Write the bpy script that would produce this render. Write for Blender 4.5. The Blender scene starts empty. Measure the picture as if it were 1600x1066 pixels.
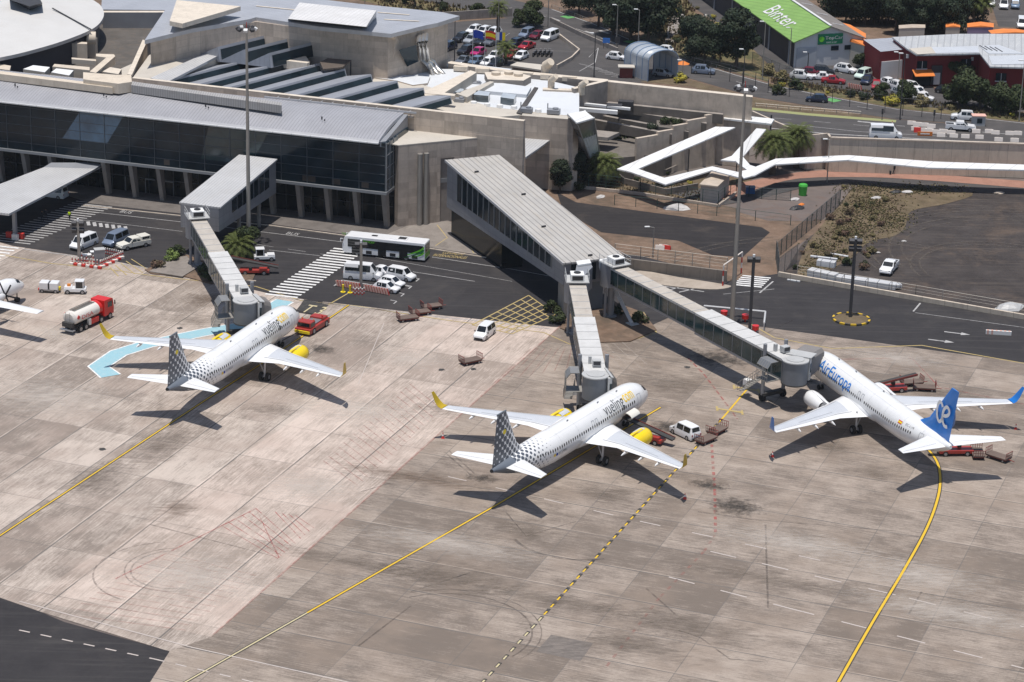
import bpy, bmesh, math, random
from mathutils import Vector, Matrix
random.seed(7)
R = math.radians
SC = bpy.context.scene
COL = SC.collection
# ------------------------------------------------------------------ camera, world, sun, exposure
CH, CPIT, CROLL, CF = 122.4438, R(19.93296), R(1.48513), 4010.85      # CF: focal length in pixels of a 1600 px wide frame
_fw = Vector((0, math.cos(CPIT), -math.sin(CPIT))); _r = Vector((1, 0, 0)); _u = _r.cross(_fw)
_r2 = _r*math.cos(CROLL)+_u*math.sin(CROLL); _u2 = -_r*math.sin(CROLL)+_u*math.cos(CROLL)
cam = bpy.data.objects.new('camera', bpy.data.cameras.new('camera')); COL.objects.link(cam)
cam.matrix_world = Matrix.Translation((0, 0, CH)) @ Matrix((_r2, _u2, -_fw)).transposed().to_4x4()
cam.data.sensor_width = 36; cam.data.lens = CF/1600*36
cam.data.clip_start = 1; cam.data.clip_end = 6000
SC.camera = cam
SUN_EL, SHX, SHY = R(83.2), 0.042, 0.112                  # shadows fall slightly right and away from the camera
w = bpy.data.worlds.new('World'); SC.world = w; w.use_nodes = True
nt = w.node_tree; sky = nt.nodes.new('ShaderNodeTexSky'); sky.sky_type = 'NISHITA'; sky.sun_disc = False
sky.sun_elevation = SUN_EL; sky.sun_rotation = math.atan2(-SHX, -SHY)
nt.links.new(sky.outputs[0], nt.nodes['Background'].inputs[0]); nt.nodes['Background'].inputs[1].default_value = 0.098
sl = bpy.data.lights.new('sun', 'SUN'); sl.energy = 4.2; sl.angle = R(0.53); sl.color = (1, .955, .9)
so = bpy.data.objects.new('sun', sl); COL.objects.link(so); so.location = (0, 300, 200)
so.rotation_euler = Vector((SHX, SHY, -1)).to_track_quat('-Z', 'Y').to_euler()
SC.view_settings.view_transform = 'Standard'; SC.view_settings.look = 'None'; SC.view_settings.exposure = 0.0
SC.view_settings.gamma = 1; SC.cycles.use_denoising = True; SC.cycles.max_bounces = 5

def W(px, py, z=0.0):
 "point of the place at height z that the photograph shows at (px, py)"
 d = _fw+_r2*((px-800)/CF)-_u2*((py-533)/CF); t = (z-CH)/d.z
 return Vector((0, 0, CH))+d*t
def WH(px0, py0, px1, py1, z=0.0):
 a, b = W(px0, py0, z), W(px1, py1, z); return math.atan2(b.y-a.y, b.x-a.x)
# ------------------------------------------------------------------ materials
M = {}
def _nodes(name):
 m = bpy.data.materials.new(name); m.use_nodes = True; return m, m.node_tree, m.node_tree.nodes['Principled BSDF']
def N(t, typ, **k):
 n = t.nodes.new(typ)
 for a, b in k.items(): setattr(n, a, b)
 return n
def setin(n, **k):
 for a, b in k.items(): n.inputs[a.replace('_', ' ')].default_value = b
def mixc(t, fac, a, b, blend='MIX'):
 n = N(t, 'ShaderNodeMix', data_type='RGBA', blend_type=blend); n.clamp_factor = True
 for i, v in ((0, fac), (6, a), (7, b)):
  if hasattr(v, 'is_output') or isinstance(v, bpy.types.NodeSocket): t.links.new(v, n.inputs[i])
  else: n.inputs[i].default_value = v if i == 0 else (*v, 1) if len(v) == 3 else v
 return n.outputs[2]
def math_(t, op, a, b=0.0, c=None):
 n = N(t, 'ShaderNodeMath', operation=op)
 for i, v in enumerate((a, b, c)):
  if v is None: continue
  if isinstance(v, bpy.types.NodeSocket): t.links.new(v, n.inputs[i])
  else: n.inputs[i].default_value = v
 return n.outputs[0]
def ramp(t, v, lo, hi):
 n = N(t, 'ShaderNodeMapRange'); t.links.new(v, n.inputs[0]); n.inputs[1].default_value = lo; n.inputs[2].default_value = hi
 return n.outputs[0]
def noise(t, vec, scale, detail=4, rough=.6, dist=0):
 n = N(t, 'ShaderNodeTexNoise'); t.links.new(vec, n.inputs[0]); setin(n, Scale=scale, Detail=detail, Roughness=rough, Distortion=dist); return n.outputs[0]
def xf(t, vec, rz=0, sc=(1, 1, 1), loc=(0, 0, 0)):
 n = N(t, 'ShaderNodeMapping'); t.links.new(vec, n.inputs[0]); n.inputs[1].default_value = loc; n.inputs[2].default_value = (0, 0, rz); n.inputs[3].default_value = sc; return n.outputs[0]
def mat(name, col, rough=.75, metal=0., var=.18, scale=.6, spec=.4, dirt=None, bump=0., coat=0.):
 m, t, p = _nodes(name)
 geo = N(t, 'ShaderNodeTexCoord').outputs['Object']
 n1 = noise(t, geo, scale, 6, .62)
 a = tuple(c*(1-var) for c in col); b = tuple(min(1, c*(1+var)) for c in col)
 c = mixc(t, ramp(t, n1, .3, .7), a, b)
 if dirt:
  c = mixc(t, math_(t, 'MULTIPLY', ramp(t, noise(t, xf(t, geo, 0, (1, 1, .25)), scale*2.3, 5, .7), .52, .75), dirt[1]), c, dirt[0])
 t.links.new(c, p.inputs['Base Color']); setin(p, Roughness=rough, Metallic=metal); p.inputs['Specular IOR Level'].default_value = spec
 if coat: p.inputs['Coat Weight'].default_value = coat
 if bump:
  bn = N(t, 'ShaderNodeBump'); setin(bn, Strength=bump, Distance=.1); t.links.new(noise(t, geo, scale*8, 4), bn.inputs['Height']); t.links.new(bn.outputs[0], p.inputs['Normal'])
 M[name] = m; return m
def ribbed(name, col, ang, pitch, rough=.45, metal=.0, var=.1, dark=.72, duty=.16, stain=(.25, .2, .14), stainf=.3):
 "sheet roofing: seams run along direction ang (radians)"
 m, t, p = _nodes(name)
 pos = N(t, 'ShaderNodeNewGeometry').outputs['Position']
 v = xf(t, pos, -ang); sp = N(t, 'ShaderNodeSeparateXYZ'); t.links.new(v, sp.inputs[0])
 f = math_(t, 'FRACT', math_(t, 'DIVIDE', sp.outputs[1], pitch)); seam = math_(t, 'LESS_THAN', f, duty)
 base = mixc(t, ramp(t, noise(t, pos, .25, 6, .65), .3, .7), tuple(c*(1-var) for c in col), tuple(min(1, c*(1+var)) for c in col))
 base = mixc(t, math_(t, 'MULTIPLY', ramp(t, noise(t, xf(t, v, 0, (.25, 1.5, 1)), .8, 5, .7), .5, .8), stainf), base, stain)
 c = mixc(t, seam, base, tuple(x*dark for x in col))
 t.links.new(c, p.inputs['Base Color']); setin(p, Roughness=rough, Metallic=metal)
 bn = N(t, 'ShaderNodeBump'); setin(bn, Strength=.5, Distance=.08); t.links.new(seam, bn.inputs['Height']); t.links.new(bn.outputs[0], p.inputs['Normal'])
 M[name] = m; return m
def panelled(name, col, ang, pu, pz, rough=.8, var=.2, line=.6, stain=(.12, .1, .08), metal=0, th=.05):
 "wall cladding or cast concrete: panel joints every pu metres along the wall and pz metres up"
 m, t, p = _nodes(name)
 pos = N(t, 'ShaderNodeNewGeometry').outputs['Position']
 v = xf(t, pos, -ang); sp = N(t, 'ShaderNodeSeparateXYZ'); t.links.new(v, sp.inputs[0])
 u = math_(t, 'DIVIDE', sp.outputs[0], pu); z = math_(t, 'DIVIDE', sp.outputs[2], pz)
 ln = math_(t, 'MAXIMUM', math_(t, 'LESS_THAN', math_(t, 'FRACT', u), th/pu*1.0), math_(t, 'LESS_THAN', math_(t, 'FRACT', z), th/pz))
 cb = N(t, 'ShaderNodeCombineXYZ'); t.links.new(math_(t, 'FLOOR', u), cb.inputs[0]); t.links.new(math_(t, 'FLOOR', z), cb.inputs[1])
 wn = N(t, 'ShaderNodeTexWhiteNoise'); t.links.new(cb.outputs[0], wn.inputs[0])
 k = math_(t, 'ADD', math_(t, 'MULTIPLY', wn.outputs[0], .45), math_(t, 'MULTIPLY', noise(t, pos, .8, 6, .7), .8))
 c = mixc(t, ramp(t, k, .3, .95), tuple(x*(1-var) for x in col), tuple(min(1, x*(1+var)) for x in col))
 c = mixc(t, math_(t, 'MULTIPLY', ramp(t, noise(t, xf(t, pos, 0, (1, 1, .18)), 1.1, 5, .7), .5, .8), .5), c, stain)
 c = mixc(t, ln, c, tuple(x*line for x in col))
 t.links.new(c, p.inputs['Base Color']); setin(p, Roughness=rough, Metallic=metal); M[name] = m; return m
def glass(name, col, rough=.08, spec=.7, ang=0, pu=0, pz=0):
 m, t, p = _nodes(name)
 pos = N(t, 'ShaderNodeNewGeometry').outputs['Position']
 c = mixc(t, ramp(t, noise(t, pos, .35, 4), .35, .65), tuple(x*.7 for x in col), tuple(x*1.3 for x in col))
 t.links.new(c, p.inputs['Base Color']); setin(p, Roughness=rough); p.inputs['Specular IOR Level'].default_value = spec
 M[name] = m; return m
# ------------------------------------------------------------------ mesh builder
class MB:
 def __init__(s, origin=(0, 0, 0)): s.v = []; s.f = []; s.m = []; s.st = []; s.o = Vector(origin)
 def add(s, vs, fs, mi=0):
  b = len(s.v); s.st.append((b, len(s.f))); s.v += [Vector(p)-s.o for p in vs]; s.f += [tuple(b+i for i in f) for f in fs]; s.m += [mi]*len(fs)
 def box(s, c, d, rz=0, mi=0, rx=0, ry=0):
  Rm = Matrix.Rotation(rz, 3, 'Z') @ Matrix.Rotation(ry, 3, 'Y') @ Matrix.Rotation(rx, 3, 'X'); c = Vector(c)
  vs = [c+Rm @ Vector((x*d[0]/2, y*d[1]/2, z*d[2]/2)) for x in (-1, 1) for y in (-1, 1) for z in (-1, 1)]
  s.add(vs, [(0, 1, 3, 2), (4, 6, 7, 5), (0, 4, 5, 1), (2, 3, 7, 6), (0, 2, 6, 4), (1, 5, 7, 3)], mi); return s
 def prism(s, top, zb, mi=0, mt=None):
  "top: list of 3D points; zb: bottom height (number) or list of bottom points"
  n = len(top); top = [Vector(p) for p in top]
  bot = [Vector((p.x, p.y, zb)) for p in top] if not isinstance(zb, (list, tuple)) else [Vector(p) for p in zb]
  a = sum(top[i].x*top[(i+1) % n].y-top[(i+1) % n].x*top[i].y for i in range(n))
  if a < 0: top.reverse(); bot.reverse()
  s.add(top+bot, [(i+n, (i+1) % n+n, (i+1) % n, i) for i in range(n)]+[tuple(reversed(range(n, 2*n)))], mi)
  b = len(s.v)-2*n; s.f.append(tuple(range(b, b+n))); s.m.append(mi if mt is None else mt); return s
 def slab(s, top, th, mi=0, mt=None): return s.prism(top, [Vector(p)-Vector((0, 0, th)) for p in top], mi, mt)
 def wall(s, a, b, h0, h1, th, mi=0):
  "upright wall between ground points a and b (z ignored)"
  a = Vector(a); b = Vector(b); d = Vector((b.x-a.x, b.y-a.y, 0)); L = d.length; c = (a+b)/2
  return s.box((c.x, c.y, (h0+h1)/2), (L, th, h1-h0), math.atan2(d.y, d.x), mi)
 def cyl(s, a, b, r0, r1=None, n=10, mi=0, cap=True):
  r1 = r0 if r1 is None else r1; a = Vector(a); b = Vector(b); d = (b-a).normalized()
  q = d.to_track_quat('Z', 'Y'); vs = []
  for p, r in ((a, r0), (b, r1)):
   vs += [p+q @ Vector((r*math.cos(2*math.pi*i/n), r*math.sin(2*math.pi*i/n), 0)) for i in range(n)]
  fs = [(i, (i+1) % n, (i+1) % n+n, i+n) for i in range(n)]
  if cap: fs += [tuple(reversed(range(n))), tuple(range(n, 2*n))]
  s.add(vs, fs, mi); return s
 def tube(s, pts, r, n=8, mi=0):
  for a, b in zip(pts, pts[1:]):
   s.cyl(a, b, r, n=n, mi=mi)
  return s
 def loft(s, rings, mi=0, cap=True, closed=True, mf=None):
  n = len(rings[0]); b = len(s.v)
  for r in rings: s.v += [Vector(p)-s.o for p in r]
  for i in range(len(rings)-1):
   for j in range(n if closed else n-1):
    s.f.append((b+i*n+j, b+i*n+(j+1) % n, b+(i+1)*n+(j+1) % n, b+(i+1)*n+j)); s.m.append(mi if mf is None else mf(i, j))
  if cap:
   s.f.append(tuple(b+j for j in reversed(range(n)))); s.m.append(mi if mf is None else mf(0, 0))
   s.f.append(tuple(b+(len(rings)-1)*n+j for j in range(n))); s.m.append(mi if mf is None else mf(len(rings)-2, 0))
  return s
 def quad(s, *p, mi=0): s.add(p, [tuple(range(len(p)))], mi); return s
 def each(s, name, mats, parent=None):
  "every added piece becomes an object of its own"
  out = []
  for st_, fs in zip(s.st, s.st[1:]+[(len(s.v), len(s.f))]):
   b = MB(); b.v = s.v[st_[0]:fs[0]]; b.f = [tuple(i-st_[0] for i in f) for f in s.f[st_[1]:fs[1]]]; b.m = s.m[st_[1]:fs[1]]; b.st = [(0, 0)]; out.append(b.build(name, mats, parent))
  return out
 def build(s, name, mats, parent=None, smooth=False, bevel=0, fix=True):
  me = bpy.data.meshes.new(name); me.from_pydata([tuple(p) for p in s.v], [], s.f)
  if not isinstance(mats, (list, tuple)): mats = [mats]
  for m in mats: me.materials.append(M[m] if isinstance(m, str) else m)
  me.polygons.foreach_set('material_index', s.m)
  if fix:
   bm = bmesh.new(); bm.from_mesh(me); bmesh.ops.recalc_face_normals(bm, faces=bm.faces); bm.to_mesh(me); bm.free()
  if smooth:
   me.polygons.foreach_set('use_smooth', [True]*len(me.polygons))
   me.set_sharp_from_angle(angle=R(smooth if smooth > 1 else 40))
  me.update()
  o = bpy.data.objects.new(name, me); COL.objects.link(o)
  if parent: o.parent = parent
  if bevel:
   bv = o.modifiers.new('bevel', 'BEVEL'); bv.width = bevel; bv.segments = 2; bv.limit_method = 'ANGLE'
  return o
def tag(o, label=None, cat=None, group=None, kind=None):
 for k, v in (('label', label), ('category', cat), ('group', group), ('kind', kind)):
  if v: o[k] = v
 return o
def thing(name, label, cat, loc=(0, 0, 0), rz=0, group=None):
 o = bpy.data.objects.new(name, None); COL.objects.link(o); o.location = loc; o.rotation_euler = (0, 0, rz); o.empty_display_size = .5
 return tag(o, label, cat, group)
def copy_tree(o, parent=None):
 c = o.copy(); COL.objects.link(c); c.parent = parent
 for ch in list(o.children): copy_tree(ch, c)
 return c
def dup(o, loc, rz, label, group=None, cat=None):
 c = copy_tree(o); c.location = loc; c.rotation_euler = (0, 0, rz); c['label'] = label
 if group: c['group'] = group
 if cat: c['category'] = cat
 return c
class Proto:
 "first use moves the original, later uses copy it"
 def __init__(s, o): s.o = o; s.used = False
 def put(s, loc, rz, label, group=None):
  if not s.used:
   s.used = True; o = s.o; o.location = loc; o.rotation_euler = (0, 0, rz); o['label'] = label
   if group: o['group'] = group
   return o
  o = dup(s.o, loc, rz, label, group)
  if not group and 'group' in o: del o['group']
  return o
def text_bm(txt, size_x, size_y, font_scale=0.0, shear=0, space=1.0):
 "text as a flat bmesh, lower left at 0,0, scaled to size_x by size_y (size_y = full bounding height)"
 cu = bpy.data.curves.new('t', 'FONT'); cu.body = txt; cu.shear = shear; cu.space_character = space; cu.offset = font_scale
 cu.resolution_u = 3
 ob = bpy.data.objects.new('t', cu); COL.objects.link(ob); bpy.context.view_layer.update()
 me = bpy.data.meshes.new_from_object(ob); bpy.data.objects.remove(ob); bpy.data.curves.remove(cu)
 bm = bmesh.new(); bm.from_mesh(me); bpy.data.meshes.remove(me)
 xs = [v.co.x for v in bm.verts]; ys = [v.co.y for v in bm.verts]
 for v in bm.verts:
  v.co.x = (v.co.x-min(xs))/(max(xs)-min(xs))*size_x; v.co.y = (v.co.y-min(ys))/(max(ys)-min(ys))*size_y; v.co.z = 0
 return bm
def bm_obj(bm, name, m, parent=None):
 me = bpy.data.meshes.new(name); bm.to_mesh(me); bm.free(); me.materials.append(M[m] if isinstance(m, str) else m)
 o = bpy.data.objects.new(name, me); COL.objects.link(o)
 if parent: o.parent = parent
 return o
def text_on(txt, name, m, o3, ux, uy, sx, sy, parent=None, shear=0, thick=0, space=1.0):
 "flat text laid with its lower left at o3, running along ux, up along uy"
 bm = text_bm(txt, sx, sy, shear=shear, space=space); o3 = Vector(o3); ux = Vector(ux).normalized(); uy = Vector(uy).normalized()
 for v in bm.verts: v.co = o3+ux*v.co.x+uy*v.co.y
 return bm_obj(bm, name, m, parent)
# ------------------------------------------------------------------ plain materials
AX = R(69.7)          # long joints of the apron; the cross joints run at AX-90
FAC = R(-17.0)        # the terminal front
def concrete_ground(name, light, dark, tone2, long_first, fine=0., stain=.5):
 m, t, p = _nodes(name)
 pos = N(t, 'ShaderNodeNewGeometry').outputs['Position']
 v = xf(t, pos, -AX)                                   # x along the long joints
 sp = N(t, 'ShaderNodeSeparateXYZ'); t.links.new(v, sp.inputs[0]); X, Y = sp.outputs[0], sp.outputs[1]
 if not long_first: X, Y = Y, X
 bw, bl = 7.4, 11.0                                    # band width, slab length in a band
 yb = math_(t, 'DIVIDE', Y, bw); fy = math_(t, 'FLOOR', yb)
 xb = math_(t, 'ADD', math_(t, 'DIVIDE', X, bl), math_(t, 'MULTIPLY', math_(t, 'MODULO', fy, 2), .0)); fx = math_(t, 'FLOOR', xb)
 cb = N(t, 'ShaderNodeCombineXYZ'); t.links.new(fx, cb.inputs[0]); t.links.new(fy, cb.inputs[1])
 wn = N(t, 'ShaderNodeTexWhiteNoise'); t.links.new(cb.outputs[0], wn.inputs[0])
 cb2 = N(t, 'ShaderNodeCombineXYZ'); t.links.new(fy, cb2.inputs[1])
 wn2 = N(t, 'ShaderNodeTexWhiteNoise'); t.links.new(cb2.outputs[0], wn2.inputs[0])
 st = v if long_first else xf(t, v, R(90))
 n_big = noise(t, pos, .035, 4, .55); n_mid = noise(t, pos, .28, 6, .65)
 n_st = noise(t, xf(t, st, 0, (.12, 1.2, 1)), .8, 6, .7); n_fine = noise(t, pos, 3.2, 6, .8); n_sf = noise(t, xf(t, st, 0, (.35, 5, 1)), 1.0, 5, .7)
 # directional wear, seen as brushed streaks inside the slabs
 k = math_(t, 'ADD', math_(t, 'MULTIPLY', wn.outputs[0], .19), math_(t, 'MULTIPLY', wn2.outputs[0], .15))
 k = math_(t, 'ADD', k, math_(t, 'MULTIPLY', n_big, .5)); k = math_(t, 'ADD', k, math_(t, 'MULTIPLY', n_mid, .55))
 k = math_(t, 'ADD', k, math_(t, 'MULTIPLY', n_st, .38)); k = math_(t, 'ADD', k, math_(t, 'MULTIPLY', n_fine, .45))
 k = math_(t, 'ADD', k, math_(t, 'MULTIPLY', math_(t, 'SUBTRACT', n_sf, .5), .8))
 c = mixc(t, ramp(t, k, .97, 1.29), dark, light)
 c = mixc(t, math_(t, 'MULTIPLY', ramp(t, noise(t, pos, .11, 5, .6), .48, .7), .75), c, tone2)
 # blotches of repair and oil
 c = mixc(t, math_(t, 'MULTIPLY', ramp(t, noise(t, xf(t, st, 0, (.5, 1.2, 1), (31, 7, 0)), .35, 7, .75), .6, .74), stain), c, (.13, .115, .10))
 c = mixc(t, math_(t, 'MULTIPLY', ramp(t, noise(t, xf(t, st, 0, (.3, 2.2, 1), (3, 17, 0)), .5, 6, .7), .6, .76), .4), c, tuple(min(1, x*1.25) for x in light))
 # joints
 def joint(f, wdt, amt, src):
  d = math_(t, 'ABSOLUTE', math_(t, 'SUBTRACT', math_(t, 'FRACT', math_(t, 'ADD', f, .5)), .5))
  return math_(t, 'MULTIPLY', math_(t, 'LESS_THAN', d, wdt), math_(t, 'MULTIPLY', ramp(t, src, .2, .55), amt))
 j1 = joint(yb, .011, .95, noise(t, pos, .09, 3)); j2 = joint(xb, .0055, .6, noise(t, pos, .2, 3))
 j3 = joint(math_(t, 'MULTIPLY', yb, 2), .012, .22, noise(t, pos, .13, 3))
 j = math_(t, 'MAXIMUM', math_(t, 'MAXIMUM', j1, j2), j3)
 c = mixc(t, j, c, (.12, .11, .10))
 jl = math_(t, 'MULTIPLY', math_(t, 'LESS_THAN', math_(t, 'ABSOLUTE', math_(t, 'SUBTRACT', math_(t, 'FRACT', math_(t, 'ADD', yb, .47)), .5)), .012), math_(t, 'MULTIPLY', ramp(t, noise(t, pos, .06, 3), .45, .6), .5))
 c = mixc(t, jl, c, tuple(min(1, x*1.3) for x in light))
 t.links.new(c, p.inputs['Base Color']); setin(p, Roughness=.85)
 bn = N(t, 'ShaderNodeBump'); setin(bn, Strength=.25, Distance=.02); t.links.new(n_fine, bn.inputs['Height']); t.links.new(bn.outputs[0], p.inputs['Normal'])
 M[name] = m
concrete_ground('apron_pale', (.50, .425, .365), (.215, .175, .145), (.34, .27, .225), True, stain=.5)
concrete_ground('apron_bright', (.56, .465, .40), (.29, .235, .195), (.44, .345, .29), True, stain=.2)
concrete_ground('apron_grey', (.365, .302, .25), (.16, .128, .103), (.25, .195, .152), False, stain=.85)
def groundmat(name, a, b, c3, s=.3, thr=(.5, .65), rough=.95, streak=None):
 m, t, p = _nodes(name); pos = N(t, 'ShaderNodeNewGeometry').outputs['Position']
 k = math_(t, 'ADD', math_(t, 'MULTIPLY', noise(t, pos, s, 6, .7), .7), math_(t, 'MULTIPLY', noise(t, pos, s*9, 5, .8), .3))
 c = mixc(t, ramp(t, k, .36, .64), a, b)
 c = mixc(t, math_(t, 'MULTIPLY', ramp(t, noise(t, xf(t, pos, 0, (1, 1, 1), (9, 4, 0)), s*.55, 6, .75, .4), *thr), .85), c, c3)
 if streak:
  c = mixc(t, math_(t, 'MULTIPLY', ramp(t, noise(t, xf(t, pos, -streak[0], (.06, 1.3, 1)), 1, 5, .65), .52, .72), streak[2]), c, streak[1])
 t.links.new(c, p.inputs['Base Color']); setin(p, Roughness=rough); p.inputs['Specular IOR Level'].default_value = .25
 bn = N(t, 'ShaderNodeBump'); setin(bn, Strength=.4, Distance=.05); t.links.new(noise(t, pos, s*14, 4), bn.inputs['Height']); t.links.new(bn.outputs[0], p.inputs['Normal'])
 M[name] = m
groundmat('asphalt', (.028, .026, .028), (.043, .040, .041), (.060, .054, .051), .16, (.52, .7), .9, (FAC, (.075, .07, .066), .55))
groundmat('asphalt_old', (.06, .056, .056), (.083, .078, .076), (.11, .10, .096), .12, (.52, .72), .9, (FAC, (.15, .14, .13), .4))
groundmat('asphalt_lot', (.022, .020, .021), (.036, .032, .032), (.075, .062, .052), .15, (.55, .75), .95, (R(-20), (.07, .062, .055), .5))
groundmat('gravel_lot', (.034, .029, .028), (.070, .060, .056), (.115, .084, .064), .18, (.5, .7), 1.0, (R(30), (.14, .115, .095), .45))
groundmat('dirt', (.13, .085, .058), (.23, .16, .115), (.09, .07, .052), .35, (.45, .65))
groundmat('dirt_grey', (.12, .10, .092), (.17, .14, .125), (.15, .105, .085), .3, (.5, .65))
groundmat('dry_grass', (.12, .095, .05), (.22, .17, .09), (.07, .075, .032), .5, (.45, .6))
groundmat('scrub_ground', (.08, .062, .035), (.19, .145, .09), (.12, .085, .06), .35, (.45, .65))
groundmat('red_path', (.28, .15, .11), (.36, .20, .15), (.22, .13, .10), .5, (.55, .75))
groundmat('pavement', (.20, .175, .155), (.27, .24, .215), (.13, .115, .10), .4, (.5, .7))
groundmat('pavement_dark', (.125, .11, .10), (.18, .16, .145), (.09, .08, .072), .4, (.5, .7))
groundmat('island', (.33, .28, .225), (.42, .36, .30), (.24, .195, .155), .4, (.5, .7))
def paintmat(name, col, wear=.45, base=(.07, .065, .06)):
 m, t, p = _nodes(name); pos = N(t, 'ShaderNodeNewGeometry').outputs['Position']
 c = mixc(t, math_(t, 'MULTIPLY', ramp(t, noise(t, pos, 1.4, 6, .8), .47, .68), wear), col, base)
 t.links.new(c, p.inputs['Base Color']); setin(p, Roughness=.7); M[name] = m
paintmat('line_white', (.75, .74, .72)); paintmat('line_white_worn', (.42, .41, .40), .7); paintmat('line_yellow', (.68, .43, .02), .2, (.3, .22, .06))
paintmat('line_yellow_worn', (.44, .33, .12), .8, (.3, .26, .2)); paintmat('line_red', (.42, .12, .10), .8, (.36, .28, .24)); paintmat('line_red_faint', (.36, .24, .20), .9, (.37, .31, .26))
paintmat('line_black', (.035, .033, .03), .4, (.16, .14, .12)); paintmat('line_blue', (.27, .47, .53), .4, (.5, .55, .55)); paintmat('line_cream', (.55, .47, .27), .5, (.3, .27, .25))
paintmat('line_pale', (.50, .44, .40), .8, (.38, .33, .3)); paintmat('paint_green', (.11, .34, .10), .3); paintmat('line_lime', (.28, .29, .12), .3, (.25, .24, .15))
paintmat('hatch_pale', (.46, .39, .33), .9, (.36, .31, .28))
mat('rubber_mark', (.20, .175, .155), .9, var=.2, scale=2)
mat('concrete_white_top', (.62, .55, .46), .8, var=.1, dirt=((.3, .24, .17), .4))
panelled('concrete_wall', (.50, .42, .345), FAC, 2.4, 1.2, var=.22, line=.8)
panelled('concrete_tower', (.47, .395, .33), R(23), 2.4, 1.2, var=.25, line=.82)
panelled('retaining', (.56, .48, .385), R(-4), 3.2, 8, var=.15, line=.45, stain=(.16, .13, .10))
panelled('retaining_dark', (.22, .19, .16), FAC, 2.6, 8, var=.15, line=.5, stain=(.1, .08, .07))
mat('concrete_plain', (.50, .425, .35), .85, var=.2, scale=.5, dirt=((.18, .15, .12), .5))
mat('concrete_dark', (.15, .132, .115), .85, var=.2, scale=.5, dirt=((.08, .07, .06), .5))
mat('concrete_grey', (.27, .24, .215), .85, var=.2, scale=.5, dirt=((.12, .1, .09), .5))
mat('column_conc', (.27, .245, .22), .85, var=.12, scale=.8, dirt=((.15, .13, .11), .4))
ribbed('roof_front', (.33, .33, .35), R(73), .55, rough=.5, dark=.62, stainf=.25, stain=(.3, .29, .28))
ribbed('roof_pier', (.43, .41, .38), R(-64), .9, rough=.55, dark=.5, stain=(.42, .34, .24), stainf=.45)
ribbed('roof_gate', (.47, .47, .47), R(73), .5, rough=.55, dark=.66, stain=(.4, .36, .3), stainf=.3)
ribbed('roof_saw', (.31, .325, .36), R(50), .9, rough=.45, dark=.9, stain=(.18, .19, .21), stainf=.3)
ribbed('roof_rear', (.35, .365, .40), R(40), 1.1, rough=.5, dark=.88, stain=(.28, .27, .27), stainf=.3)
ribbed('roof_white', (.62, .61, .60), R(75), .8, rough=.6, dark=.85, stain=(.45, .42, .38), stainf=.35)
ribbed('roof_green', (.19, .34, .085), R(120), 1.1, rough=.7, dark=.82, stain=(.25, .36, .14), stainf=.3)
ribbed('roof_fibre', (.20, .18, .165), R(20), 1.0, rough=.9, dark=.8, stain=(.3, .28, .26), stainf=.4)
ribbed('roof_patchwork', (.42, .43, .44), R(80), 1.2, rough=.6, dark=.8, stain=(.62, .62, .58), stainf=.7)
ribbed('deck_timber', (.10, .08, .065), R(0), .8, rough=.9, dark=.7, stain=(.2, .14, .09), stainf=.5)
ribbed('louvre', (.36, .35, .34), R(90), .4, rough=.6, dark=.5)
mat('roof_disc', (.56, .55, .53), .6, var=.05, scale=.15, dirt=((.5, .47, .43), .4))
mat('roof_beige', (.50, .46, .40), .85, var=.08, scale=.2, dirt=((.35, .31, .26), .4))
mat('membrane', (.60, .62, .64), .7, var=.05, scale=.2, dirt=((.5, .5, .5), .4))
mat('metal_edge', (.50, .50, .51), .45, .3, var=.08)
mat('clad', (.28, .29, .31), .5, .2, var=.08, scale=.3)
panelled('clad_panel', (.27, .275, .295), R(-64), 1.5, 1.3, rough=.5, var=.08, line=.7, stain=(.2, .2, .21), metal=.2)
glass('glass_dark', (.010, .022, .030), .12, .3); glass('glass_bottom', (.006, .013, .015), .12, .3); glass('glass_teal', (.02, .045, .048)); glass('glass_blue', (.05, .12, .19), .1); glass('glass_car', (.012, .015, .017), .06)
glass('glass_interior', (.07, .055, .045), .3); glass('glass_grey', (.08, .10, .11), .1)
mat('mullion', (.10, .115, .13), .5, .3, var=.05); mat('mullion_light', (.30, .31, .32), .5, .3, var=.05)
mat('steel_pole', (.36, .34, .31), .5, .5, var=.1, scale=.4); mat('steel_dark', (.055, .055, .06), .6, .2, var=.1); mat('steel_white', (.6, .6, .6), .5, .2, var=.06)
mat('silver_duct', (.62, .60, .57), .28, .85, var=.08); mat('duct_cream', (.60, .52, .42), .7, var=.1, dirt=((.35, .29, .22), .5))
mat('rubber', (.018, .018, .018), .85, var=.1); mat('alloy', (.35, .35, .36), .4, .6, var=.1); mat('black_plastic', (.025, .025, .027), .55, var=.1)
mat('chassis', (.05, .048, .046), .7, var=.15)
for nm, c in dict(white=(.80, .80, .80), silver=(.42, .44, .46), grey=(.14, .15, .17), black=(.02, .021, .025), red=(.42, .02, .03), darkred=(.18, .015, .03), blue=(.03, .06, .16), navy=(.012, .02, .05), bluegrey=(.14, .2, .28), magenta=(.5, .02, .16), steelblue=(.22, .27, .36), cream=(.78, .75, .66), lightgreen=(.62, .74, .66)).items():
 mat('car_'+nm, c, .28, .0 if nm in ('white', 'cream', 'lightgreen') else .2, var=.03, spec=.6, coat=.6)
mat('lamp_clear', (.6, .62, .64), .15, .3, var=.05); mat('lamp_red', (.35, .01, .01), .25, var=.05); mat('lamp_orange', (.7, .22, .02), .3, var=.05)
mat('plane_white', (.77, .77, .765), .30, var=.045, scale=.5, spec=.5, coat=.3); mat('plane_grey', (.52, .54, .57), .4, var=.05, scale=.5); mat('panel_faint', (.50, .51, .52), .5, var=.1); mat('plane_tail_grey', (.13, .15, .175), .4, var=.06)
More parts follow.
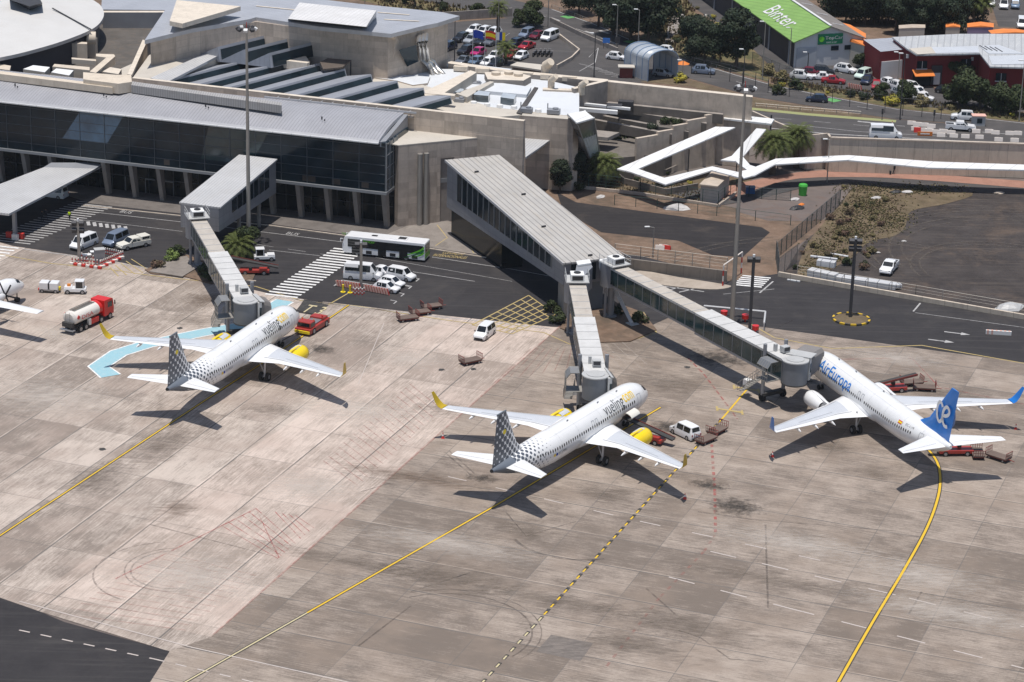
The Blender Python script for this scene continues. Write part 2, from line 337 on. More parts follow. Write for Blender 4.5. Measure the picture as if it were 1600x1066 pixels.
mat('plane_line', (.25, .26, .28), .5, var=.1); mat('plane_yellow', (.85, .62, .01), .32, var=.03, coat=.3); mat('plane_mustard', (.55, .38, .02), .4, var=.1); mat('text_dark', (.035, .04, .05), .5, var=.05); mat('text_yellow', (.85, .58, .01), .4, var=.03)
mat('plane_blue', (.010, .19, .62), .35, var=.05, coat=.3); mat('plane_belly', (.42, .43, .45), .45, var=.08); mat('metal_lip', (.6, .6, .62), .22, .9, var=.05); mat('plane_window', (.02, .022, .026), .2, var=.05)
mat('bridge_roof', (.45, .41, .36), .7, var=.12, scale=.5, dirt=((.30, .25, .2), .5)); mat('bridge_roof_new', (.55, .545, .53), .6, var=.08, scale=.5, dirt=((.36, .33, .3), .4)); mat('bridge_steel', (.26, .265, .28), .5, .2, var=.06); mat('bridge_cab', (.17, .18, .195), .5, .1, var=.06)
mat('bridge_light', (.48, .48, .47), .5, .1, var=.06, dirt=((.3, .28, .26), .3)); mat('bellows', (.20, .19, .185), .8, var=.1); mat('ac_white', (.74, .74, .73), .5, var=.05); mat('cage', (.30, .285, .26), .6, .2, var=.1)
mat('cart_red', (.21, .045, .035), .7, var=.2, dirt=((.1, .06, .05), .5)); mat('cart_bed', (.15, .11, .09), .8, var=.2); mat('tug_red', (.36, .04, .03), .4, var=.06, coat=.2); mat('fuel_red', (.62, .02, .015), .35, var=.04, coat=.3); mat('tank_white', (.74, .70, .64), .35, var=.05, dirt=((.5, .42, .35), .4))
mat('hiviz', (.62, .85, .02), .7, var=.05); mat('cloth_dark', (.02, .022, .03), .9, var=.1); mat('skin', (.45, .28, .2), .6, var=.05); mat('hair', (.02, .015, .012), .8, var=.1); mat('orange', (.66, .19, .03), .6, var=.06); mat('cone_white', (.8, .78, .75), .6, var=.04); mat('barrier_red', (.55, .04, .03), .55, var=.08); mat('barrier_white', (.75, .68, .62), .6, var=.06); mat('barrier_pink', (.7, .42, .34), .6, var=.06); mat('yellow', (.8, .62, .02), .5, var=.05)
mat('green_bin', (.06, .38, .05), .5, var=.06); mat('bin_blue', (.02, .12, .35), .5, var=.06); mat('bus_green', (.15, .55, .03), .35, var=.05); mat('bus_darkgreen', (.02, .2, .05), .35, var=.05); mat('sign_green', (.01, .22, .10), .5, var=.05); mat('sign_blue', (.05, .2, .6), .5, var=.05)
mat('wall_red', (.17, .018, .022), .8, var=.1, scale=.4, dirt=((.1, .02, .02), .3)); mat('wall_white', (.62, .62, .62), .8, var=.05, scale=.3, dirt=((.4, .39, .36), .3)); mat('wall_navy', (.030, .034, .048), .6, var=.1, scale=.3); mat('tile_orange', (.72, .22, .05), .7, var=.12, scale=.8, dirt=((.45, .14, .04), .4)); mat('shutter', (.42, .44, .47), .5, var=.05); mat('wall_lilac', (.30, .24, .36), .8, var=.06); mat('wall_cream', (.50, .46, .40), .85, var=.08)
mat('poly_roof', (.42, .46, .50), .3, var=.12, scale=.5, dirt=((.6, .6, .6), .4)); mat('frame_blue', (.18, .26, .38), .5, var=.06); mat('tar', (.10, .09, .08), .9, var=.25, scale=.4, dirt=((.18, .13, .09), .6)); mat('hut_roof', (.45, .38, .31), .85, var=.15, scale=.6, dirt=((.62, .45, .30), .5)); mat('hut_wall', (.44, .41, .38), .85, var=.1, dirt=((.3, .27, .24), .5))
mat('fence_green', (.02, .06, .05), .7, var=.1); mat('fence_mesh', (.06, .085, .09), .7, var=.1); mat('bark', (.10, .075, .055), .9, var=.25, scale=3); mat('flag_yellow', (.85, .65, .02), .8, var=.05); mat('flag_red', (.6, .03, .03), .8, var=.05); mat('flag_blue', (.02, .06, .4), .8, var=.05); mat('debris', (.5, .48, .46), .8, var=.2)
ribbed('canopy_white', (.72, .72, .71), R(60), 3.1, rough=.6, dark=.75, duty=.05, var=.06, stain=(.48, .45, .41), stainf=.5)
def leafmat(name, a, b, c):
 m, t, p = _nodes(name); g = N(t, 'ShaderNodeNewGeometry'); oi = N(t, 'ShaderNodeObjectInfo')
 col = mixc(t, g.outputs['Random Per Island'], a, b)
 col = mixc(t, ramp(t, noise(t, g.outputs['Position'], .5, 3), .45, .65), col, c)
 t.links.new(col, p.inputs['Base Color']); setin(p, Roughness=.7); p.inputs['Specular IOR Level'].default_value = .25
 M[name] = m
leafmat('leaf_dark', (.010, .020, .012), (.026, .042, .020), (.030, .038, .018)); leafmat('leaf_mid', (.016, .030, .010), (.048, .062, .020), (.034, .044, .015)); leafmat('leaf_light', (.09, .14, .03), (.17, .22, .06), (.13, .17, .05))
leafmat('leaf_dry', (.12, .105, .045), (.25, .20, .10), (.10, .09, .04)); leafmat('leaf_palm', (.05, .075, .015), (.12, .13, .035), (.08, .10, .025)); leafmat('leaf_yellow', (.28, .24, .03), (.45, .38, .05), (.22, .22, .05)); leafmat('leaf_brown', (.10, .06, .045), (.16, .10, .07), (.09, .08, .04))

def decalmat(name, col, op, streak=False):
 m, t, p = _nodes(name); tc = N(t, 'ShaderNodeTexCoord'); pos = N(t, 'ShaderNodeNewGeometry').outputs['Position']
 ln = N(t, 'ShaderNodeVectorMath', operation='LENGTH'); t.links.new(tc.outputs['UV'], ln.inputs[0])
 nz = noise(t, xf(t, pos, -AX, (.5, 2, 1)) if streak else pos, .9, 7, .75)
 a = math_(t, 'ADD', math_(t, 'MULTIPLY', math_(t, 'SUBTRACT', 1.0, ln.outputs['Value']), .9), math_(t, 'MULTIPLY', math_(t, 'SUBTRACT', nz, .5), 2.6))
 cl = math_(t, 'MINIMUM', math_(t, 'MAXIMUM', math_(t, 'SUBTRACT', a, .12), 0.0), 1.0); cl = math_(t, 'MULTIPLY', cl, math_(t, 'LESS_THAN', ln.outputs['Value'], 1.0))
 t.links.new(math_(t, 'MULTIPLY', cl, op), p.inputs['Alpha']); p.inputs['Base Color'].default_value = (*col, 1); setin(p, Roughness=.9); M[name] = m
decalmat('stain_oil', (.045, .038, .032), .95); decalmat('stain_brown', (.14, .095, .065), .6, True); decalmat('stain_dust', (.58, .52, .46), .6, True); decalmat('stain_tan', (.15, .12, .095), .5, True)
def wearmat(name, col, op):
 m, t, p = _nodes(name); pos = N(t, 'ShaderNodeNewGeometry').outputs['Position']
 t.links.new(math_(t, 'MULTIPLY', ramp(t, noise(t, pos, .8, 6, .75), .36, .62), op), p.inputs['Alpha']); p.inputs['Base Color'].default_value = (*col, 1); setin(p, Roughness=.9); M[name] = m
wearmat('rubber_mark', (.06, .05, .045), .42); wearmat('line_red', (.45, .09, .08), .7); wearmat('line_red_faint', (.42, .16, .13), .42); wearmat('hatch_pale', (.56, .49, .43), .5); wearmat('dust_track', (.15, .125, .10), .5)

m = bpy.data.materials.new('haze'); m.use_nodes = True; t = m.node_tree; t.nodes.remove(t.nodes['Principled BSDF']); pv = N(t, 'ShaderNodeVolumePrincipled'); pv.inputs['Color'].default_value = (.85, .9, 1, 1); pv.inputs['Density'].default_value = .00004; t.links.new(pv.outputs[0], t.nodes['Material Output'].inputs['Volume']); M['haze'] = m
# ------------------------------------------------------------------ ground, roads, plateau
ZP = 5.5                                                   # the landside stands 5.5 m above the apron
_lk = 0
def sheet(name, pts, m, lift=0., z=0., world=False):
 global _lk
 _lk += 1; lift += .00025*_lk
 b = MB(); P = [Vector((p[0], p[1], 0)) if world else W(p[0], p[1], z) for p in pts]
 vs = [Vector((p.x, p.y, z+lift)) for p in P]; a = sum(vs[i].x*vs[(i+1) % len(vs)].y-vs[(i+1) % len(vs)].x*vs[i].y for i in range(len(vs)))
 if a < 0: vs.reverse()
 b.add(vs, [tuple(range(len(vs)))]); return tag(b.build(name, m, fix=False), kind='structure')
def ribbon(b, pts, wd, z, dash=None, px=True, mi=0, zz=0.):
 "flat painted band wd metres wide along a path; dash=(on, off) in metres"
 P = [W(p[0], p[1], zz) if px else Vector((p[0], p[1], 0)) for p in pts]
 P = [Vector((p.x, p.y, z+zz)) for p in P]
 if dash:
  on, off = dash; pos = 0; segs = []; 
  for a, c in zip(P, P[1:]):
   L = (c-a).length; s = -pos if False else 0; t = 0
   d = (c-a)/L; t = 0
   while t < L: segs.append((a+d*t, a+d*min(L, t+on))); t += on+off
  for a, c in segs: ribbon(b, [a, c], wd, z+zz, None, False, mi)
  return b
 ring = []
 for i, p in enumerate(P):
  d = (P[min(i+1, len(P)-1)]-P[max(i-1, 0)]); d.z = 0; d.normalize(); n = Vector((-d.y, d.x, 0))*wd/2
  ring.append((p-n, p+n))
 for (a, c), (e, f) in zip(ring, ring[1:]): b.add([a, e, f, c], [(0, 1, 2, 3)], mi)
 return b
def smooth_path(pts, n=6):
 out = []
 for i in range(len(pts)-1):
  p0 = pts[max(i-1, 0)]; p1 = pts[i]; p2 = pts[i+1]; p3 = pts[min(i+2, len(pts)-1)]
  for k in range(n):
   t = k/n; out.append(tuple(.5*(2*p1[j]+(p2[j]-p0[j])*t+(2*p0[j]-5*p1[j]+4*p2[j]-p3[j])*t*t+(3*p1[j]-p0[j]-3*p2[j]+p3[j])*t**3) for j in (0, 1)))
 return out+[tuple(pts[-1])]
def marks(name, m, fn):
 b = MB(); fn(b); return tag(b.build(name, m, fix=False), kind='structure')
sheet('ground', [(-3000, -800), (3000, -800), (3000, 5000), (-3000, 5000)], 'dirt_grey', -.06, world=True)
# apron: the pale stand area on the left and the grey one on the right meet along a straight joint
edge_asph = [(-60, 362), (20, 384), (113, 398), (190, 410), (240, 420), (330, 437), (440, 463), (640, 487), (800, 504), (860, 511)]
sheet('apron_left', [(-400, 330)]+edge_asph+[(875, 512), (330, 995), (265, 1018), (60, 955), (-500, 800)], 'apron_pale', 0)
_a, _c = W(330, 995), W(875, 510); _n = Vector((-(_c-_a).y, (_c-_a).x, 0)).normalized()*22.2; _e = W(60, 955)
sheet('apron_lane', [tuple(_a)[:2], tuple(_c)[:2], tuple(_c+_n*.72)[:2], tuple(_a+_n)[:2]], 'apron_bright', .004, world=True)
sheet('apron_right', [(862, 500), (1010, 512), (1060, 490), (1130, 503), (1300, 525), (1600, 566), (1900, 606), (2200, 1200), (900, 1400), (150, 1200), (265, 1018), (330, 995), (875, 510)], 'apron_grey', .01)
sheet('apron_front', [(265, 1018), (150, 1200), (-500, 1400), (-700, 1200), (-500, 760), (60, 955), (100, 972)], 'asphalt', .02)
# service road and bus apron in front of the terminal
sheet('service_road', [(-400, 250), (0, 245), (130, 250), (640, 345), (760, 380), (1000, 400), (1060, 415), (1140, 440), (1215, 428), (1240, 432), (1600, 497), (1900, 540), (1900, 607), (1600, 567), (1300, 526), (1130, 503), (1060, 488), (1010, 513), (862, 511), (800, 504.5), (640, 487.5), (440, 463.5), (330, 437.5), (240, 420.5), (190, 410.5), (113, 398.5), (20, 384.5), (-60, 362.5), (-400, 310)], 'asphalt', .02)
sheet('pavement', [(-300, 235), (0, 270), (140, 318), (300, 336), (420, 350), (545, 367), (560, 373), (668, 388), (760, 400), (790, 405), (800, 402), (760, 380), (690, 352), (600, 340), (100, 260)], 'pavement_dark', .04)
sheet('forecourt', [(640, 352), (700, 345), (745, 372), (790, 402), (775, 403), (668, 386), (600, 377), (606, 366)], 'pavement', .05)
sheet('old_lot', [(870, 300), (900, 316), (1190, 355), (1203, 363), (1160, 402), (1112, 398), (1060, 376), (940, 363), (880, 330)], 'asphalt_lot', -.02)
sheet('dirt_strip', [(840, 300), (890, 285), (1115, 318), (1180, 330), (1300, 345), (1216, 405), (1214, 430), (1140, 440), (1060, 415), (960, 400), (880, 360)], 'dirt', -.04)
sheet('dirt_pad', [(1150, 318), (1230, 300), (1300, 318), (1270, 345), (1200, 345), (1150, 330)], 'dirt_grey', -.03)
sheet('gravel_yard', [(1312, 318), (1330, 295), (1420, 284), (1600, 292), (2000, 330), (2000, 560), (1600, 496), (1222, 432), (1250, 385)], 'gravel_lot', -.045)
sheet('scrub', smooth_path([(1315, 318), (1335, 294), (1380, 284), (1440, 287), (1520, 302), (1480, 318), (1424, 330), (1415, 352), (1400, 368), (1358, 378), (1335, 400), (1300, 420), (1270, 437), (1245, 434), (1262, 380), (1315, 318)], 4), 'scrub_ground', 0)
sheet('lower_road', [(1040, 300), (1150, 290), (1240, 277), (1330, 276), (1420, 278), (1600, 291), (1900, 310), (1900, 330), (1600, 304), (1500, 300), (1330, 288), (1260, 292), (1180, 312), (1120, 322)], 'asphalt_old', .0)
sheet('red_footpath', smooth_path([(1090, 306), (1150, 288), (1230, 272), (1290, 266), (1340, 266), (1420, 270), (1600, 283), (1900, 304), (1900, 320), (1600, 294), (1420, 280), (1340, 277), (1250, 279), (1190, 293), (1140, 313)], 3), 'red_path', .02)
sheet('garden', [(965, 275), (1000, 262), (1180, 275), (1152, 303), (1120, 323), (898, 290), (890, 250), (840, 270), (830, 240), (900, 225)], 'scrub_ground', -.01)
sheet('walkway', [(975, 272), (1040, 285), (1190, 238), (1110, 215), (1010, 245)], 'pavement_dark', .02)
b = MB(); b.prism([W(*p, .16) for p in [(875, 512), (893, 485), (960, 472), (1005, 488), (1026, 515), (985, 533), (925, 535)]], 0)
tag(b.build('bridge_island', 'dirt'), kind='structure')
b = MB(); b.prism([W(*p, .16) for p in smooth_path([(950, 430), (1000, 423), (1060, 433), (1130, 444), (1142, 448), (1120, 452), (1080, 450), (1020, 443), (950, 430)], 3)[:-1]], 0)
tag(b.build('traffic_island', 'island'), kind='structure')
b = MB(); b.prism([W(*p, .16) for p in [(226, 421), (250, 412), (292, 398), (330, 412), (400, 425), (395, 437), (330, 443), (290, 432), (236, 427)]], 0)
tag(b.build('bush_island', 'dirt'), kind='structure')
b = MB(); b.prism([W(*p, .3) for p in [(233, 424), (270, 402), (292, 400), (308, 418), (285, 432)]], .16)
tag(b.build('concrete_ramp', 'pavement'), kind='structure')
# the raised landside
front = [(1900, 240), (1600, 229), (1297, 219), (1293, 213), (1262, 216), (1215, 196), (1175, 178), (1150, 150), (950, 128), (700, 118), (640, 80), (250, 60), (100, 20), (-300, 0)]
fp = [W(x, y, ZP) for x, y in front]
P = fp+[Vector((-600, 640, ZP)), Vector((-3000, 3800, ZP)), Vector((3000, 3800, ZP)), Vector((700, 500, ZP))]
b = MB(); b.prism([Vector((p.x, p.y, ZP)) for p in P], -.05); tag(b.build('landside_ground', 'dirt'), kind='structure')
S = lambda n, p, m, l: sheet(n, p, m, l, ZP)
S('car_park', [(640, 45), (690, 36), (800, 28), (850, 24), (905, 62), (965, 95), (985, 128), (690, 122), (640, 100)], 'asphalt_old', .01)
S('toll_plaza', [(862, 60), (905, 55), (960, 82), (1040, 106), (1060, 120), (1000, 130), (905, 122), (885, 112)], 'asphalt_old', .02)
S('main_road', [(640, -20), (800, 0), (862, 14), (925, 36), (985, 62), (1060, 90), (1150, 117), (1205, 132), (1290, 150), (1400, 170), (1600, 192), (1900, 220), (1900, 236), (1600, 204), (1480, 192), (1395, 186), (1300, 171), (1180, 152), (1060, 118), (985, 94), (910, 62), (860, 40), (790, 28), (700, 10), (560, -20)], 'asphalt_old', .03)
S('viaduct_road', [(1175, 172), (1200, 176), (1400, 187), (1600, 203), (1900, 228), (1900, 246), (1600, 230), (1297, 219.5), (1215, 198), (1170, 176)], 'asphalt_old', .04)
S('rental_yard', [(1238, 106), (1345, 98), (1370, 122), (1420, 132), (1600, 160), (1600, 175), (1480, 172), (1400, 160), (1300, 138), (1236, 124)], 'asphalt_old', .02)
S('side_road', [(1068, -10), (1110, -14), (1180, 40), (1245, 104), (1245, 118), (1212, 112), (1160, 60), (1080, 10)], 'asphalt_old', .02)
S('container_yard', [(1108, -10), (1160, -10), (1160, 26), (1143, 30)], 'pavement', .02)
S('far_car_park', [(1545, -6), (1640, -6), (1640, 46), (1560, 42)], 'asphalt_old', .02)
S('dry_slope', [(985, -5), (1070, -5), (1085, 20), (1160, 60), (1210, 112), (1200, 128), (1100, 100), (1040, 82), (1000, 60), (1030, 30)], 'dry_grass', .015)
S('dry_bank', [(560, -12), (640, -12), (760, 16), (770, 26), (700, 34), (650, 22), (560, 0)], 'dry_grass', .02)
S('planted_verge', [(1235, 120), (1300, 133), (1400, 157), (1600, 176), (1600, 191), (1400, 169), (1290, 149), (1210, 133)], 'dry_grass', .015)
S('central_verge', [(1060, 120), (1180, 154), (1300, 173), (1395, 187), (1480, 193), (1600, 205), (1600, 209), (1400, 190), (1200, 176), (1170, 168), (1080, 135), (1000, 128)], 'scrub_ground', .02)
# ------------------------------------------------------------------ painted markings
V1L = [(-60, 877), (322, 625), (413, 566), (545, 477)]; V2L = [(262, 1082), (775, 790), (1032, 637)]
AEL = smooth_path([(1290, 1100), (1310, 1066), (1362, 975), (1413, 890), (1445, 832), (1462, 790), (1469, 755), (1464, 722), (1440, 692), (1400, 655), (1340, 600)], 5)
marks('guide_line_border', 'line_black', lambda b: (ribbon(b, V1L, .42, .03), ribbon(b, V2L, .46, .03), ribbon(b, AEL, .54, .03), ribbon(b, [(740, 1082), (1128, 655)], .40, .03, (1.2, 0.8))))
marks('guide_line', 'line_yellow', lambda b: (ribbon(b, V1L, .2, .04), ribbon(b, [(480, 958), (775, 790), (1032, 637)], .24, .04), ribbon(b, AEL[4:], .3, .04)))
marks('guide_line', 'line_cream', lambda b: (ribbon(b, [(262, 1082), (480, 958)], .2, .04), ribbon(b, AEL[:5], .24, .04)))
marks('dashed_guide_line', 'line_yellow', lambda b: (ribbon(b, [(850, 961), (1128, 655)], .20, .04, (.9, 1.1)), ribbon(b, [(1128, 655), (1173, 602)], .25, .04)))
def stopx(b):
 for x, y in ((1166, 608), (1140, 642)):
  c = W(x, y); d = Vector((math.cos(AX-R(90)), math.sin(AX-R(90)), 0)); ribbon(b, [c-d*1.7, c+d*1.7], .45, .045, None, False)
  ribbon(b, [c-d*1.7-Vector((0, .8, 0)), c-d*1.7+Vector((0, .8, 0))], .3, .046, None, False); ribbon(b, [c+d*1.7-Vector((0, .8, 0)), c+d*1.7+Vector((0, .8, 0))], .3, .046, None, False)
marks('dashed_guide_line', 'line_cream', lambda b: ribbon(b, [(740, 1082), (850, 961)], .2, .04, (.9, 1.1)))
marks('stop_mark', 'line_yellow_worn', stopx)
BL = [(173, 588), (154, 573), (185, 552), (230, 538), (270, 530), (312, 521), (350, 514), (385, 508), (445, 470)]
marks('stand_band_edge', 'line_white', lambda b: ribbon(b, BL, 3.1, .03)); marks('stand_band', 'line_blue', lambda b: ribbon(b, BL, 2.6, .04))
def reds(b):
 ribbon(b, [(330, 995), (875, 510)], .28, .03)
marks('red_boundary', 'line_red_faint', reds)
def redd(b):
 ribbon(b, [(1112, 695), (1117, 770), (1118, 835)], .35, .03, (.9, .9)); ribbon(b, [(1075, 560), (1100, 585), (1145, 645), (1152, 655)], .25, .03, (1.4, .7))
 ribbon(b, [(1300, 562), (1425, 560), (1467, 605), (1600, 632)], .15, .03)
marks('red_dashes', 'line_red', redd)
marks('red_dashes_worn', 'line_red_faint', lambda b: (ribbon(b, [(1118, 835), (1100, 862), (1030, 935), (945, 1045)], .3, .03, (.9, 1.2)),))
def hatch(b, A, B, C, D, n, wd, z):
 "lines between edge A-B and edge D-C"
 A, B, C, D = [W(*q) for q in (A, B, C, D)]
 for i in range(n+1):
  t = i/n; ribbon(b, [A.lerp(B, t), D.lerp(C, t)], wd, z, None, False)
def redh(b):
 ribbon(b, [(433, 873), (400, 795), (180, 905)], .2, .03)
 hatch(b, (250, 862), (400, 795), (436, 873), (400, 900), 9, .16, .03)
 ribbon(b, [(400, 795), (440, 840), (480, 830)], .16, .03)
marks('red_hatching', 'line_red', lambda b: (ribbon(b, [(180, 905), (400, 795), (436, 872)], .2, .03), hatch(b, (345, 821), (400, 795), (462, 850), (434, 873), 5, .10, .03), hatch(b, (430, 800), (462, 806), (490, 825), (470, 842), 3, .10, .03)))
marks('red_hatching_worn', 'line_red_faint', lambda b: (hatch(b, (505, 720), (640, 600), (690, 640), (560, 760), 18, .15, .03), hatch(b, (100, 960), (250, 862), (400, 900), (290, 985), 12, .13, .03), hatch(b, (830, 545), (935, 545), (960, 560), (770, 600), 10, .12, .03)))
marks('stand_hatching', 'hatch_pale', lambda b: ([ribbon(b, [(180+i*14, 446-i*1), (226+i*14, 499-i*1)], .13, .03) for i in range(9)], [ribbon(b, [(906+i*13, 545-i*2.2), (950+i*13, 585-i*2.2)], .13, .03) for i in range(6)]))
def yline(b):
 ribbon(b, [(0, 398), (80, 412), (170, 421), (230, 430), (280, 436), (400, 448), (470, 470), (560, 479), (700, 501), (850, 520), (890, 538), (985, 533), (1026, 520), (1005, 488)], .22, .03)
 ribbon(b, [(1170, 505), (1210, 528), (1300, 545), (1440, 540), (1600, 568)], .25, .03); ribbon(b, [(507, 480), (545, 458)], .2, .03)
marks('yellow_edge_line', 'line_yellow_worn', yline)
marks('yellow_box_hatching', 'line_yellow_worn', lambda b: (hatch(b, (738, 508), (826, 462), (868, 492), (800, 522), 7, .2, .035), hatch(b, (738, 508), (800, 522), (868, 492), (826, 462), 6, .2, .036), ribbon(b, [(738, 508), (826, 462), (868, 492), (800, 522), (738, 508)], .25, .037), hatch(b, (172, 418), (205, 405), (236, 425), (185, 432), 4, .16, .035)))
def whites(b):
 ribbon(b, [(0, 388), (20, 387), (113, 400), (240, 421)], .22, .03); ribbon(b, [(430, 464), (640, 490), (860, 514)], .2, .03)
 ribbon(b, [(140, 331), (300, 349), (540, 379), (545, 380)], .16, .03); ribbon(b, [(675, 402), (800, 421), (860, 432)], .18, .03); ribbon(b, [(400, 382), (540, 403)], .10, .03, (3, 2.5)); ribbon(b, [(560, 398), (800, 440)], .10, .03)
 ribbon(b, [(420, 391), (500, 400)], .12, .03); ribbon(b, [(645, 425), (742, 440)], .15, .03)
 ribbon(b, [(1130, 460), (1210, 452)], .12, .03); ribbon(b, [(1430, 489), (1600, 512)], .12, .03)
 for a, c in (((1032, 449), (1050, 445)), ((1043, 454), (1070, 447)), ((1061, 457), (1092, 450)), ((1187, 458), (1208, 440)), ((1427, 487), (1438, 474)), ((1000, 443), (1100, 456)), ((545, 432), (640, 448)), ((522, 447), (535, 438)), ((535, 438), (620, 452))): ribbon(b, [a, c], .25, .03)
 for x in (0, 13, 26, 39): ribbon(b, [(655-x*.9, 436+x*.9), (645-x*.9, 434+x*.9)], .2, .03); ribbon(b, [(655-x*.9, 436+x*.9), (650-x*.9, 440+x*.9)], .2, .03)
 for i in range(9):
  x = 118+i*9.7; ribbon(b, [(x, 344+i*1.25), (x+1.5, 350+i*1.25)], .55, .03)
 ribbon(b, [(117, 343), (170, 348), (285, 362)], .12, .03)
 for x, y in ((1495, 521), (1470, 533)):   # arrows on the road
  c = W(x, y); d = Vector((math.cos(FAC), math.sin(FAC), 0)); n = Vector((-d.y, d.x, 0)); b.add([c-d*1.8-n*.15+Vector((0, 0, .03)), c+d*.6-n*.15+Vector((0, 0, .03)), c+d*.6+n*.15+Vector((0, 0, .03)), c-d*1.8+n*.15+Vector((0, 0, .03))], [(0, 1, 2, 3)]); b.add([c+d*.6-n*.6+Vector((0, 0, .03)), c+d*1.9+Vector((0, 0, .03)), c+d*.6+n*.6+Vector((0, 0, .03))], [(0, 1, 2)])
marks('road_markings', 'line_white_worn', whites)
def stripes(b, p0, p1, n, ln, wd, ang=FAC, z=.04, zz=0):
 a, c = W(*p0, zz), W(*p1, zz); d = Vector((math.cos(ang), math.sin(ang), 0))*ln/2
 for i in range(n):
  p = a.lerp(c, i/(n-1)); p = Vector((p.x, p.y, 0)); ribbon(b, [p-d, p+d], wd, z+zz, None, False)
marks('zebra_crossing', 'line_white', lambda b: (stripes(b, (440, 462.5), (545, 391), 20, 5.0, .55, R(-15)), stripes(b, (1168, 447), (1182, 433), 6, 4.3, .5, R(-12)), stripes(b, (-20, 402), (8, 386), 5, 4.5, .5, R(-15))))
marks('shaded_crossing', 'line_white_worn', lambda b: stripes(b, (15, 378), (150, 318), 21, 7.0, .35, R(-15)))
marks('stand_dashes', 'line_pale', lambda b: (ribbon(b, [(30, 985), (240, 1030), (420, 1072)], .2, .035, (1.3, 1.3)), ribbon(b, [(30, 940), (300, 1012), (640, 1088)], .18, .034)))
marks('pale_dashes', 'line_pale', lambda b: (ribbon(b, [(1045, 902), (1230, 950), (1600, 1045)], .22, .03, (3.2, 3.2)), ribbon(b, [(1110, 862), (1420, 935), (1600, 980)], .22, .03, (3.2, 3.2)), ribbon(b, [(700, 745), (1000, 815), (1300, 880)], .2, .03, (2.6, 4)), ribbon(b, [(600, 505), (560, 600)], .1, .03)))
# rubber tracks and oil stains, flat on the slabs
def arc(b, cx, cy, rx, a0, a1, wd, z, n=18):
 c = W(cx, cy); ribbon(b, [c+Vector((math.cos(R(a0+(a1-a0)*i/n)), math.sin(R(a0+(a1-a0)*i/n)), 0))*rx for i in range(n+1)], wd, z, None, False)
def rubber(b):
 arc(b, 275, 890, 5.0, 100, 290, .22, .022); arc(b, 275, 890, 5.7, 95, 285, .18, .022); arc(b, 262, 895, 8.2, 100, 240, .22, .022); arc(b, 700, 985, 9, -40, 120, .22, .023)
 arc(b, 700, 985, 10, -40, 120, .15, .023); arc(b, 905, 830, 8, 200, 290, .4, .023)
 for q in ([(695, 707), (735, 742)], [(702, 705), (741, 740)], [(790, 800), (822, 838), (900, 815)], [(642, 925), (735, 895)], [(560, 1010), (642, 947)], [(1060, 985), (1095, 997), (1140, 1030), (1200, 1035)], [(1010, 920), (1055, 960)], [(1200, 520), (1240, 500)], [(560, 770), (610, 755)], [(235, 820), (430, 870)], [(1090, 800), (1175, 812), (1400, 830)], [(1420, 960), (1440, 925)], [(1196, 820), (1200, 950)]):
  ribbon(b, q, .22, .023)
marks('tyre_tracks', 'rubber_mark', rubber)
def blob(b, cx, cy, rx, ry, z, seed, ang=AX-R(90)):
 rr = random.Random(seed); c = W(cx, cy); n = 22; pts = []
 for i in range(n):
  a = 2*math.pi*i/n; k = .75+.4*rr.random(); x, y = rx*k*math.cos(a), ry*k*math.sin(a)
  pts.append(Vector((c.x+x*math.cos(ang)-y*math.sin(ang), c.y+x*math.sin(ang)+y*math.cos(ang), z)))
 b.add(pts, [tuple(range(n))])
mt, tt, pp = _nodes('stain_dark'); pos = N(tt, 'ShaderNodeNewGeometry').outputs['Position']
tt.links.new(mixc(tt, ramp(tt, noise(tt, xf(tt, pos, -AX, (.6, 2.5, 1)), 1.1, 6, .8), .42, .6), (.125, .108, .095), (.20, .17, .148)), pp.inputs['Base Color']); setin(pp, Roughness=.85); M['stain_dark'] = mt
_dz = 0
def decal(cx, cy, rx, ry, m_, ang=AX-R(90), nm='stain'):
 global _dz
 _dz += 1; b = MB(); c = W(cx, cy); ca, sa = math.cos(ang), math.sin(ang); z = .0315+.00004*_dz
 b.add([(c.x+x*rx*ca-y*ry*sa, c.y+x*rx*sa+y*ry*ca, z) for x, y in ((-1, -1), (1, -1), (1, 1), (-1, 1))], [(0, 1, 2, 3)]); o = b.build(nm, m_, fix=False)
 uv = o.data.uv_layers.new(name='uv')
 for li, q in enumerate(((-1, -1), (1, -1), (1, 1), (-1, 1))): uv.data[li].uv = q
 o.data.validate(); return tag(o, kind='structure')
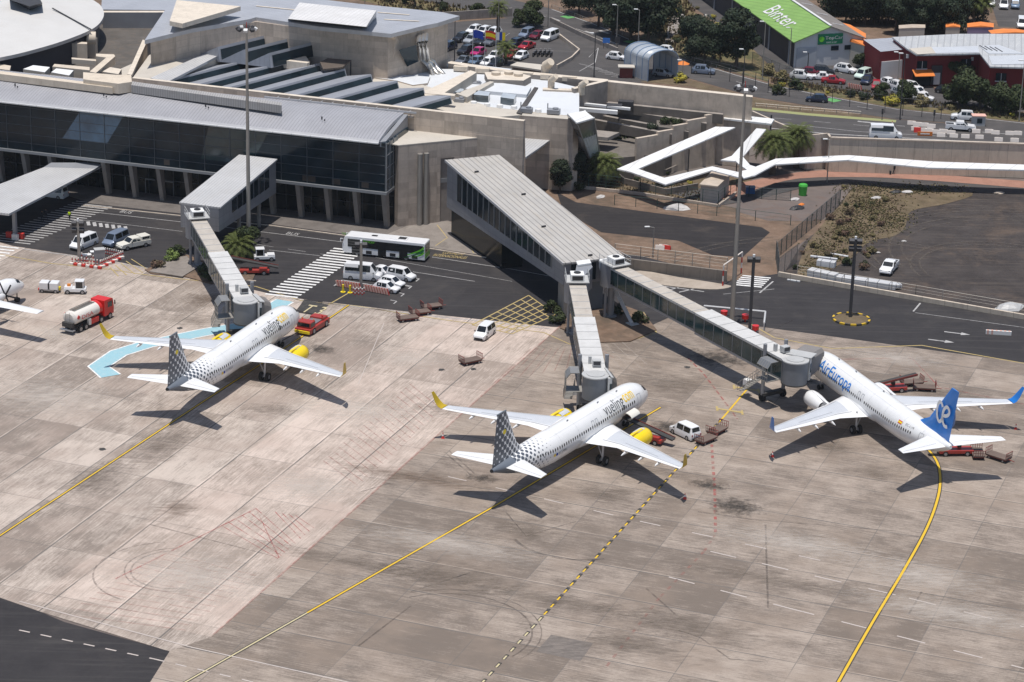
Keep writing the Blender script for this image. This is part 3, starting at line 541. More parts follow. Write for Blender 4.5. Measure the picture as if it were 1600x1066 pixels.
for q in ((1150, 792, 4.2, 3.4, 'stain_oil'), (818, 830, 5.2, 3.4, 'stain_tan'), (1105, 758, 3, 1.8, 'stain_oil'), (502, 546, 2.6, 2.0, 'stain_oil'), (1040, 668, 2.2, 3.0, 'stain_oil'), (325, 468, 4, 5, 'stain_brown'), (300, 500, 6, 4, 'stain_tan'), (755, 748, 2.6, 1.6, 'stain_oil'), (985, 520, 5, 4, 'stain_brown'), (900, 570, 3, 6, 'stain_tan'), (1250, 590, 5, 4, 'stain_oil'), (1300, 700, 4, 3, 'stain_tan'), (640, 745, 13, 2.6, 'stain_brown'), (700, 640, 5, 3, 'stain_tan'), (1200, 905, 13, 2.4, 'stain_tan'), (560, 880, 14, 2.5, 'stain_tan'), (275, 795, 3.5, 3.5, 'stain_brown'), (250, 700, 4, 9, 'stain_tan'), (150, 750, 4, 8, 'stain_tan'), (1050, 740, 11, 2.4, 'stain_tan'), (880, 940, 13, 2.2, 'stain_tan'), (1500, 620, 12, 2.6, 'stain_tan'), (1440, 900, 10, 5, 'stain_dust'), (1250, 850, 14, 4, 'stain_dust'), (1500, 960, 16, 4, 'stain_dust'), (700, 850, 14, 4, 'stain_dust'), (300, 900, 12, 8, 'stain_dust'), (80, 620, 12, 8, 'stain_dust'), (560, 640, 12, 7, 'stain_dust'), (1350, 600, 9, 3, 'stain_dust'), (1080, 980, 12, 4, 'stain_tan'), (1000, 1010, 8, 4, 'stain_tan'), (480, 760, 8, 6, 'stain_dust'), (1250, 640, 5, 3, 'stain_tan'), (420, 640, 4, 3, 'stain_tan'), (940, 770, 5, 3, 'stain_tan'), (1370, 740, 4, 3, 'stain_tan'), (700, 900, 9, 5, 'stain_tan'), (1120, 560, 6, 4, 'stain_oil'), (1060, 600, 8, 5, 'stain_tan'), (1400, 560, 9, 4, 'stain_dust'), (640, 560, 7, 5, 'stain_dust'), (90, 520, 6, 4, 'stain_dust')): decal(*q)
marks('repaired_slab', 'stain_dark', lambda b: b.add([W(x, y, .02) for x, y in ((861, 992), (927, 1005), (907, 1033), (838, 1018))], [(0, 1, 2, 3)]))
marks('manholes', 'line_black', lambda b: [blob(b, x, y, .45, .45, .022, i) for i, (x, y) in enumerate(((160, 702), (281, 513), (690, 578), (1074, 574), (740, 577)))])
marks('asphalt_patch', 'asphalt_lot', lambda b: [b.add([W(x, y, .03) for x, y in q], [tuple(range(len(q)))]) for q in (((505, 470), (475, 468), (462, 488), (494, 493)),)])
ax = Vector((math.cos(AX-R(90)), math.sin(AX-R(90)), 0)); ay = Vector((math.cos(AX), math.sin(AX), 0))
o = sheet('stand_number_board', [(476, 469), (514, 477), (492, 492), (463, 485)], 'line_black', .05)
tag(text_on('T 3', 'stand_number', 'line_cream', W(468, 487, .085), ax, ay, 3.0, 3.4), kind='structure')
fu = Vector((math.cos(FAC), math.sin(FAC), 0)); fv = Vector((-fu.y, fu.x, 0))
tag(text_on('LLEGADAS', 'road_lettering', 'line_yellow_worn', W(691, 396, .04), Vector((math.cos(R(-12)), math.sin(R(-12)), 0)), fv, 3.3, 1.2), kind='structure')
tag(text_on('INTERNACIONALES', 'road_lettering', 'line_yellow_worn', W(676, 400, .04), Vector((math.cos(R(-12)), math.sin(R(-12)), 0)), fv, 5.2, 1.2), kind='structure')
tag(text_on('BUS', 'road_lettering', 'line_white_worn', W(446, 366, .04), fu, fv, 2.0, 1.3), kind='structure'); tag(text_on('BUS', 'road_lettering', 'line_white_worn', W(186, 332, .04), fu, fv, 2.0, 1.3), kind='structure')
marks('forecourt_lines', 'line_yellow_worn', lambda b: (ribbon(b, [(683, 352), (699, 372), (680, 385)], .15, .06), ribbon(b, [(705, 355), (728, 373), (740, 396)], .15, .06)))
def upper(b):
 z = ZP
 r = lambda p, w_, d=None: ribbon(b, p, w_, .05, d, True, 0, z)
 r([(862, 15), (925, 37), (985, 63), (1060, 91), (1150, 118), (1205, 133), (1290, 151), (1400, 171), (1600, 193)], .25)
 r([(860, 28), (905, 55), (960, 78)], .2); r([(840, 22), (900, 45), (1000, 83), (1100, 112), (1200, 143), (1400, 177)], .15, (3, 6))
 r([(1205, 201), (1300, 210), (1600, 226)], .35); r([(1210, 185), (1400, 201)], .12, (3, 4)); r([(1220, 193), (1340, 206), (1480, 214)], .15); r([(1340, 190), (1378, 194)], .6)
 r([(1378, 195), (1600, 212)], .2, (1.5, 1))
 for x, y in ((868, 31), (922, 52), (945, 51), (960, 68)): r([(x-8, y-3), (x+6, y+2)], .7)
 for i in range(5): r([(700+i*22, 66-i*2), (709+i*22, 60-i*2)], .1)
 for i in range(6): r([(905+i*10, 100+i*4), (940+i*9, 108+i*3)], .15)
 r([(1305, 110), (1316, 116)], .12); r([(920, 90), (935, 75), (930, 98), (905, 112)], .15)
def dusty(b):
 for cx, cy, r0 in ((1600, 400, 19), (1600, 400, 21), (1600, 400, 24), (1600, 400, 25.5), (1560, 420, 12), (1560, 420, 13.5), (1330, 470, 30), (1330, 470, 31.5)): arc(b, cx, cy, r0, 60, 200, .35, .02, 24)
marks('tyre_tracks', 'dust_track', dusty)
marks('landside_markings', 'line_white_worn', upper)
marks('green_road_markings', 'paint_green', lambda b: [blob(b, 0, 0, 0, 0, 0, 0) if False else b.add([Vector((c.x+dx, c.y+dy, ZP+.06)) for dx, dy in ((-1.6, .3), (0, 1.6), (1.6, -.3), (0, -1.6))], [(0, 1, 2, 3)]) for c in (W(887, 27, ZP), W(986, 66, ZP), W(1301, 157, ZP))])
marks('lime_verge_line', 'line_lime', lambda b: ribbon(b, [(1170, 170), (1260, 179), (1400, 190)], 1.6, .05, None, True, 0, ZP))
for nm, pts in (('kerb', [(130, 322), (300, 340), (420, 353), (545, 370)]), ('kerb', [(668, 389), (770, 405)]), ('kerb', [(240, 418), (330, 436), (400, 440)])):
 b = MB(); P = [W(*p) for p in pts]
 for a, c in zip(P, P[1:]): b.wall(a, c, 0, .15, .25)
 tag(b.build(nm, 'concrete_plain'), kind='structure')
# ------------------------------------------------------------------ terminal front hall
T0 = Vector((-20.0, 389.2, 0)); TU = Vector((math.cos(FAC), math.sin(FAC), 0)); TN = Vector((TU.y, -TU.x, 0))   # TN points out of the facade, towards the stands
def T(u, n, z): return T0+TU*u+TN*n+Vector((0, 0, z))
def Tbox(b, u0, u1, n0, n1, z0, z1, mi=0): return b.box(T((u0+u1)/2, (n0+n1)/2, (z0+z1)/2), (u1-u0, abs(n1-n0), z1-z0), FAC, mi)
term = thing('terminal_building', 'long terminal hall with curved grey roof over a dark glass front on slanting concrete columns', 'terminal', T(-35, -4, 0))
TB = lambda: MB(term.location)
UL = -110
b = TB(); roof = []
for u in (UL, -.9):
 ring = []
 for n_, z in ((2.6, 14.35), (2.3, 14.75), (.5, 15.25), (-1.5, 15.75), (-4, 16.15), (-6.5, 16.35), (-9, 16.4), (-9, 15.9), (-6.5, 15.8), (-4, 15.55), (-1.5, 15.1), (.5, 14.6), (2.2, 14.15)): ring.append(T(u, n_, z))
 roof.append(ring)
b.loft(roof, mf=lambda i, j: 1 if j in (0, 12) else 0)
b.build('roof', ['roof_front', 'metal_edge'], term, smooth=25)
b = TB(); Tbox(b, UL, -.9, 2.5, 2.75, 14.2, 14.4); b.build('gutter', 'canopy_white', term)
b = TB()
for u in (-12, -32, -50, -66):
 p = T(u, -1.5, 16.0); b.cyl(p, p+Vector((0, 0, .5)), .12, n=6); b.cyl(T(u+.6, -1.2, 15.9), T(u+.6, -1.2, 16.2), .1, n=6)
b.each('roof_vent', 'steel_dark', term)
# upper glass box, overhanging
b = TB(); Tbox(b, UL, 0, -8.7, 1.8, 6.3, 14.2); b.build('glass_front', 'glass_dark', term)
for u0, u1, k in ((-54.5, -46.8, 0), (-30, -21.6, 1)):
 b = TB()
 z0, z1 = (9.1, 13.9) if k == 0 else (8.3, 13.9)
 pts = [T(u0+(0 if k else 1.8), 1.83, z1), T(u1+1.8, 1.83, z1), T(u1-1.2, 1.83, z0), T(u0-1.5, 1.83, z0)]
 b.quad(*pts); b.build('blue_pane', 'glass_blue' if k == 0 else 'glass_teal', term, fix=False)
b = TB()
for i in range(25): Tbox(b, -4.4*i-.05, -4.4*i+.05, 1.8, 1.9, 6.3, 14.2)
for z in (7.6, 9.1, 10.6, 12.1, 13.6): Tbox(b, UL, 0, 1.8, 1.87, z-.035, z+.035)
b.build('mullion', 'mullion', term)
b = TB()
for u, w_ in ((-9, 1.4), (-14, 2.2), (-4, 1.2), (-38, 1.0)): Tbox(b, u, u+w_, 1.79, 1.82, 6.6, 7.5)
b.each('lit_interior', 'glass_interior', term)
b = TB(); Tbox(b, UL, .3, -8.7, 2.1, 5.85, 6.3); b.build('floor_edge', 'mullion_light', term)
# right end of the box
b = TB(); Tbox(b, 0, .12, -3.2, 1.8, 6.35, 14.1); b.build('end_glazing', 'glass_grey', term)
b = TB()
for n_ in (1.8, .2, -1.5, -3.2): Tbox(b, .0, .2, n_-.06, n_+.06, 6.3, 14.3)
for z in (8.2, 10.2, 12.2): Tbox(b, .0, .18, -3.2, 1.8, z-.05, z+.05)
b.build('end_frame', 'mullion_light', term)
b = TB(); b.prism([T(-.9, 2.0, 14.4), T(-.9, -9, 16.2), T(-.2, -9, 16.2), T(-.2, 1.2, 14.4)], 13.6); b.build('gable_end', 'clad', term)
# ground floor
b = TB(); Tbox(b, UL, -.2, -8.7, -2.6, 0, 5.85); b.build('ground_floor_glazing', 'glass_bottom', term)
b = TB()
for i in range(52): Tbox(b, -2.2*i-1-.04, -2.2*i-1+.04, -2.6, -2.5, 0, 5.85)
for z in (2.6, 4.4): Tbox(b, UL, -.2, -2.6, -2.52, z-.04, z+.04)
b.build('ground_floor_frame', 'mullion', term)
b = TB()
for u in (-40, -38.4, -43.4, -47): Tbox(b, u, u+.12, -2.5, -2.3, .1, 2.5)
for u in (-40, -43.4): Tbox(b, u, u+1.7, -2.5, -2.3, 2.4, 2.55)
b.each('door_frame', 'mullion_light', term)
for i in range(17):
 u = -.3-4.85*i; b = TB()
 if -74 < u < -40 and i in (11,): continue
 b.prism([T(u-.35, 2.0, 5.85), T(u+.35, 2.0, 5.85), T(u+.35, .3, 5.85), T(u-.35, .3, 5.85)], [T(u-.35, .5, 0), T(u+.35, .5, 0), T(u+.35, -.4, 0), T(u-.35, -.4, 0)])
 b.build('column', 'column_conc', term)
# parapet and service trough behind the roof
b = TB(); A, B_ = W(206, 122, 17), W(818, 197, 16.2)
dw = (B_-A); dw.z = 0; dl = dw.normalized(); dn = Vector((dl.y, -dl.x, 0))
b.prism([Vector((A.x, A.y, 17)), Vector((B_.x, B_.y, 17)), Vector((B_.x, B_.y, 17))-dn*.9, Vector((A.x, A.y, 17))-dn*.9], 6, mt=1)
b.build('parapet_wall', ['concrete_wall', 'concrete_white_top'], term)
b = TB(); b.prism([Vector((B_.x, B_.y, 0))-dl*12+dn*.03+Vector((0, 0, 14)), Vector((B_.x, B_.y, 14))+dn*.03, Vector((B_.x, B_.y, 14))-dn*.5, Vector((B_.x, B_.y, 14))-dl*12-dn*.5], 0); b.build('end_wall', 'concrete_wall', term)
b = TB()                                                   # pergola frame on the roof edge
for i in range(13):
 u = -1.2-1.9*i; b.box(T(u+1.2, -10.0, 16.6), (.12, 2.2, .2), FAC)
Tbox(b, -25, 1.2, -9.2, -9.0, 16.4, 16.7); Tbox(b, -25, 1.2, -11.2, -11.0, 16.5, 16.8)
b.build('roof_pergola', 'metal_edge', term)
b = TB(); Tbox(b, -66, .6, -11.0, -9.05, 15.6, 15.9); b.build('roof_walkway', 'concrete_grey', term)
b = TB(); b.prism([W(x, y, 17.3) for x, y in ((-30, 107), (172, 133), (176, 137), (-30, 112))], 16.2); b.build('roof_duct', 'duct_cream', term)
b = TB(); b.prism([W(x, y, 17.6) for x, y in ((205, 127), (440, 160), (440, 165), (205, 133))], 16.3); b.build('roof_screen', 'louvre', term)
b = TB(); b.prism([W(x, y, 18.0) for x, y in ((130, 113), (180, 117), (205, 117), (206, 128), (185, 131), (130, 124))], 16.3); b.build('roof_duct', 'duct_cream', term)
# concrete stair tower at the right end
tower = thing('stair_tower', 'blank concrete tower with two grey downpipes at the right end of the glass hall', 'tower', W(700, 340))
B2 = lambda: MB(tower.location)
a0 = Vector((-18.6, 389.4, 0)); a1 = Vector((-1.6, 397.2, 0)); td = (a1-a0).normalized(); tn = Vector((td.y, -td.x, 0))
def Q(u, n, z): return a0+td*u+tn*n+Vector((0, 0, z))
def Qbox(b, u0, u1, n0, n1, z0, z1, mi=0): return b.box(Q((u0+u1)/2, (n0+n1)/2, (z0+z1)/2), (u1-u0, abs(n1-n0), z1-z0), math.atan2(td.y, td.x), mi)
TL = (a1-a0).length
back = [Q(TL, -1, 0), T(2, -10.6, 0), T(-2, -9, 0)]
b = B2()
b.prism([Q(0, 0, 13.3), Q(7.2, 0, 13.3), Q(7.2, -1.5, 13.3), Q(0, -1.5, 13.3)], 0); b.prism([Q(9.6, 0, 13.3), Q(TL, 0, 13.3), Q(TL, -1.5, 13.3), Q(9.6, -1.5, 13.3)], 0)
Qbox(b, 7.2, 9.6, -1.5, 0, 10.6, 13.3)
b.build('wall', 'concrete_tower', tower)
b = B2(); b.prism([Q(0, 0.02, 13.45), Q(TL+.02, 0.02, 13.45), Q(TL, -4.5, 13.45), T(1.2, -10.5, 13.45), T(-.8, -9, 13.45), T(-.8, -1, 13.45)], 13.3); b.build('roof', 'roof_beige', tower)
b = B2(); b.prism([Q(.4, -.3, 13.2), Q(TL-.3, -.3, 13.2), Q(TL-.3, -5.5, 13.2), Q(2, -8, 13.2)], 0); b.build('core', 'concrete_grey', tower)
for u in (3.55, 4.65):
 b = B2(); p = Q(u, .3, 0); b.cyl(p, p+Vector((0, 0, 11.8)), .42, n=14); b.build('downpipe', 'steel_pole', tower, smooth=40)
b = B2(); Qbox(b, 7.2, 9.6, -1.0, -.6, 0, 10.6); b.build('window', 'glass_dark', tower)
b = B2()
for z in (.1, 2.9, 3.3, 6.7, 7.1): Qbox(b, 7.2, 9.6, -.6, -.45, z, z+.15)
for u in (7.9, 8.6): Qbox(b, u, u+.08, -.6, -.45, 0, 2.9)
Qbox(b, 7.2, 9.6, -.6, -.2, 6.5, 7.2); b.each('window_frame', 'mullion_light', tower)
# ------------------------------------------------------------------ long pier building on the right
pier = thing('pier_building', 'long grey ribbed pier sloping down from the concrete tower', 'boarding pier', (3, 366, 0))
PB = lambda: MB(pier.location)
fl, bl_ = Vector((7.2, 348.9, 0)), Vector((-10.8, 385.9, 0)); fr, br = Vector((15.4, 352.6, 0)), Vector((-3.0, 389.4, 0))
def PZ(t): return 8.2+t*4.1
pd = (bl_-fl); PL = pd.length; pdn = pd.normalized(); pn = Vector((-pdn.y, pdn.x, 0))   # pn points to the left side
def PP(t, s, z): return fl.lerp(bl_, t).lerp(fr.lerp(br, t), s)+Vector((0, 0, z))
b = PB()
b.loft([[PP(t, -.05, PZ(t)), PP(t, 1.03, PZ(t)), PP(t, 1.03, PZ(t)-.25), PP(t, -.05, PZ(t)-.25)] for t in (-.012, 1.0)]); b.build('roof', 'roof_pier', pier)
b = PB(); b.loft([[PP(t, -.055, PZ(t)+.03), PP(t, -.045, PZ(t)+.03), PP(t, -.045, PZ(t)-.35), PP(t, -.055, PZ(t)-.35)] for t in (-.012, 1.0)]); b.build('roof_edge', 'metal_edge', pier)
b = PB(); b.loft([[PP(t, 0, PZ(t)-.25), PP(t, 1, PZ(t)-.25), PP(t, 1, 4.6), PP(t, 0, 4.6)] for t in (0, 1.0)], cap=True); b.build('wall', 'clad_panel', pier)
def win(t0, t1):
 b = PB(); zb0, zb1 = 5.9+t0*.9, 5.9+t1*.9
 q = [PP(t0, 0, zb0), PP(t1, 0, zb1), PP(t1, 0, PZ(t1)-.55), PP(t0, 0, PZ(t0)-.55)]
 b.add([p+pn*.04 for p in q], [(0, 1, 2, 3)]); return b
for i in range(17):
 t0 = .1+i*.0475; fr_ = win(t0, t0+.042).build('window', 'glass_dark', pier, fix=False)
b = PB()
for i in range(18):
 t0 = .1+i*.0475; b.box(PP(t0-.003, 0, (5.9+t0*.9+PZ(t0)-.5)/2)+pn*.08, (.14, .14, PZ(t0)-.5-5.9-t0*.9), math.atan2(pn.y, pn.x))
b.each('window_post', 'mullion_light', pier)
b = PB(); b.prism([PP(0, .28, 4.6), PP(0, .02, 4.6), PP(.05, .02, 4.6), PP(.05, .28, 4.6)], 0); b.build('support', 'column_conc', pier)
b = PB(); b.prism([PP(.55, .1, 4.6), PP(.55, .5, 4.6), PP(1, .5, 4.6), PP(1, .1, 4.6)], 0); b.build('support', 'glass_bottom', pier)
b = PB(); b.prism([PP(.02, .45, 4.6), PP(.02, .75, 4.6), PP(.12, .75, 4.6), PP(.12, .45, 4.6)], 0); b.build('lift_shaft', 'bridge_cab', pier)
b = PB()
for s0, s1 in ((.12, .28), (.48, .56)):
 q = [PP(0, s0, 5.0), PP(0, s1, 5.0), PP(0, s1, 7.6), PP(0, s0, 7.6)]; b.add([p-pdn*.05 for p in q], [(0, 1, 2, 3)])
b.each('front_window', 'glass_dark', pier)
b = PB()
for t, s in ((.3, .3), (.6, .6), (.85, .25), (.02, .5)): p = PP(t, s, PZ(t)); b.box(p+Vector((0, 0, .15)), (.7, .15, .25), .5)
b.each('roof_vent', 'steel_dark', pier)
# ------------------------------------------------------------------ small gate building left, and the open canopy
gate = thing('gate_building', 'small grey gate building with pale ribbed roof projecting from the glass front', 'gate building', W(370, 330))
GB = lambda: MB(gate.location)
g0 = [Vector((-51.0, 372.6, 0)), Vector((-44.5, 370.5, 0)), Vector((-37.9, 391.8, 0)), Vector((-44.2, 393.8, 0))]
zz = [8.3, 8.3, 10.0, 10.0]
b = GB(); b.prism([g0[i]+Vector((0, 0, zz[i])) for i in range(4)], [g0[i]+Vector((0, 0, zz[i]-.25)) for i in range(4)]); b.build('roof', 'roof_gate', gate)
ins = [g0[0].lerp(g0[2], .03), g0[1].lerp(g0[3], .03)]
gi = [g0[0]*.97+g0[1]*.03, g0[1]*.96+g0[0]*.04, g0[2]*.96+g0[3]*.04, g0[3]*.97+g0[2]*.03]
b = GB(); b.prism([gi[i]+Vector((0, 0, zz[i]-.25)) for i in range(4)], [gi[i]+Vector((0, 0, 4.4)) for i in range(4)]); b.build('wall', 'clad_panel', gate)
for i in range(7):
 t0, t1 = .22+i*.095, .22+i*.095+.082; p0, p1 = gi[1].lerp(gi[2], t0), gi[1].lerp(gi[2], t1); d = (p1-p0).normalized(); n_ = Vector((d.y, -d.x, 0))*.05
 b = GB(); b.add([p0+n_+Vector((0, 0, 6.0)), p1+n_+Vector((0, 0, 6.1)), p1+n_+Vector((0, 0, 8.0+t1*1.7-.4)), p0+n_+Vector((0, 0, 8.0+t0*1.7-.4))], [(0, 1, 2, 3)]); b.build('window', 'glass_dark', gate, fix=False)
for t in (.45, .8):
 p = gi[1].lerp(gi[2], t); b = GB(); b.cyl((p.x-1, p.y, 0), (p.x-1, p.y, 4.4), .3, n=12); b.build('column', 'column_conc', gate)
p = gi[1].lerp(gi[0], .35); b = GB(); b.box((p.x, p.y+.6, 2.2), (1.0, .9, 4.4), FAC); b.build('column', 'column_conc', gate)
can = thing('walkway_canopy', 'pale flat roofed canopy on grey posts over the shaded crossing at the left edge', 'canopy', W(22, 372))
CB = lambda: MB(can.location)
zc = 5.0
cp = [W(80, 257, zc), W(162, 257, zc), W(14, 334, zc), W(-90, 322, zc)]
b = CB(); b.slab([Vector((p.x, p.y, zc)) for p in cp], .35); b.build('roof', 'roof_gate', can)
b = CB(); b.prism([cp[0]+Vector((0, 0, .3)), cp[1]+Vector((0, 0, .3)), cp[1].lerp(cp[2], .09)+Vector((0, 0, .02)), cp[0].lerp(cp[3], .07)+Vector((0, 0, .02))], zc-.2); b.build('roof_flashing', 'clad', can)
for x, y in ((24, 372), (-60, 362)):
 p = W(x, y); b = CB(); b.box((p.x, p.y, zc/2-.1), (.55, .55, zc-.25), FAC); b.build('post', 'bridge_steel', can)
for i, (x, y) in enumerate(((15, 371), (24, 375), (33, 373))):
 p = W(x, y); b = MB(p); b.box((p.x, p.y, .45), (.95, .6, .9), FAC); o = b.build('water_barrier', 'barrier_red' if i != 1 else 'barrier_white')
 o.location = p; tag(o, ('left red', 'white', 'right red')[i]+' plastic barrier block at the foot of the canopy post', 'barrier', 'barrier blocks round the canopy post')
# ------------------------------------------------------------------ sawtooth roofed hall behind the front hall
saw = thing('sawtooth_hall', 'low hall with a stair of grey sawtooth roof lights behind the long concrete parapet', 'hall', W(450, 200, 0))
SB = lambda: MB(saw.location)
b = SB(); b.prism([W(x, y, 12.6) for x, y in ((150, 125), (250, 80), (430, 60), (560, 100), (760, 165), (760, 200), (200, 130))], 6); b.build('lower_roof', 'roof_beige', saw)
sd = Vector((math.cos(R(233)), math.sin(R(233)), 0))
tips = [(382, 78), (420, 85), (459, 93), (500, 99), (539, 107), (580, 116), (621, 126), (662, 137), (704, 149.5)]
TP = [W(x, y, 15.6) for x, y in tips]
def tooth(R0, Pv, L, zr, drop):
 "R0: tip of this ridge, Pv: tip of the ridge to its left"
 b = SB(); e = sd*L; g0 = Vector((Pv.x, Pv.y, zr-drop)); r0 = Vector((R0.x, R0.y, zr)); lean = TU*.35
 top = [g0, r0, r0+e, g0+e]
 b.add([g0, r0, r0+e, g0+e, r0+lean-Vector((0, 0, drop)), r0+e+lean-Vector((0, 0, drop))], [(0, 1, 2, 3), (1, 4, 5, 2), (0, 4, 1), (3, 2, 5)])
 b.f = b.f; return b
for i in range(1, len(TP)):
 L = 24 if i > 3 else 24
 t_ = tooth(TP[i], TP[i-1], L, 15.6, 1.35); o = t_.build('roof_light', 'roof_saw', saw)
 b = SB(); q = [TP[i]+TU*.16+sd*.3-Vector((0, 0, .35)), TP[i]+TU*.16+sd*L-Vector((0, 0, .35)), TP[i]+TU*.42+sd*L-Vector((0, 0, 1.25)), TP[i]+TU*.42+sd*.3-Vector((0, 0, 1.25))]
 b.add(q, [(0, 1, 2, 3)]); b.build('glazing', 'glass_dark', o, fix=False)
TP2 = [W(x, y, 18) for x, y in ((420, 38), (456, 45), (496, 49), (535, 54))]
for i in range(1, 4):
 o = tooth(TP2[i], TP2[i-1], 19, 18, 2.6).build('roof_light', 'roof_saw', saw)
 b = SB(); q = [TP2[i]+TU*.15+sd*.3-Vector((0, 0, .5)), TP2[i]+TU*.15+sd*18.5-Vector((0, 0, .5)), TP2[i]+TU*.45+sd*18.5-Vector((0, 0, 2.5)), TP2[i]+TU*.45+sd*.3-Vector((0, 0, 2.5))]
 b.add(q, [(0, 1, 2, 3)]); b.build('glazing', 'glass_dark', o, fix=False)
b = SB(); b.prism([W(x, y, 16) for x, y in ((420, 84), (478, 88), (484, 97), (480, 99), (423, 92))], 14.6); b.build('parapet', 'concrete_white_top', saw)
b = SB(); b.prism([W(x, y, 16.2) for x, y in ((500, 97), (512, 91), (548, 94), (535, 105), (505, 108))], 15.9); b.build('timber_deck', 'deck_timber', saw)
b = SB()
for x, y in ((548, 94), (535, 105), (505, 108), (566, 92)): p = W(x, y, 15.9); b.cyl(p, (p.x, p.y, 13), .12, n=6)
b.each('deck_post', 'steel_dark', saw)
b = SB(); b.prism([W(x, y, 15.9) for x, y in ((208, 121), (233, 86), (300, 74), (352, 70), (372, 78), (250, 124))], 12.0); b.build('beige_roof', 'roof_beige', saw)
b = SB(); b.prism([W(x, y, 16.3) for x, y in ((235, 122), (330, 79), (343, 86), (262, 128))], 15.9); b.build('ribbed_panel', 'roof_gate', saw)
b = SB()
for x, y in ((310, 64), (322, 67), (341, 70), (372, 80)): b.box(W(x, y, 14.5), (2.0, 1.0, 1.4), R(-10))
b.prism([W(x, y, 16) for x, y in ((300, 63), (350, 70), (350, 72), (302, 66))], 15.6); b.each('roof_duct', 'duct_cream', saw)
# ------------------------------------------------------------------ rear hall with the large blue-grey roof
rear = thing('rear_hall', 'large concrete hall with wide blue grey roof and slanting buttresses behind the sawtooth roofs', 'hall', W(480, 90, 0))
RB = lambda: MB(rear.location)
ro = [(226, 63), (300, 45), (390, 30), (400, 27), (500, 42), (611, 53), (668, 39), (684, 36), (718, 25), (690, 19), (560, 6), (460, -6), (280, -14), (255, 20)]
b = RB(); P_ = [W(x, y, 21) for x, y in ro]; b.slab(P_, .7, 1, 0); b.build('roof', ['roof_rear', 'metal_edge'], rear)
wl = [(235, 64), (300, 50), (390, 36), (400, 34), (500, 48), (606, 57), (674, 42), (700, 32), (560, 8), (300, -5)]
b = RB(); b.prism([W(x, y, 20.3) for x, y in wl], 6); b.build('wall', 'concrete_wall', rear)
for (x0, y0, x1, y1, x2, y2) in ((606, 57, 617, 58, 641, 112), (672, 43, 679, 42, 703, 98)):
 a_, c_, d_ = W(x0, y0, 20.2), W(x1, y1, 20.2), W(x2, y2, 12.0)
 n_ = Vector((.35, .93, 0))*.8
 b = RB(); q = [a_, c_, Vector((d_.x, d_.y, 12.0)), Vector((a_.x, a_.y, 12.0))]
 b.prism([q[0], q[1], q[2], q[3]], [p+n_ for p in q]) if False else b.add([*q, *[p+n_ for p in q]], [(0, 1, 2, 3), (7, 6, 5, 4), (0, 4, 5, 1), (1, 5, 6, 2), (2, 6, 7, 3), (3, 7, 4, 0)])
 b.build('buttress', 'concrete_plain', rear)
b = RB(); q = [W(624, 70, 18.3), W(651, 62, 18.9), W(655, 88, 15.4), W(637, 96, 14.6)]; b.add([p-Vector((0, 2.2, .4)) for p in q], [(0, 1, 2, 3)]); b.build('window', 'glass_dark', rear, fix=False)
b = RB(); b.prism([W(x, y, 23.4) for x, y in ((468, 4), (588, 16.5), (572, 42), (450, 29.5))], [W(x, y, 21.05) for x, y in ((468, 8), (588, 27), (574, 43), (450, 30))]); b.build('roof_lantern', 'roof_white', rear)
b = RB(); b.prism([W(x, y, 23) for x, y in ((276, 0), (376, 10), (350, 18), (285, 37), (265, 33))], 22.2); b.build('roof_lantern', 'concrete_white_top', rear)
b = RB()
for x0, y0, x1, y1 in ((590, 20, 640, 24), (600, 31, 655, 34), (-0+400, 10, 460, 16)): ribbon(b, [(x0, y0), (x1, y1)], .5, .1, None, True, 0, 21)
b.each('roof_rail', 'concrete_white_top', rear)
for k in range(3):
 b = RB(); x = 655+k*5.5; zt = 19.4
 tube = [W(x, 56-k*.6, zt), W(x+1, 66, zt-1.5), W(x+3, 84, 15.4), W(x+14-k, 93-k*2, 14.6), W(x+18, 101-k, 13.6), W(x+22+k*3, 112-k, 12.8)]
 P3 = [p-Vector((0, 2.4-.3*i_, .6)) for i_, p in enumerate(tube)]; P3.insert(0, P3[0]+Vector((0, 3.2, .5)))
 ring = []
 for i, p in enumerate(P3):
  d = (P3[min(i+1, 6)]-P3[max(i-1, 0)]).normalized(); qd = d.to_track_quat('Z', 'Y'); ring.append([p+qd @ Vector((.42*math.cos(j*math.pi/5), .42*math.sin(j*math.pi/5), 0)) for j in range(10)])
 b.loft(ring)
 b.build('air_duct', 'silver_duct', rear, smooth=50)
# ------------------------------------------------------------------ flat white roofed annex
ann = thing('flat_roof_annex', 'concrete annex with white flat roofs, skylights and plant before the car park', 'annex', W(760, 180, 0))
AB = lambda: MB(ann.location)
def apr(name, pts, z, zb, m, mt=None):
 b = AB(); b.prism([W(x, y, z) for x, y in pts], zb, mt=1 if mt else None); return b.build(name, [m, mt] if mt else m, ann)
apr('wall', [(690, 166), (720, 160), (905, 183), (896, 187), (820, 181), (700, 172)], 12.35, 0, 'concrete_wall', 'roof_beige')
apr('roof', [(640, 118), (672, 108), (780, 108), (905, 137), (905, 180), (880, 180), (700, 160), (660, 135)], 12.4, 5, 'concrete_plain', 'membrane')
apr('white_roof', [(558, 112), (672, 120), (668, 130), (645, 133), (620, 126), (560, 118)], 12.8, 11, 'concrete_plain', 'membrane')
apr('roof_beam', [(662, 143), (735, 110), (745, 113), (690, 148), (664, 150)], 14.6, 12.4, 'wall_cream', 'concrete_white_top')
apr('roof_beam', [(662, 141), (712, 147), (710, 150), (664, 146)], 14.7, 14.0, 'concrete_white_top')
apr('roof_beam', [(712, 146), (766, 127), (772, 128), (730, 152)], 13.6, 12.4, 'roof_beige')
apr('roof_walkway', [(807, 176), (835, 136), (841, 137), (815, 178)], 12.6, 12.41, 'asphalt_old')
apr('raised_white_roof', [(757, 142), (770, 128), (830, 136), (823, 148)], 13.0, 12.4, 'membrane')
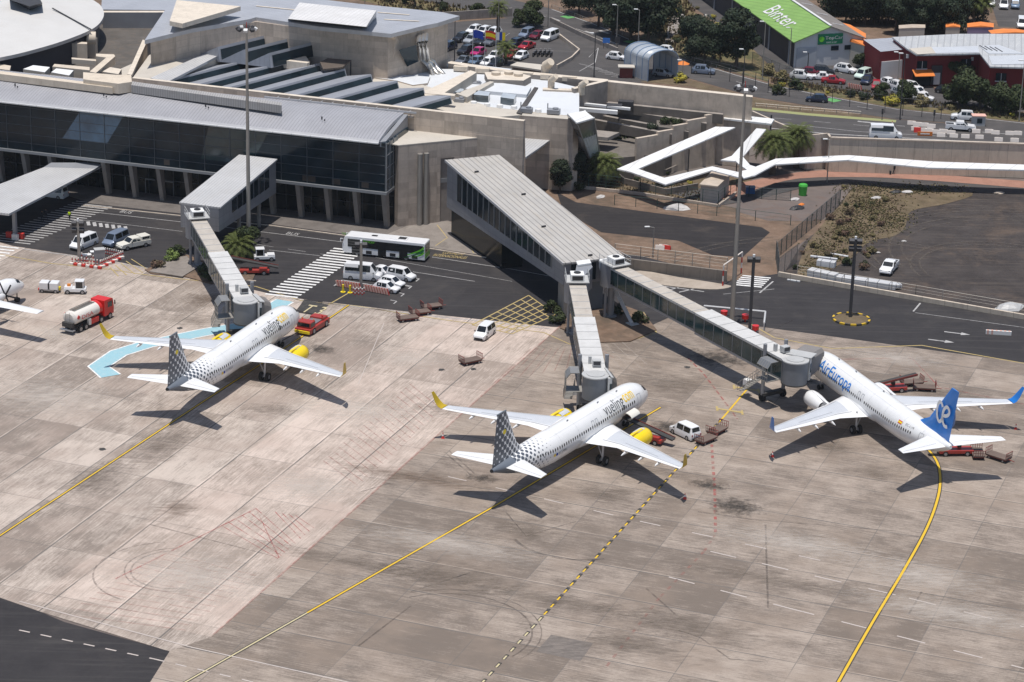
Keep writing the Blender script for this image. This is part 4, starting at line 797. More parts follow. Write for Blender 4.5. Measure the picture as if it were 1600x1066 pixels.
apr('raised_white_roof', [(718, 137), (735, 122), (760, 128), (736, 140)], 13.0, 12.4, 'membrane')
for pts in ([(700, 142), (703, 136), (725, 139), (722, 146)], [(740, 148), (745, 141), (766, 144), (763, 150)], [(782, 152), (786, 145), (807, 148), (803, 155)]): apr('skylight', pts, 13.6, 12.4, 'glass_grey', 'poly_roof')
for i, (x, y) in enumerate(((740, 163), (761, 166), (781, 168), (803, 170), (841, 175))):
 p = W(x, y, 12.4); b = AB(); b.cyl(p, p+Vector((0, 0, .5)), .6, .5, n=14); b.build('roof_dome', 'ac_white', ann, smooth=40)
for x, y, s in ((718, 160, .9), (823, 175, 1), (865, 177, 1.1), (745, 135, .8)):
 p = W(x, y, 12.5); b = AB(); b.box(p+Vector((0, 0, .35)), (1.9*s, 1.4*s, .7), R(-10)); b.cyl(p+Vector((.3, 0, .7)), p+Vector((.3, 0, .95)), .45*s, n=12); b.cyl(p+Vector((-1, .4, 0)), p+Vector((-1, .4, 1.6)), .1, n=6); b.build('roof_plant', 'clad', ann, bevel=.04)
apr('plant_block', [(757, 113), (800, 111), (830, 119), (818, 126), (762, 124)], 13.6, 12.4, 'concrete_grey', 'concrete_white_top')
for x, y in ((775, 117), (795, 116), (810, 119)): p = W(x, y, 13.6); b = AB(); b.cyl(p, p+Vector((0, 0, .5)), .8, n=12); b.build('roof_fan', 'duct_cream', ann)
for x, y, r_, z in ((853, 117, .9, 12.6), (861, 140, .6, 12.4), (908, 148, .6, 12.0)):
 p = W(x, y, z); b = AB(); b.cyl(p, p+Vector((0, 0, 1.6)), r_, n=16); b.cyl(p+Vector((0, 0, 1.6)), p+Vector((.8, -.9, 2.6)), r_, r_*.8, n=16); b.build('vent_cowl', 'duct_cream', ann, smooth=40)
b = AB()
for i in range(6): p = W(720+i*34, 107+i*3.2, 13); b.box(p, (2.5, 1, .8), R(-8))
b.each('roof_plant', 'duct_cream', ann)
apr('parapet', [(700, 95), (795, 109), (950, 124), (950, 126.5), (898, 139), (893, 137), (935, 127), (795, 113), (700, 99)], 13.2, 5, 'concrete_grey', 'concrete_white_top')
apr('grey_roof', [(800, 122), (880, 129), (935, 127), (795, 112)], 11.6, 5, 'clad')
apr('grey_roof', [(660, 100), (790, 112), (800, 108), (700, 96)], 12.0, 5, 'membrane')
# sheet-metal lean-to beside the parapet end
apr('lean_to_roof', [(820, 201), (865, 215), (821, 246)], 8.5, 8.2, 'roof_gate')
apr('beige_roof', [(690, 178), (760, 158), (850, 177), (740, 186)], 12.38, 11, 'roof_beige')
# glazed stair cabin leaning on the wall
cab = thing('glazed_stair', 'leaning glass stair enclosure with a white roof against the corner of the concrete annex', 'stair', W(918, 240, 0))
CBB = lambda: MB(cab.location)
top = [W(887, 178, 13.4), W(914, 173, 13.4), W(928, 184, 13.4), W(901, 192, 13.4)]
bot = [W(903, 240, 4.5), W(912, 236, 4.5), W(937, 241, 4.5), W(922, 248, 4.5)]
b = CBB(); b.slab(top, .25); b.build('roof', 'canopy_white', cab)
mid = [a_.lerp(c_, .45) for a_, c_ in zip(top, bot)]
b = CBB(); b.prism([p-Vector((0, 0, .26)) for p in top], mid); b.build('glazing', 'glass_grey', cab)
b = CBB(); b.prism([p-Vector((0, 0, .02)) for p in mid], bot); b.build('lower_glazing', 'poly_roof', cab)
b = CBB()
for i in range(4): b.cyl(top[i], bot[i], .13, n=6)
for k in range(1, 5): b.cyl(top[3].lerp(top[2], k/5), bot[3].lerp(bot[2], k/5), .05, n=5)
for t in (.2, .45, .7): b.cyl(top[3].lerp(bot[3], t), top[2].lerp(bot[2], t), .06, n=5)
b.build('frame', 'mullion_light', cab)
# ------------------------------------------------------------------ round hall at the far left
rnd = thing('round_hall', 'round hall with a great pale disc roof at the top left corner', 'hall', W(40, 110, 0))
NB = lambda: MB(rnd.location)
ol = smooth_path([(-250, 105), (-100, 103), (0, 90), (70, 73), (118, 57), (148, 43), (161, 28), (161, 15), (150, 3), (120, -8), (0, -30), (-250, -30)], 4)
P_ = [W(x, y, 17) for x, y in ol]; c_ = sum(P_, Vector())/len(P_)
b = NB(); b.add(P_+[Vector((c_.x, c_.y, 18.6))], [(i, (i+1) % len(P_), len(P_)) for i in range(len(P_))]); n_ = len(P_)
b.build('roof', 'roof_disc', rnd, smooth=30)
b = NB(); b.prism([p-Vector((0, 0, .02)) for p in P_], [p-Vector((0, 0, .6)) for p in P_]); b.build('roof_rim', 'metal_edge', rnd)
b = NB(); q = [c_.lerp(p, .93) for p in P_]; b.prism([Vector((p.x, p.y, 16.3)) for p in q], 10); b.build('wall', 'wall_navy', rnd)
b = NB(); b.prism([W(x, y, 20.2) for x, y in ((15, 0), (22, -6), (60, -6), (66, 5), (46, 10))], [W(x, y, 17.6) for x, y in ((15, 0), (22, -6), (60, -6), (66, 8), (46, 19))]); b.build('plant_room', 'steel_dark', rnd)
b = NB(); b.cyl(W(82, 13, 18.4), W(142, 46, 17.25), .12, n=6); b.build('roof_cable', 'steel_dark', rnd)
# low court between round hall and front hall, with plant and ducts
crt = thing('plant_court', 'dark tarred roof court full of cream ducts beside the round hall', 'roof court', W(150, 130, 0))
KB = lambda: MB(crt.location)
def kpr(name, pts, z, zb, m, mt=None):
 b = KB(); b.prism([W(x, y, z) for x, y in pts], zb, mt=1 if mt else None); return b.build(name, [m, mt] if mt else m, crt)
kpr('roof', [(-60, 118), (-60, 60), (150, 20), (262, 20), (228, 64), (205, 118), (206, 127)], 12, 6, 'concrete_grey', 'tar')
kpr('far_wall', [(160, 17), (262, 17), (262, 19.5), (160, 19.5)], 15, 12, 'clad', 'concrete_white_top')
kpr('flat_roof', [(160, -12), (275, -12), (262, 16), (158, 15)], 14.8, 12, 'clad', 'roof_rear')
kpr('side_wall', [(223, 62), (230, 64), (206, 117), (199, 116)], 16.5, 12, 'concrete_wall', 'concrete_white_top')
kpr('louvre_block', [(85, 63), (136, 66), (136, 69), (85, 67)], 15.6, 12.1, 'duct_cream')
b = KB(); p0, p1 = W(136, 60, 15.4), W(150, 60, 15.4); b.cyl(p0, p1, 1.2, n=16); p = (p0+p1)/2; b.box(p-Vector((0, 0, 1.7)), (1.7, 1.4, 3.4), R(-8)); b.build('exhaust_duct', 'duct_cream', crt, smooth=40)
kpr('duct', [(112, 90), (150, 93), (150, 95.5), (112, 92.5)], 15.2, 14.4, 'duct_cream')
kpr('duct', [(150, 84), (178, 85), (180, 88), (150, 114), (140, 112), (166, 90), (150, 88)], 16, 14.6, 'duct_cream')
kpr('duct', [(85, 100), (140, 105), (140, 110), (82, 104)], 15.5, 14.0, 'duct_cream')
kpr('air_handler', [(36, 108), (52, 102), (78, 105), (70, 113)], 15.8, 13, 'duct_cream', 'ac_white'); kpr('air_handler', [(80, 113), (88, 107), (115, 110), (108, 118)], 15.8, 13, 'duct_cream', 'ac_white')
kpr('air_handler', [(160, 112), (172, 105), (190, 108), (185, 116)], 15.6, 13, 'duct_cream', 'concrete_white_top'); kpr('air_handler', [(-20, 105), (0, 100), (17, 103), (15, 110)], 15.6, 13, 'duct_cream')
# ------------------------------------------------------------------ terraced planters and concrete walls right of the annex
ter = thing('planter_terraces', 'concrete building of stepped planter terraces and dark beams under a high blank wall', 'building', W(1050, 200, 0))
EB = lambda: MB(ter.location)
def epr(name, pts, z, zb, m, mt=None):
 b = EB(); b.prism([W(x, y, z) for x, y in pts], zb, mt=1 if mt else None); return b.build(name, [m, mt] if mt else m, ter)
epr('high_wall', [(950, 125), (1176, 149), (1176, 152), (950, 128)], 12.6, 0, 'concrete_plain', 'concrete_white_top')
epr('side_wall', [(950, 126), (954, 127), (898, 141), (894, 139)], 12.6, 0, 'concrete_plain', 'concrete_white_top')
epr('side_wall', [(848, 137), (898, 139), (898, 142), (848, 140)], 12.7, 0, 'concrete_plain', 'concrete_white_top')
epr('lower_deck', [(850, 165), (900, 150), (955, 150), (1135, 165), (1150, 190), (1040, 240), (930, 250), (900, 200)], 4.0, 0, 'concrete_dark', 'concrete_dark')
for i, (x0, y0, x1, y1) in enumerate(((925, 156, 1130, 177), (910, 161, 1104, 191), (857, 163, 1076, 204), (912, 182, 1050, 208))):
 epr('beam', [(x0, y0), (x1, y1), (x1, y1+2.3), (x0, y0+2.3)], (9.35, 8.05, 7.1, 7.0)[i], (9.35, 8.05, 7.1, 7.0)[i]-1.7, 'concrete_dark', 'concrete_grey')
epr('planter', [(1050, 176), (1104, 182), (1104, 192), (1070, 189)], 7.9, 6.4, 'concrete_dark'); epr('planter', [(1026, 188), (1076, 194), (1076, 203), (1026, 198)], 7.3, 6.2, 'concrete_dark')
epr('roof_slab', [(930, 203), (968, 207), (950, 215), (930, 213)], 6.6, 6.0, 'concrete_grey')
# the stepped wall that closes the terraces
st = [(994, 216, 1026, 208), (1022, 204, 1050, 199), (1048, 195, 1076, 190), (1072, 186, 1104, 179), (1100, 178, 1119, 176)]
a0_, a1_ = W(994, 250, 0), W(1119, 210, 0)
hs = [7.2, 7.7, 8.3, 8.8, 9.2]; ts = [0, .26, .45, .63, .86, 1]
g0_, g1_ = W(994, 216, 7.2), W(1119, 177, 9.2); g0_.z = g1_.z = 0
b = EB()
for i in range(5): b.wall(g0_.lerp(g1_, ts[i]), g0_.lerp(g1_, ts[i+1]), 0, hs[i], .6)
b.build('stepped_wall', 'concrete_plain', ter)
b = EB()
for x, y, z in ((978, 161, 9.9), (960, 167, 9.9)): b.box(W(x, y, z), (2.6, 1.6, .8), R(-8))
b.each('roof_plant', 'steel_dark', ter)
epr('pipe', [(912, 160), (985, 168), (985, 169.5), (912, 161.5)], 10.2, 9.8, 'ac_white'); epr('pipe', [(858, 163), (965, 172), (965, 174), (858, 165)], 10.0, 9.4, 'ac_white')
# white zig-zag canopy
zig = thing('zigzag_canopy', 'thin white canopy zigzagging round the sunken walkway and along the retaining wall', 'canopy', W(1050, 290, 0))
ZB = lambda: MB(zig.location)
zc = 4.4
def zpr(pts, z=zc, name='roof'):
 b = ZB(); b.slab([W(x, y, z) for x, y in pts], .22); return b.build(name, 'canopy_white', zig)
b = ZB(); b.slab([W(964, 264, 4.4), W(1118, 198, 7.9), W(1149, 199, 7.9), W(992, 266, 4.4)], .22); b.build('roof', 'canopy_white', zig)
zpr([(964, 264), (996, 263.5), (1038, 278), (1113, 260), (1154, 269), (1158, 278), (1112, 266), (1040, 288.5), (985, 268.5)], zc+.004)
zpr([(1154, 268), (1170, 265), (1212, 248), (1312, 243), (1326, 242.5), (1460, 252.5), (1620, 258), (1900, 268), (1900, 275), (1620, 266), (1450, 262), (1324, 250), (1211, 257), (1180, 274), (1162, 278.5)], zc+.008)
zpr([(1126, 250), (1145, 243), (1160, 244), (1172, 258), (1185, 262), (1168, 266), (1154, 256), (1150, 252)], zc+.012)
b = ZB(); b.slab([W(1143, 244, zc+.03), W(1182, 200.5, 8.6), W(1197, 202, 8.6), W(1161, 245, zc+.03)], .22); b.build('roof', 'canopy_white', zig)
for x, y in ((1000, 262), (1075, 275), (1150, 282), (1215, 268), (1330, 262), (1480, 272), (1596, 279), (1100, 225), (1045, 245), (1175, 232)):
 p = W(x, y-5); b = ZB(); b.cyl((p.x, p.y, 0), (p.x, p.y, zc-.2), .1, n=8); b.build('post', 'steel_dark', zig)
b = ZB()
for pts in ([(1017, 272), (1040, 276), (1100, 250), (1150, 232)], [(1100, 250), (1148, 229)]): ribbon(b, pts, .25, 1.25)
for pts in ([(965, 280), (975, 288), (1040, 305), (1090, 296)],):
 P_ = [W(*q) for q in pts]
 for a_, c_ in zip(P_, P_[1:]): b.wall(a_, c_, 0, 1.1, .25)
b.each('low_wall', 'pavement', zig)
b = ZB(); P_ = [W(1005, 258), W(1075, 232), W(1110, 222)]
for a_, c_ in zip(P_, P_[1:]): b.wall(a_, c_, 0, .5, .4)
b.build('bench', 'concrete_plain', zig)
up = thing('entrance_canopy', 'short flat white canopy on a post beside the upper road', 'canopy', W(1170, 195, 5.5))
b = MB(up.location); b.slab([W(x, y, 8.5) for x, y in ((1131, 177), (1210, 186), (1205, 193.5), (1131, 185))], .3); b.build('roof', 'canopy_white', up)
p = W(1204, 203, 5.5); b = MB(up.location); b.cyl(p, (p.x, p.y, 8.2), .14, n=8); b.build('post', 'steel_dark', up)
# retaining walls of the raised road
rw = thing('retaining_wall', 'long pale concrete retaining wall carrying the upper road behind the white canopy', 'retaining wall', W(1450, 262, 0))
b = MB(rw.location); q = [W(1900, 240.5, 5.5), W(1600, 229.5, 5.5), W(1297, 219.5, 5.5)]
for a_, c_ in zip(q, q[1:]): b.wall(a_-Vector((0, .25, 0)), c_-Vector((0, .25, 0)), 0, 6.0, .35)
b.build('wall', 'retaining', rw)
b = MB(rw.location)
for a_, c_ in zip(q, q[1:]): b.wall(a_-Vector((0, .27, 0)), c_-Vector((0, .27, 0)), 6.0, 6.2, .6)
b.build('coping', 'concrete_plain', rw)
rw2 = thing('retaining_wall', 'short shaded return of the retaining wall with its stepped concrete top behind the two palms', 'retaining wall', W(1260, 240, 0))
b = MB(rw2.location); q = [W(1297, 219.5, 5.5), W(1293, 213.5, 5.5), W(1262, 216.5, 5.5), W(1215, 196.5, 5.5), W(1175, 178.5, 5.5)]
for a_, c_ in zip(q, q[1:]): b.wall(a_-Vector((0, .3, 0)), c_-Vector((0, .3, 0)), 0, 6.2, .4)
b.build('wall', 'concrete_plain', rw2)
rw3 = thing('low_wall', 'low weathered concrete retaining wall under the slope right of the pier end', 'wall', W(1080, 430, 0))
b = MB(rw3.location); q = [W(985, 424), W(1060, 432), W(1165, 449)]; q = [W(960, 418), W(1000, 423), W(1135, 440)]
for a_, c_ in zip(q, q[1:]): b.wall(a_, c_, 0, 1.7, .35)
b.build('wall', 'retaining_dark', rw3)
rw4 = thing('road_parapet', 'long low block parapet between the service road and the gravel yard', 'wall', W(1400, 465, 0))
b = MB(rw4.location); q = [W(1216, 432), W(1600, 499), W(1900, 545)]
for a_, c_ in zip(q, q[1:]): b.wall(a_, c_, 0, .75, .4)
b.build('wall', 'retaining', rw4)
rw5 = thing('garden_wall', 'low concrete kerb wall running round the fenced garden of the small hut', 'wall', W(1000, 310, 0))
b = MB(rw5.location); q = [W(893, 293), W(1000, 305), W(1122, 324), W(1150, 304)]
for a_, c_ in zip(q, q[1:]): b.wall(a_, c_, 0, .5, .3)
b.build('wall', 'concrete_plain', rw5)
# ------------------------------------------------------------------ airliners (nose at x=0, tail towards -x, ground at z=0)
def dotmat(name, fin):
 m, t, p = _nodes(name); uv = N(t, 'ShaderNodeTexCoord').outputs['UV']
 v = xf(t, uv, R(45)); sp = N(t, 'ShaderNodeSeparateXYZ'); s0 = N(t, 'ShaderNodeSeparateXYZ'); t.links.new(v, sp.inputs[0]); t.links.new(uv, s0.inputs[0])
 k = 1/(.74 if fin else .62)
 fx = math_(t, 'SUBTRACT', math_(t, 'FRACT', math_(t, 'MULTIPLY', sp.outputs[0], k)), .5); fy = math_(t, 'SUBTRACT', math_(t, 'FRACT', math_(t, 'MULTIPLY', sp.outputs[1], k)), .5)
 d = math_(t, 'SQRT', math_(t, 'ADD', math_(t, 'MULTIPLY', fx, fx), math_(t, 'MULTIPLY', fy, fy)))
 if fin: r = math_(t, 'ADD', math_(t, 'MULTIPLY', math_(t, 'SUBTRACT', math_(t, 'MULTIPLY', s0.outputs[0], -1), 30.6), .044), math_(t, 'MULTIPLY', math_(t, 'SUBTRACT', s0.outputs[1], 5.75), -.006)); r = math_(t, 'ADD', r, .30)
 else: r = math_(t, 'MULTIPLY', math_(t, 'SUBTRACT', math_(t, 'MULTIPLY', s0.outputs[0], -1), 25.6), .064)
 r = math_(t, 'MINIMUM', r, .72 if fin else .46)
 dot = math_(t, 'LESS_THAN', d, r)
 if not fin: dot = math_(t, 'MAXIMUM', dot, math_(t, 'GREATER_THAN', math_(t, 'MULTIPLY', s0.outputs[0], -1), 33.8))
 c = mixc(t, dot, (.78, .78, .78), (.085, .10, .125))
 if fin:                                              # the single yellow dot
  dx = math_(t, 'SUBTRACT', s0.outputs[0], -35.2); dy = math_(t, 'SUBTRACT', s0.outputs[1], 9.3)
  c = mixc(t, math_(t, 'LESS_THAN', math_(t, 'ADD', math_(t, 'MULTIPLY', dx, dx), math_(t, 'MULTIPLY', dy, dy)), .10), c, (.8, .62, .02))
 else: c = mixc(t, math_(t, 'GREATER_THAN', math_(t, 'MULTIPLY', s0.outputs[0], -1), 33.8), c, (.15, .17, .20))
 t.links.new(c, p.inputs['Base Color']); setin(p, Roughness=.35); M[name] = m
dotmat('dots_body', False); dotmat('dots_fin', True)
SPEC = dict(
 a=dict(st=[(0, 3.15, .06, .06), (-.25, 3.2, .42, .42), (-.6, 3.27, .72, .72), (-1.1, 3.36, 1.0, 1.02), (-1.8, 3.5, 1.32, 1.34), (-2.6, 3.62, 1.62, 1.58), (-3.6, 3.72, 1.86, 1.8), (-4.8, 3.78, 2.0, 1.93), (-6.2, 3.8, 2.06, 1.975), (-10, 3.8, 2.07, 1.98), (-14, 3.8, 2.07, 1.98), (-18, 3.8, 2.07, 1.98), (-22, 3.8, 2.07, 1.98), (-25, 3.82, 2.06, 1.98), (-27, 3.9, 1.98, 1.95), (-29, 4.05, 1.83, 1.84), (-31, 4.27, 1.6, 1.62), (-33, 4.53, 1.28, 1.3), (-34.6, 4.73, .97, 1.0), (-36, 4.92, .62, .66), (-37.1, 5.05, .34, .36), (-37.6, 5.08, .24, .24)],
   wing=dict(root=(1.6, -11.4, 7.4, 2.75), kink=(6.4, -14.6, 4.25, 3.2), tip=(16.9, -20.75, 1.55, 4.15)), wl=[(17.0, -20.8, 1.5, 4.17), (17.35, -21.3, 1.3, 4.45), (17.6, -21.8, 1.1, 5.1), (17.9, -22.75, .55, 6.5)],
   ht=dict(root=(.6, -31.9, 3.7, 4.95), tip=(6.22, -35.35, 1.45, 5.4)), fin=[(-30.6, 5.75, 7.0), (-32.2, 7.0, 4.7), (-34.75, 11.85, 1.95)], dors=(-28.6, 5.7), eng=(5.75, -10.3, 4.5, 1.9, 1.12), mg=(-17.7, 3.8, .58), ng=(-5.0, .38), win=(-6.4, -30.2, .533, 4.28), scr=(-1.35, -2.35)),
 b=dict(st=[(0, 3.05, .06, .06), (-.3, 3.08, .4, .42), (-.8, 3.14, .75, .75), (-1.5, 3.25, 1.08, 1.08), (-2.3, 3.45, 1.42, 1.35), (-3.2, 3.58, 1.68, 1.58), (-4.4, 3.66, 1.87, 1.76), (-5.8, 3.7, 1.96, 1.85), (-7.5, 3.7, 2.0, 1.88), (-12, 3.7, 2.0, 1.88), (-18, 3.7, 2.0, 1.88), (-24, 3.7, 2.0, 1.88), (-27, 3.73, 1.99, 1.88), (-29, 3.82, 1.93, 1.84), (-31, 3.98, 1.78, 1.72), (-33, 4.2, 1.55, 1.5), (-35, 4.48, 1.22, 1.15), (-36.6, 4.74, .85, .78), (-37.6, 4.9, .5, .42), (-38.1, 4.98, .25, .2)],
   wing=dict(root=(1.5, -12.9, 7.6, 2.5), kink=(5.9, -16.2, 4.6, 2.9), tip=(16.9, -23.0, 1.65, 3.75)), wl=[(17.0, -23.1, 1.6, 3.78), (17.3, -23.5, 1.4, 4.05), (17.5, -24.0, 1.2, 4.7), (17.85, -25.0, .6, 6.15)],
   ht=dict(root=(.5, -33.6, 4.1, 4.95), tip=(7.1, -37.75, 1.3, 5.45)), fin=[(-30.3, 5.75, 7.2), (-32.6, 6.9, 5.1), (-37.2, 12.45, 1.75)], dors=(-28.4, 5.6), eng=(4.9, -10.4, 4.4, 1.85, 1.05), mg=(-19.6, 2.86, .57), ng=(-4.0, .35), win=(-6.2, -31.5, .508, 4.15), scr=(-1.6, -2.6)))
def surf(st, x, a, off=.0):
 "point of the fuselage skin at station x, angle a from the top (positive towards the right wing)"
 for i in range(len(st)-1):
  if st[i+1][0] <= x <= st[i][0]:
   t = (x-st[i][0])/(st[i+1][0]-st[i][0]); q = [st[i][k]+(st[i+1][k]-st[i][k])*t for k in range(4)]; break
 else: q = st[0] if x > 0 else st[-1]
 return Vector((x, -(q[3]+off)*math.sin(a), q[1]+(q[2]+off)*math.cos(a)))
def patch(b, st, x0, x1, a0, a1, off=.02, nx=1, na=3, mi=0):
 vs = [surf(st, x0+(x1-x0)*i/nx, a0+(a1-a0)*j/na, off) for i in range(nx+1) for j in range(na+1)]
 b.add(vs, [(i*(na+1)+j, i*(na+1)+j+1, (i+1)*(na+1)+j+1, (i+1)*(na+1)+j) for i in range(nx) for j in range(na)], mi); return b
def skin_text(txt, name, m, st, x0, x1, a_mid, h, side, parent, off=.025, shear=0, off2=-.018):
 "lettering wrapped on the fuselage; side +1 = right side (reads towards the nose), -1 = left side"
 L = abs(x1-x0); bm = text_bm(txt, L, h, font_scale=off2, shear=shear)
 for k in range(1, int(h/.12)+1): bmesh.ops.bisect_plane(bm, geom=bm.verts[:]+bm.edges[:]+bm.faces[:], plane_co=(0, k*.12, 0), plane_no=(0, 1, 0))
 for k in range(1, int(L/1.0)+1): bmesh.ops.bisect_plane(bm, geom=bm.verts[:]+bm.edges[:]+bm.faces[:], plane_co=(k*1.0, 0, 0), plane_no=(1, 0, 0))
 for v in bm.verts:
  x = min(x0, x1)+v.co.x if side > 0 else max(x0, x1)-v.co.x
  a = side*(a_mid-(v.co.y-h/2)/2.0); v.co = surf(st, x, a, off)
 bmesh.ops.recalc_face_normals(bm, faces=bm.faces)
 return bm_obj(bm, name, m, parent)
AF = [(0, 0), (.03, .35), (.12, .75), (.3, 1.0), (.5, .93), (.72, .6), (1, .03), (.72, -.25), (.4, -.55), (.12, -.55), (.03, -.3)]
def airfoil(y, x, ch, z, th=.11, vert=False, flip=1):
 r = []
 for c, t_ in AF: r.append(Vector((x-c*ch, y*flip, z+t_*th*ch/2)))
 return r
def lerp4(a, b, t): return tuple(a[i]+(b[i]-a[i])*t for i in range(len(a)))
def airliner(name, label, K, livery, group=None):
 S_ = SPEC[K]; st = S_['st']; root = thing(name, label, 'airliner', (0, 0, 0), 0, group)
 n = 28; V = livery == 'v'
 b = MB(); b.loft([[surf(st, s[0], 2*math.pi*j/n) for j in range(n)] for s in st])
 if V:
  b.m = []
  for i in range(len(st)-1): b.m += [1 if st[i][0] <= -24.9 else 0]*n
  b.m += [0, 1]
 o = b.build('fuselage', ['plane_white', 'dots_body'], root, smooth=50)
 uvl = o.data.uv_layers.new(name='uv')
 for poly in o.data.polygons:
  for li in poly.loop_indices:
   c = o.data.vertices[o.data.loops[li].vertex_index].co; a = math.atan2(-c.y, c.z-4.0)
   if poly.center.z < 3.9 and poly.center.y > 0 and a > 0: a -= 2*math.pi
   uvl.data[li].uv = (c.x, a*1.8)
 # belly fairing
 wr = S_['wing']['root']; b = MB(); r_ = []
 for t_ in (0, .12, .3, .6, .85, 1.0):
  x = wr[1]+.8-t_*(wr[2]+3.0); k = math.sin(math.pi*min(1, max(.05, t_*.9+.05)))**.35; r_.append([Vector((x, -2.15*k*math.sin(q), 2.75+1.15*k*math.cos(q) if True else 0)) for q in [2*math.pi*j/16 for j in range(16)]])
 b.loft(r_); b.build('belly_fairing', 'plane_white', root, smooth=60)
 W_ = S_['wing']
 for sd in (1, -1):
  sec = [W_['root'], lerp4(W_['root'], W_['kink'], .5), W_['kink'], lerp4(W_['kink'], W_['tip'], .35), lerp4(W_['kink'], W_['tip'], .7), W_['tip']]
  ths = [.14, .13, .115, .11, .105, .10]
  b = MB(); b.loft([airfoil(q[0], q[1], q[2], q[3], th, flip=sd) for q, th in zip(sec, ths)], mf=lambda i, j: 1 if (2 <= j <= 4 and i >= 1) else 0)
  wg = b.build('wing', ['plane_white', 'plane_grey'], root, smooth=35)
  def onw(f, c, dz=.0):                         # point on the upper wing, f along the span, c along the chord
   q = lerp4(W_['root'], W_['kink'], f/.31) if f < .31 else lerp4(W_['kink'], W_['tip'], (f-.31)/.69); th = .12 if f < .31 else .105
   zt = next((AF[i][1]+(AF[i+1][1]-AF[i][1])*(c-AF[i][0])/(AF[i+1][0]-AF[i][0]) for i in range(6) if AF[i][0] <= c <= AF[i+1][0]), .03)
   return Vector((q[1]-c*q[2], q[0]*sd, q[3]+zt*th*q[2]/2+dz+.02))
  b = MB()
  for c_, f0, f1, w__ in ((.76, .08, .98, .012), (.60, .33, .72, .010), (.14, .10, .97, .010)):
   for k in range(12):
    fa, fb = f0+(f1-f0)*k/12, f0+(f1-f0)*(k+1)/12
    b.add([onw(fa, c_-w__), onw(fb, c_-w__), onw(fb, c_+w__), onw(fa, c_+w__)], [(0, 1, 2, 3)])
  b.build('wing_panel_line', 'plane_line', wg, fix=False)
  for i, (f, L) in enumerate(((.40, 2.9), (.58, 2.4), (.76, 1.9))):
   p = onw(f, .92); b = MB(); rr = []
   for t_, r in ((0, .03), (.2, .2), (.55, .25), (.85, .14), (1, .02)): rr.append([Vector((p.x+L*.55-t_*L, p.y+r*.7*math.sin(q), p.z-.32+r*math.cos(q)-.1*t_)) for q in [2*math.pi*j/8 for j in range(8)]])
   b.loft(rr); b.build('flap_fairing', 'plane_white', wg, smooth=60)
  wl = S_['wl']; b = MB(); rr = []
  for q in wl:
   nrm = Vector((0, sd, 0)) if q[3] > 4.6 else Vector((0, sd*.5, -.8))
   rr.append([Vector((q[1]-c*q[2], q[0]*sd, q[3]))+(Vector((0, -sd*t_*.04*q[2], 0)) if q is not wl[0] else Vector((0, 0, t_*.05*q[2]))) for c, t_ in AF])
  b.loft(rr); b.build('winglet', 'plane_mustard' if V else 'plane_blue', wg, smooth=40)
  # engine
  ey, ex, el, ez, er = S_['eng']; e = MB(); rr = []
  for t_, r in ((0, .93), (.04, 1.0), (.2, 1.07), (.45, 1.05), (.72, .92), (.9, .78)): rr.append([Vector((ex-t_*el, sd*ey+er*r*math.sin(q), ez+er*r*math.cos(q)*(.97))) for q in [2*math.pi*j/20 for j in range(20)]])
  e.loft(rr, cap=False); en = e.build('engine', 'plane_yellow' if V else 'plane_white', root, smooth=60)
  e = MB(); e.loft([[Vector((ex-x_, sd*ey+er*r*math.sin(q), ez+er*r*math.cos(q)*.97)) for q in [2*math.pi*j/20 for j in range(20)]] for x_, r in ((.14, .80), (.0, .88), (-.03, .93), (.02, .97), (.12, 1.0))], cap=False); e.build('intake_lip', 'metal_lip' if not V else 'plane_yellow', en, smooth=60)
  e = MB(); e.loft([[Vector((ex-x_, sd*ey+er*r*math.sin(q), ez+er*r*math.cos(q)*.97)) for q in [2*math.pi*j/20 for j in range(20)]] for x_, r in ((.5, .02), (.55, .86), (.1, .84))], cap=False); e.build('fan', 'black_plastic', en)
  e = MB(); e.loft([[Vector((ex-x_, sd*ey+r*math.sin(q), ez+r*math.cos(q))) for q in [2*math.pi*j/14 for j in range(14)]] for x_, r in ((el*.75, er*.62), (el*.98, er*.5), (el*1.12, er*.3))]); e.build('exhaust', 'alloy', en, smooth=60)
  wz = onw(.21 if K == 'a' else .19, .05).z
  e = MB(); e.loft([[Vector((x_, sd*ey+dy, z_)) for dy, z_ in ((-.18, z0), (.18, z0), (.18, z1), (-.18, z1))] for x_, z0, z1 in ((ex-.9, ez+er*.95, ez+er*1.08), (ex-el*.7, ez+er*.5, wz), (ex-el*1.25, ez+.6, wz-.1))]); e.build('pylon', 'plane_yellow' if V else 'plane_white', en)
  if V:
   e = MB(); 
   for q0, q1, x0, x1 in ((.25*sd-.35, .25*sd+.45, .5, 2.4),):
    vs = [Vector((ex-x_*1.0, sd*ey+(er*1.085)*math.sin(-q), ez+er*1.085*math.cos(q)*.97)) for x_ in (x0, x1) for q in (q0, q0+.27, q0+.53, q1)]; e.add(vs, [(0, 1, 5, 4), (1, 2, 6, 5), (2, 3, 7, 6)])
   e.build('engine_cowl_panel', 'plane_grey', en, fix=False)
  # main gear
  gx, gy, gr = S_['mg']; g = MB(); g.cyl((gx, sd*gy, .5), (gx+.1, sd*gy, 3.0), .14, n=10); g.cyl((gx, sd*gy, .9), (gx+.6, sd*(gy-1.2), 2.6), .07, n=8); g.cyl((gx, sd*gy-.5, gr), (gx, sd*gy+.5, gr), .09, n=8)
  ge = g.build('main_gear', 'metal_edge', root)
  for dy in (-.46, .46):
   g = MB(); g.cyl((gx, sd*gy+dy-.19, gr), (gx, sd*gy+dy+.19, gr), gr, n=18); g.cyl((gx, sd*gy+dy-.2, gr), (gx, sd*gy+dy+.2, gr), gr*.5, n=12, mi=1); g.build('wheel', ['rubber', 'alloy'], ge)
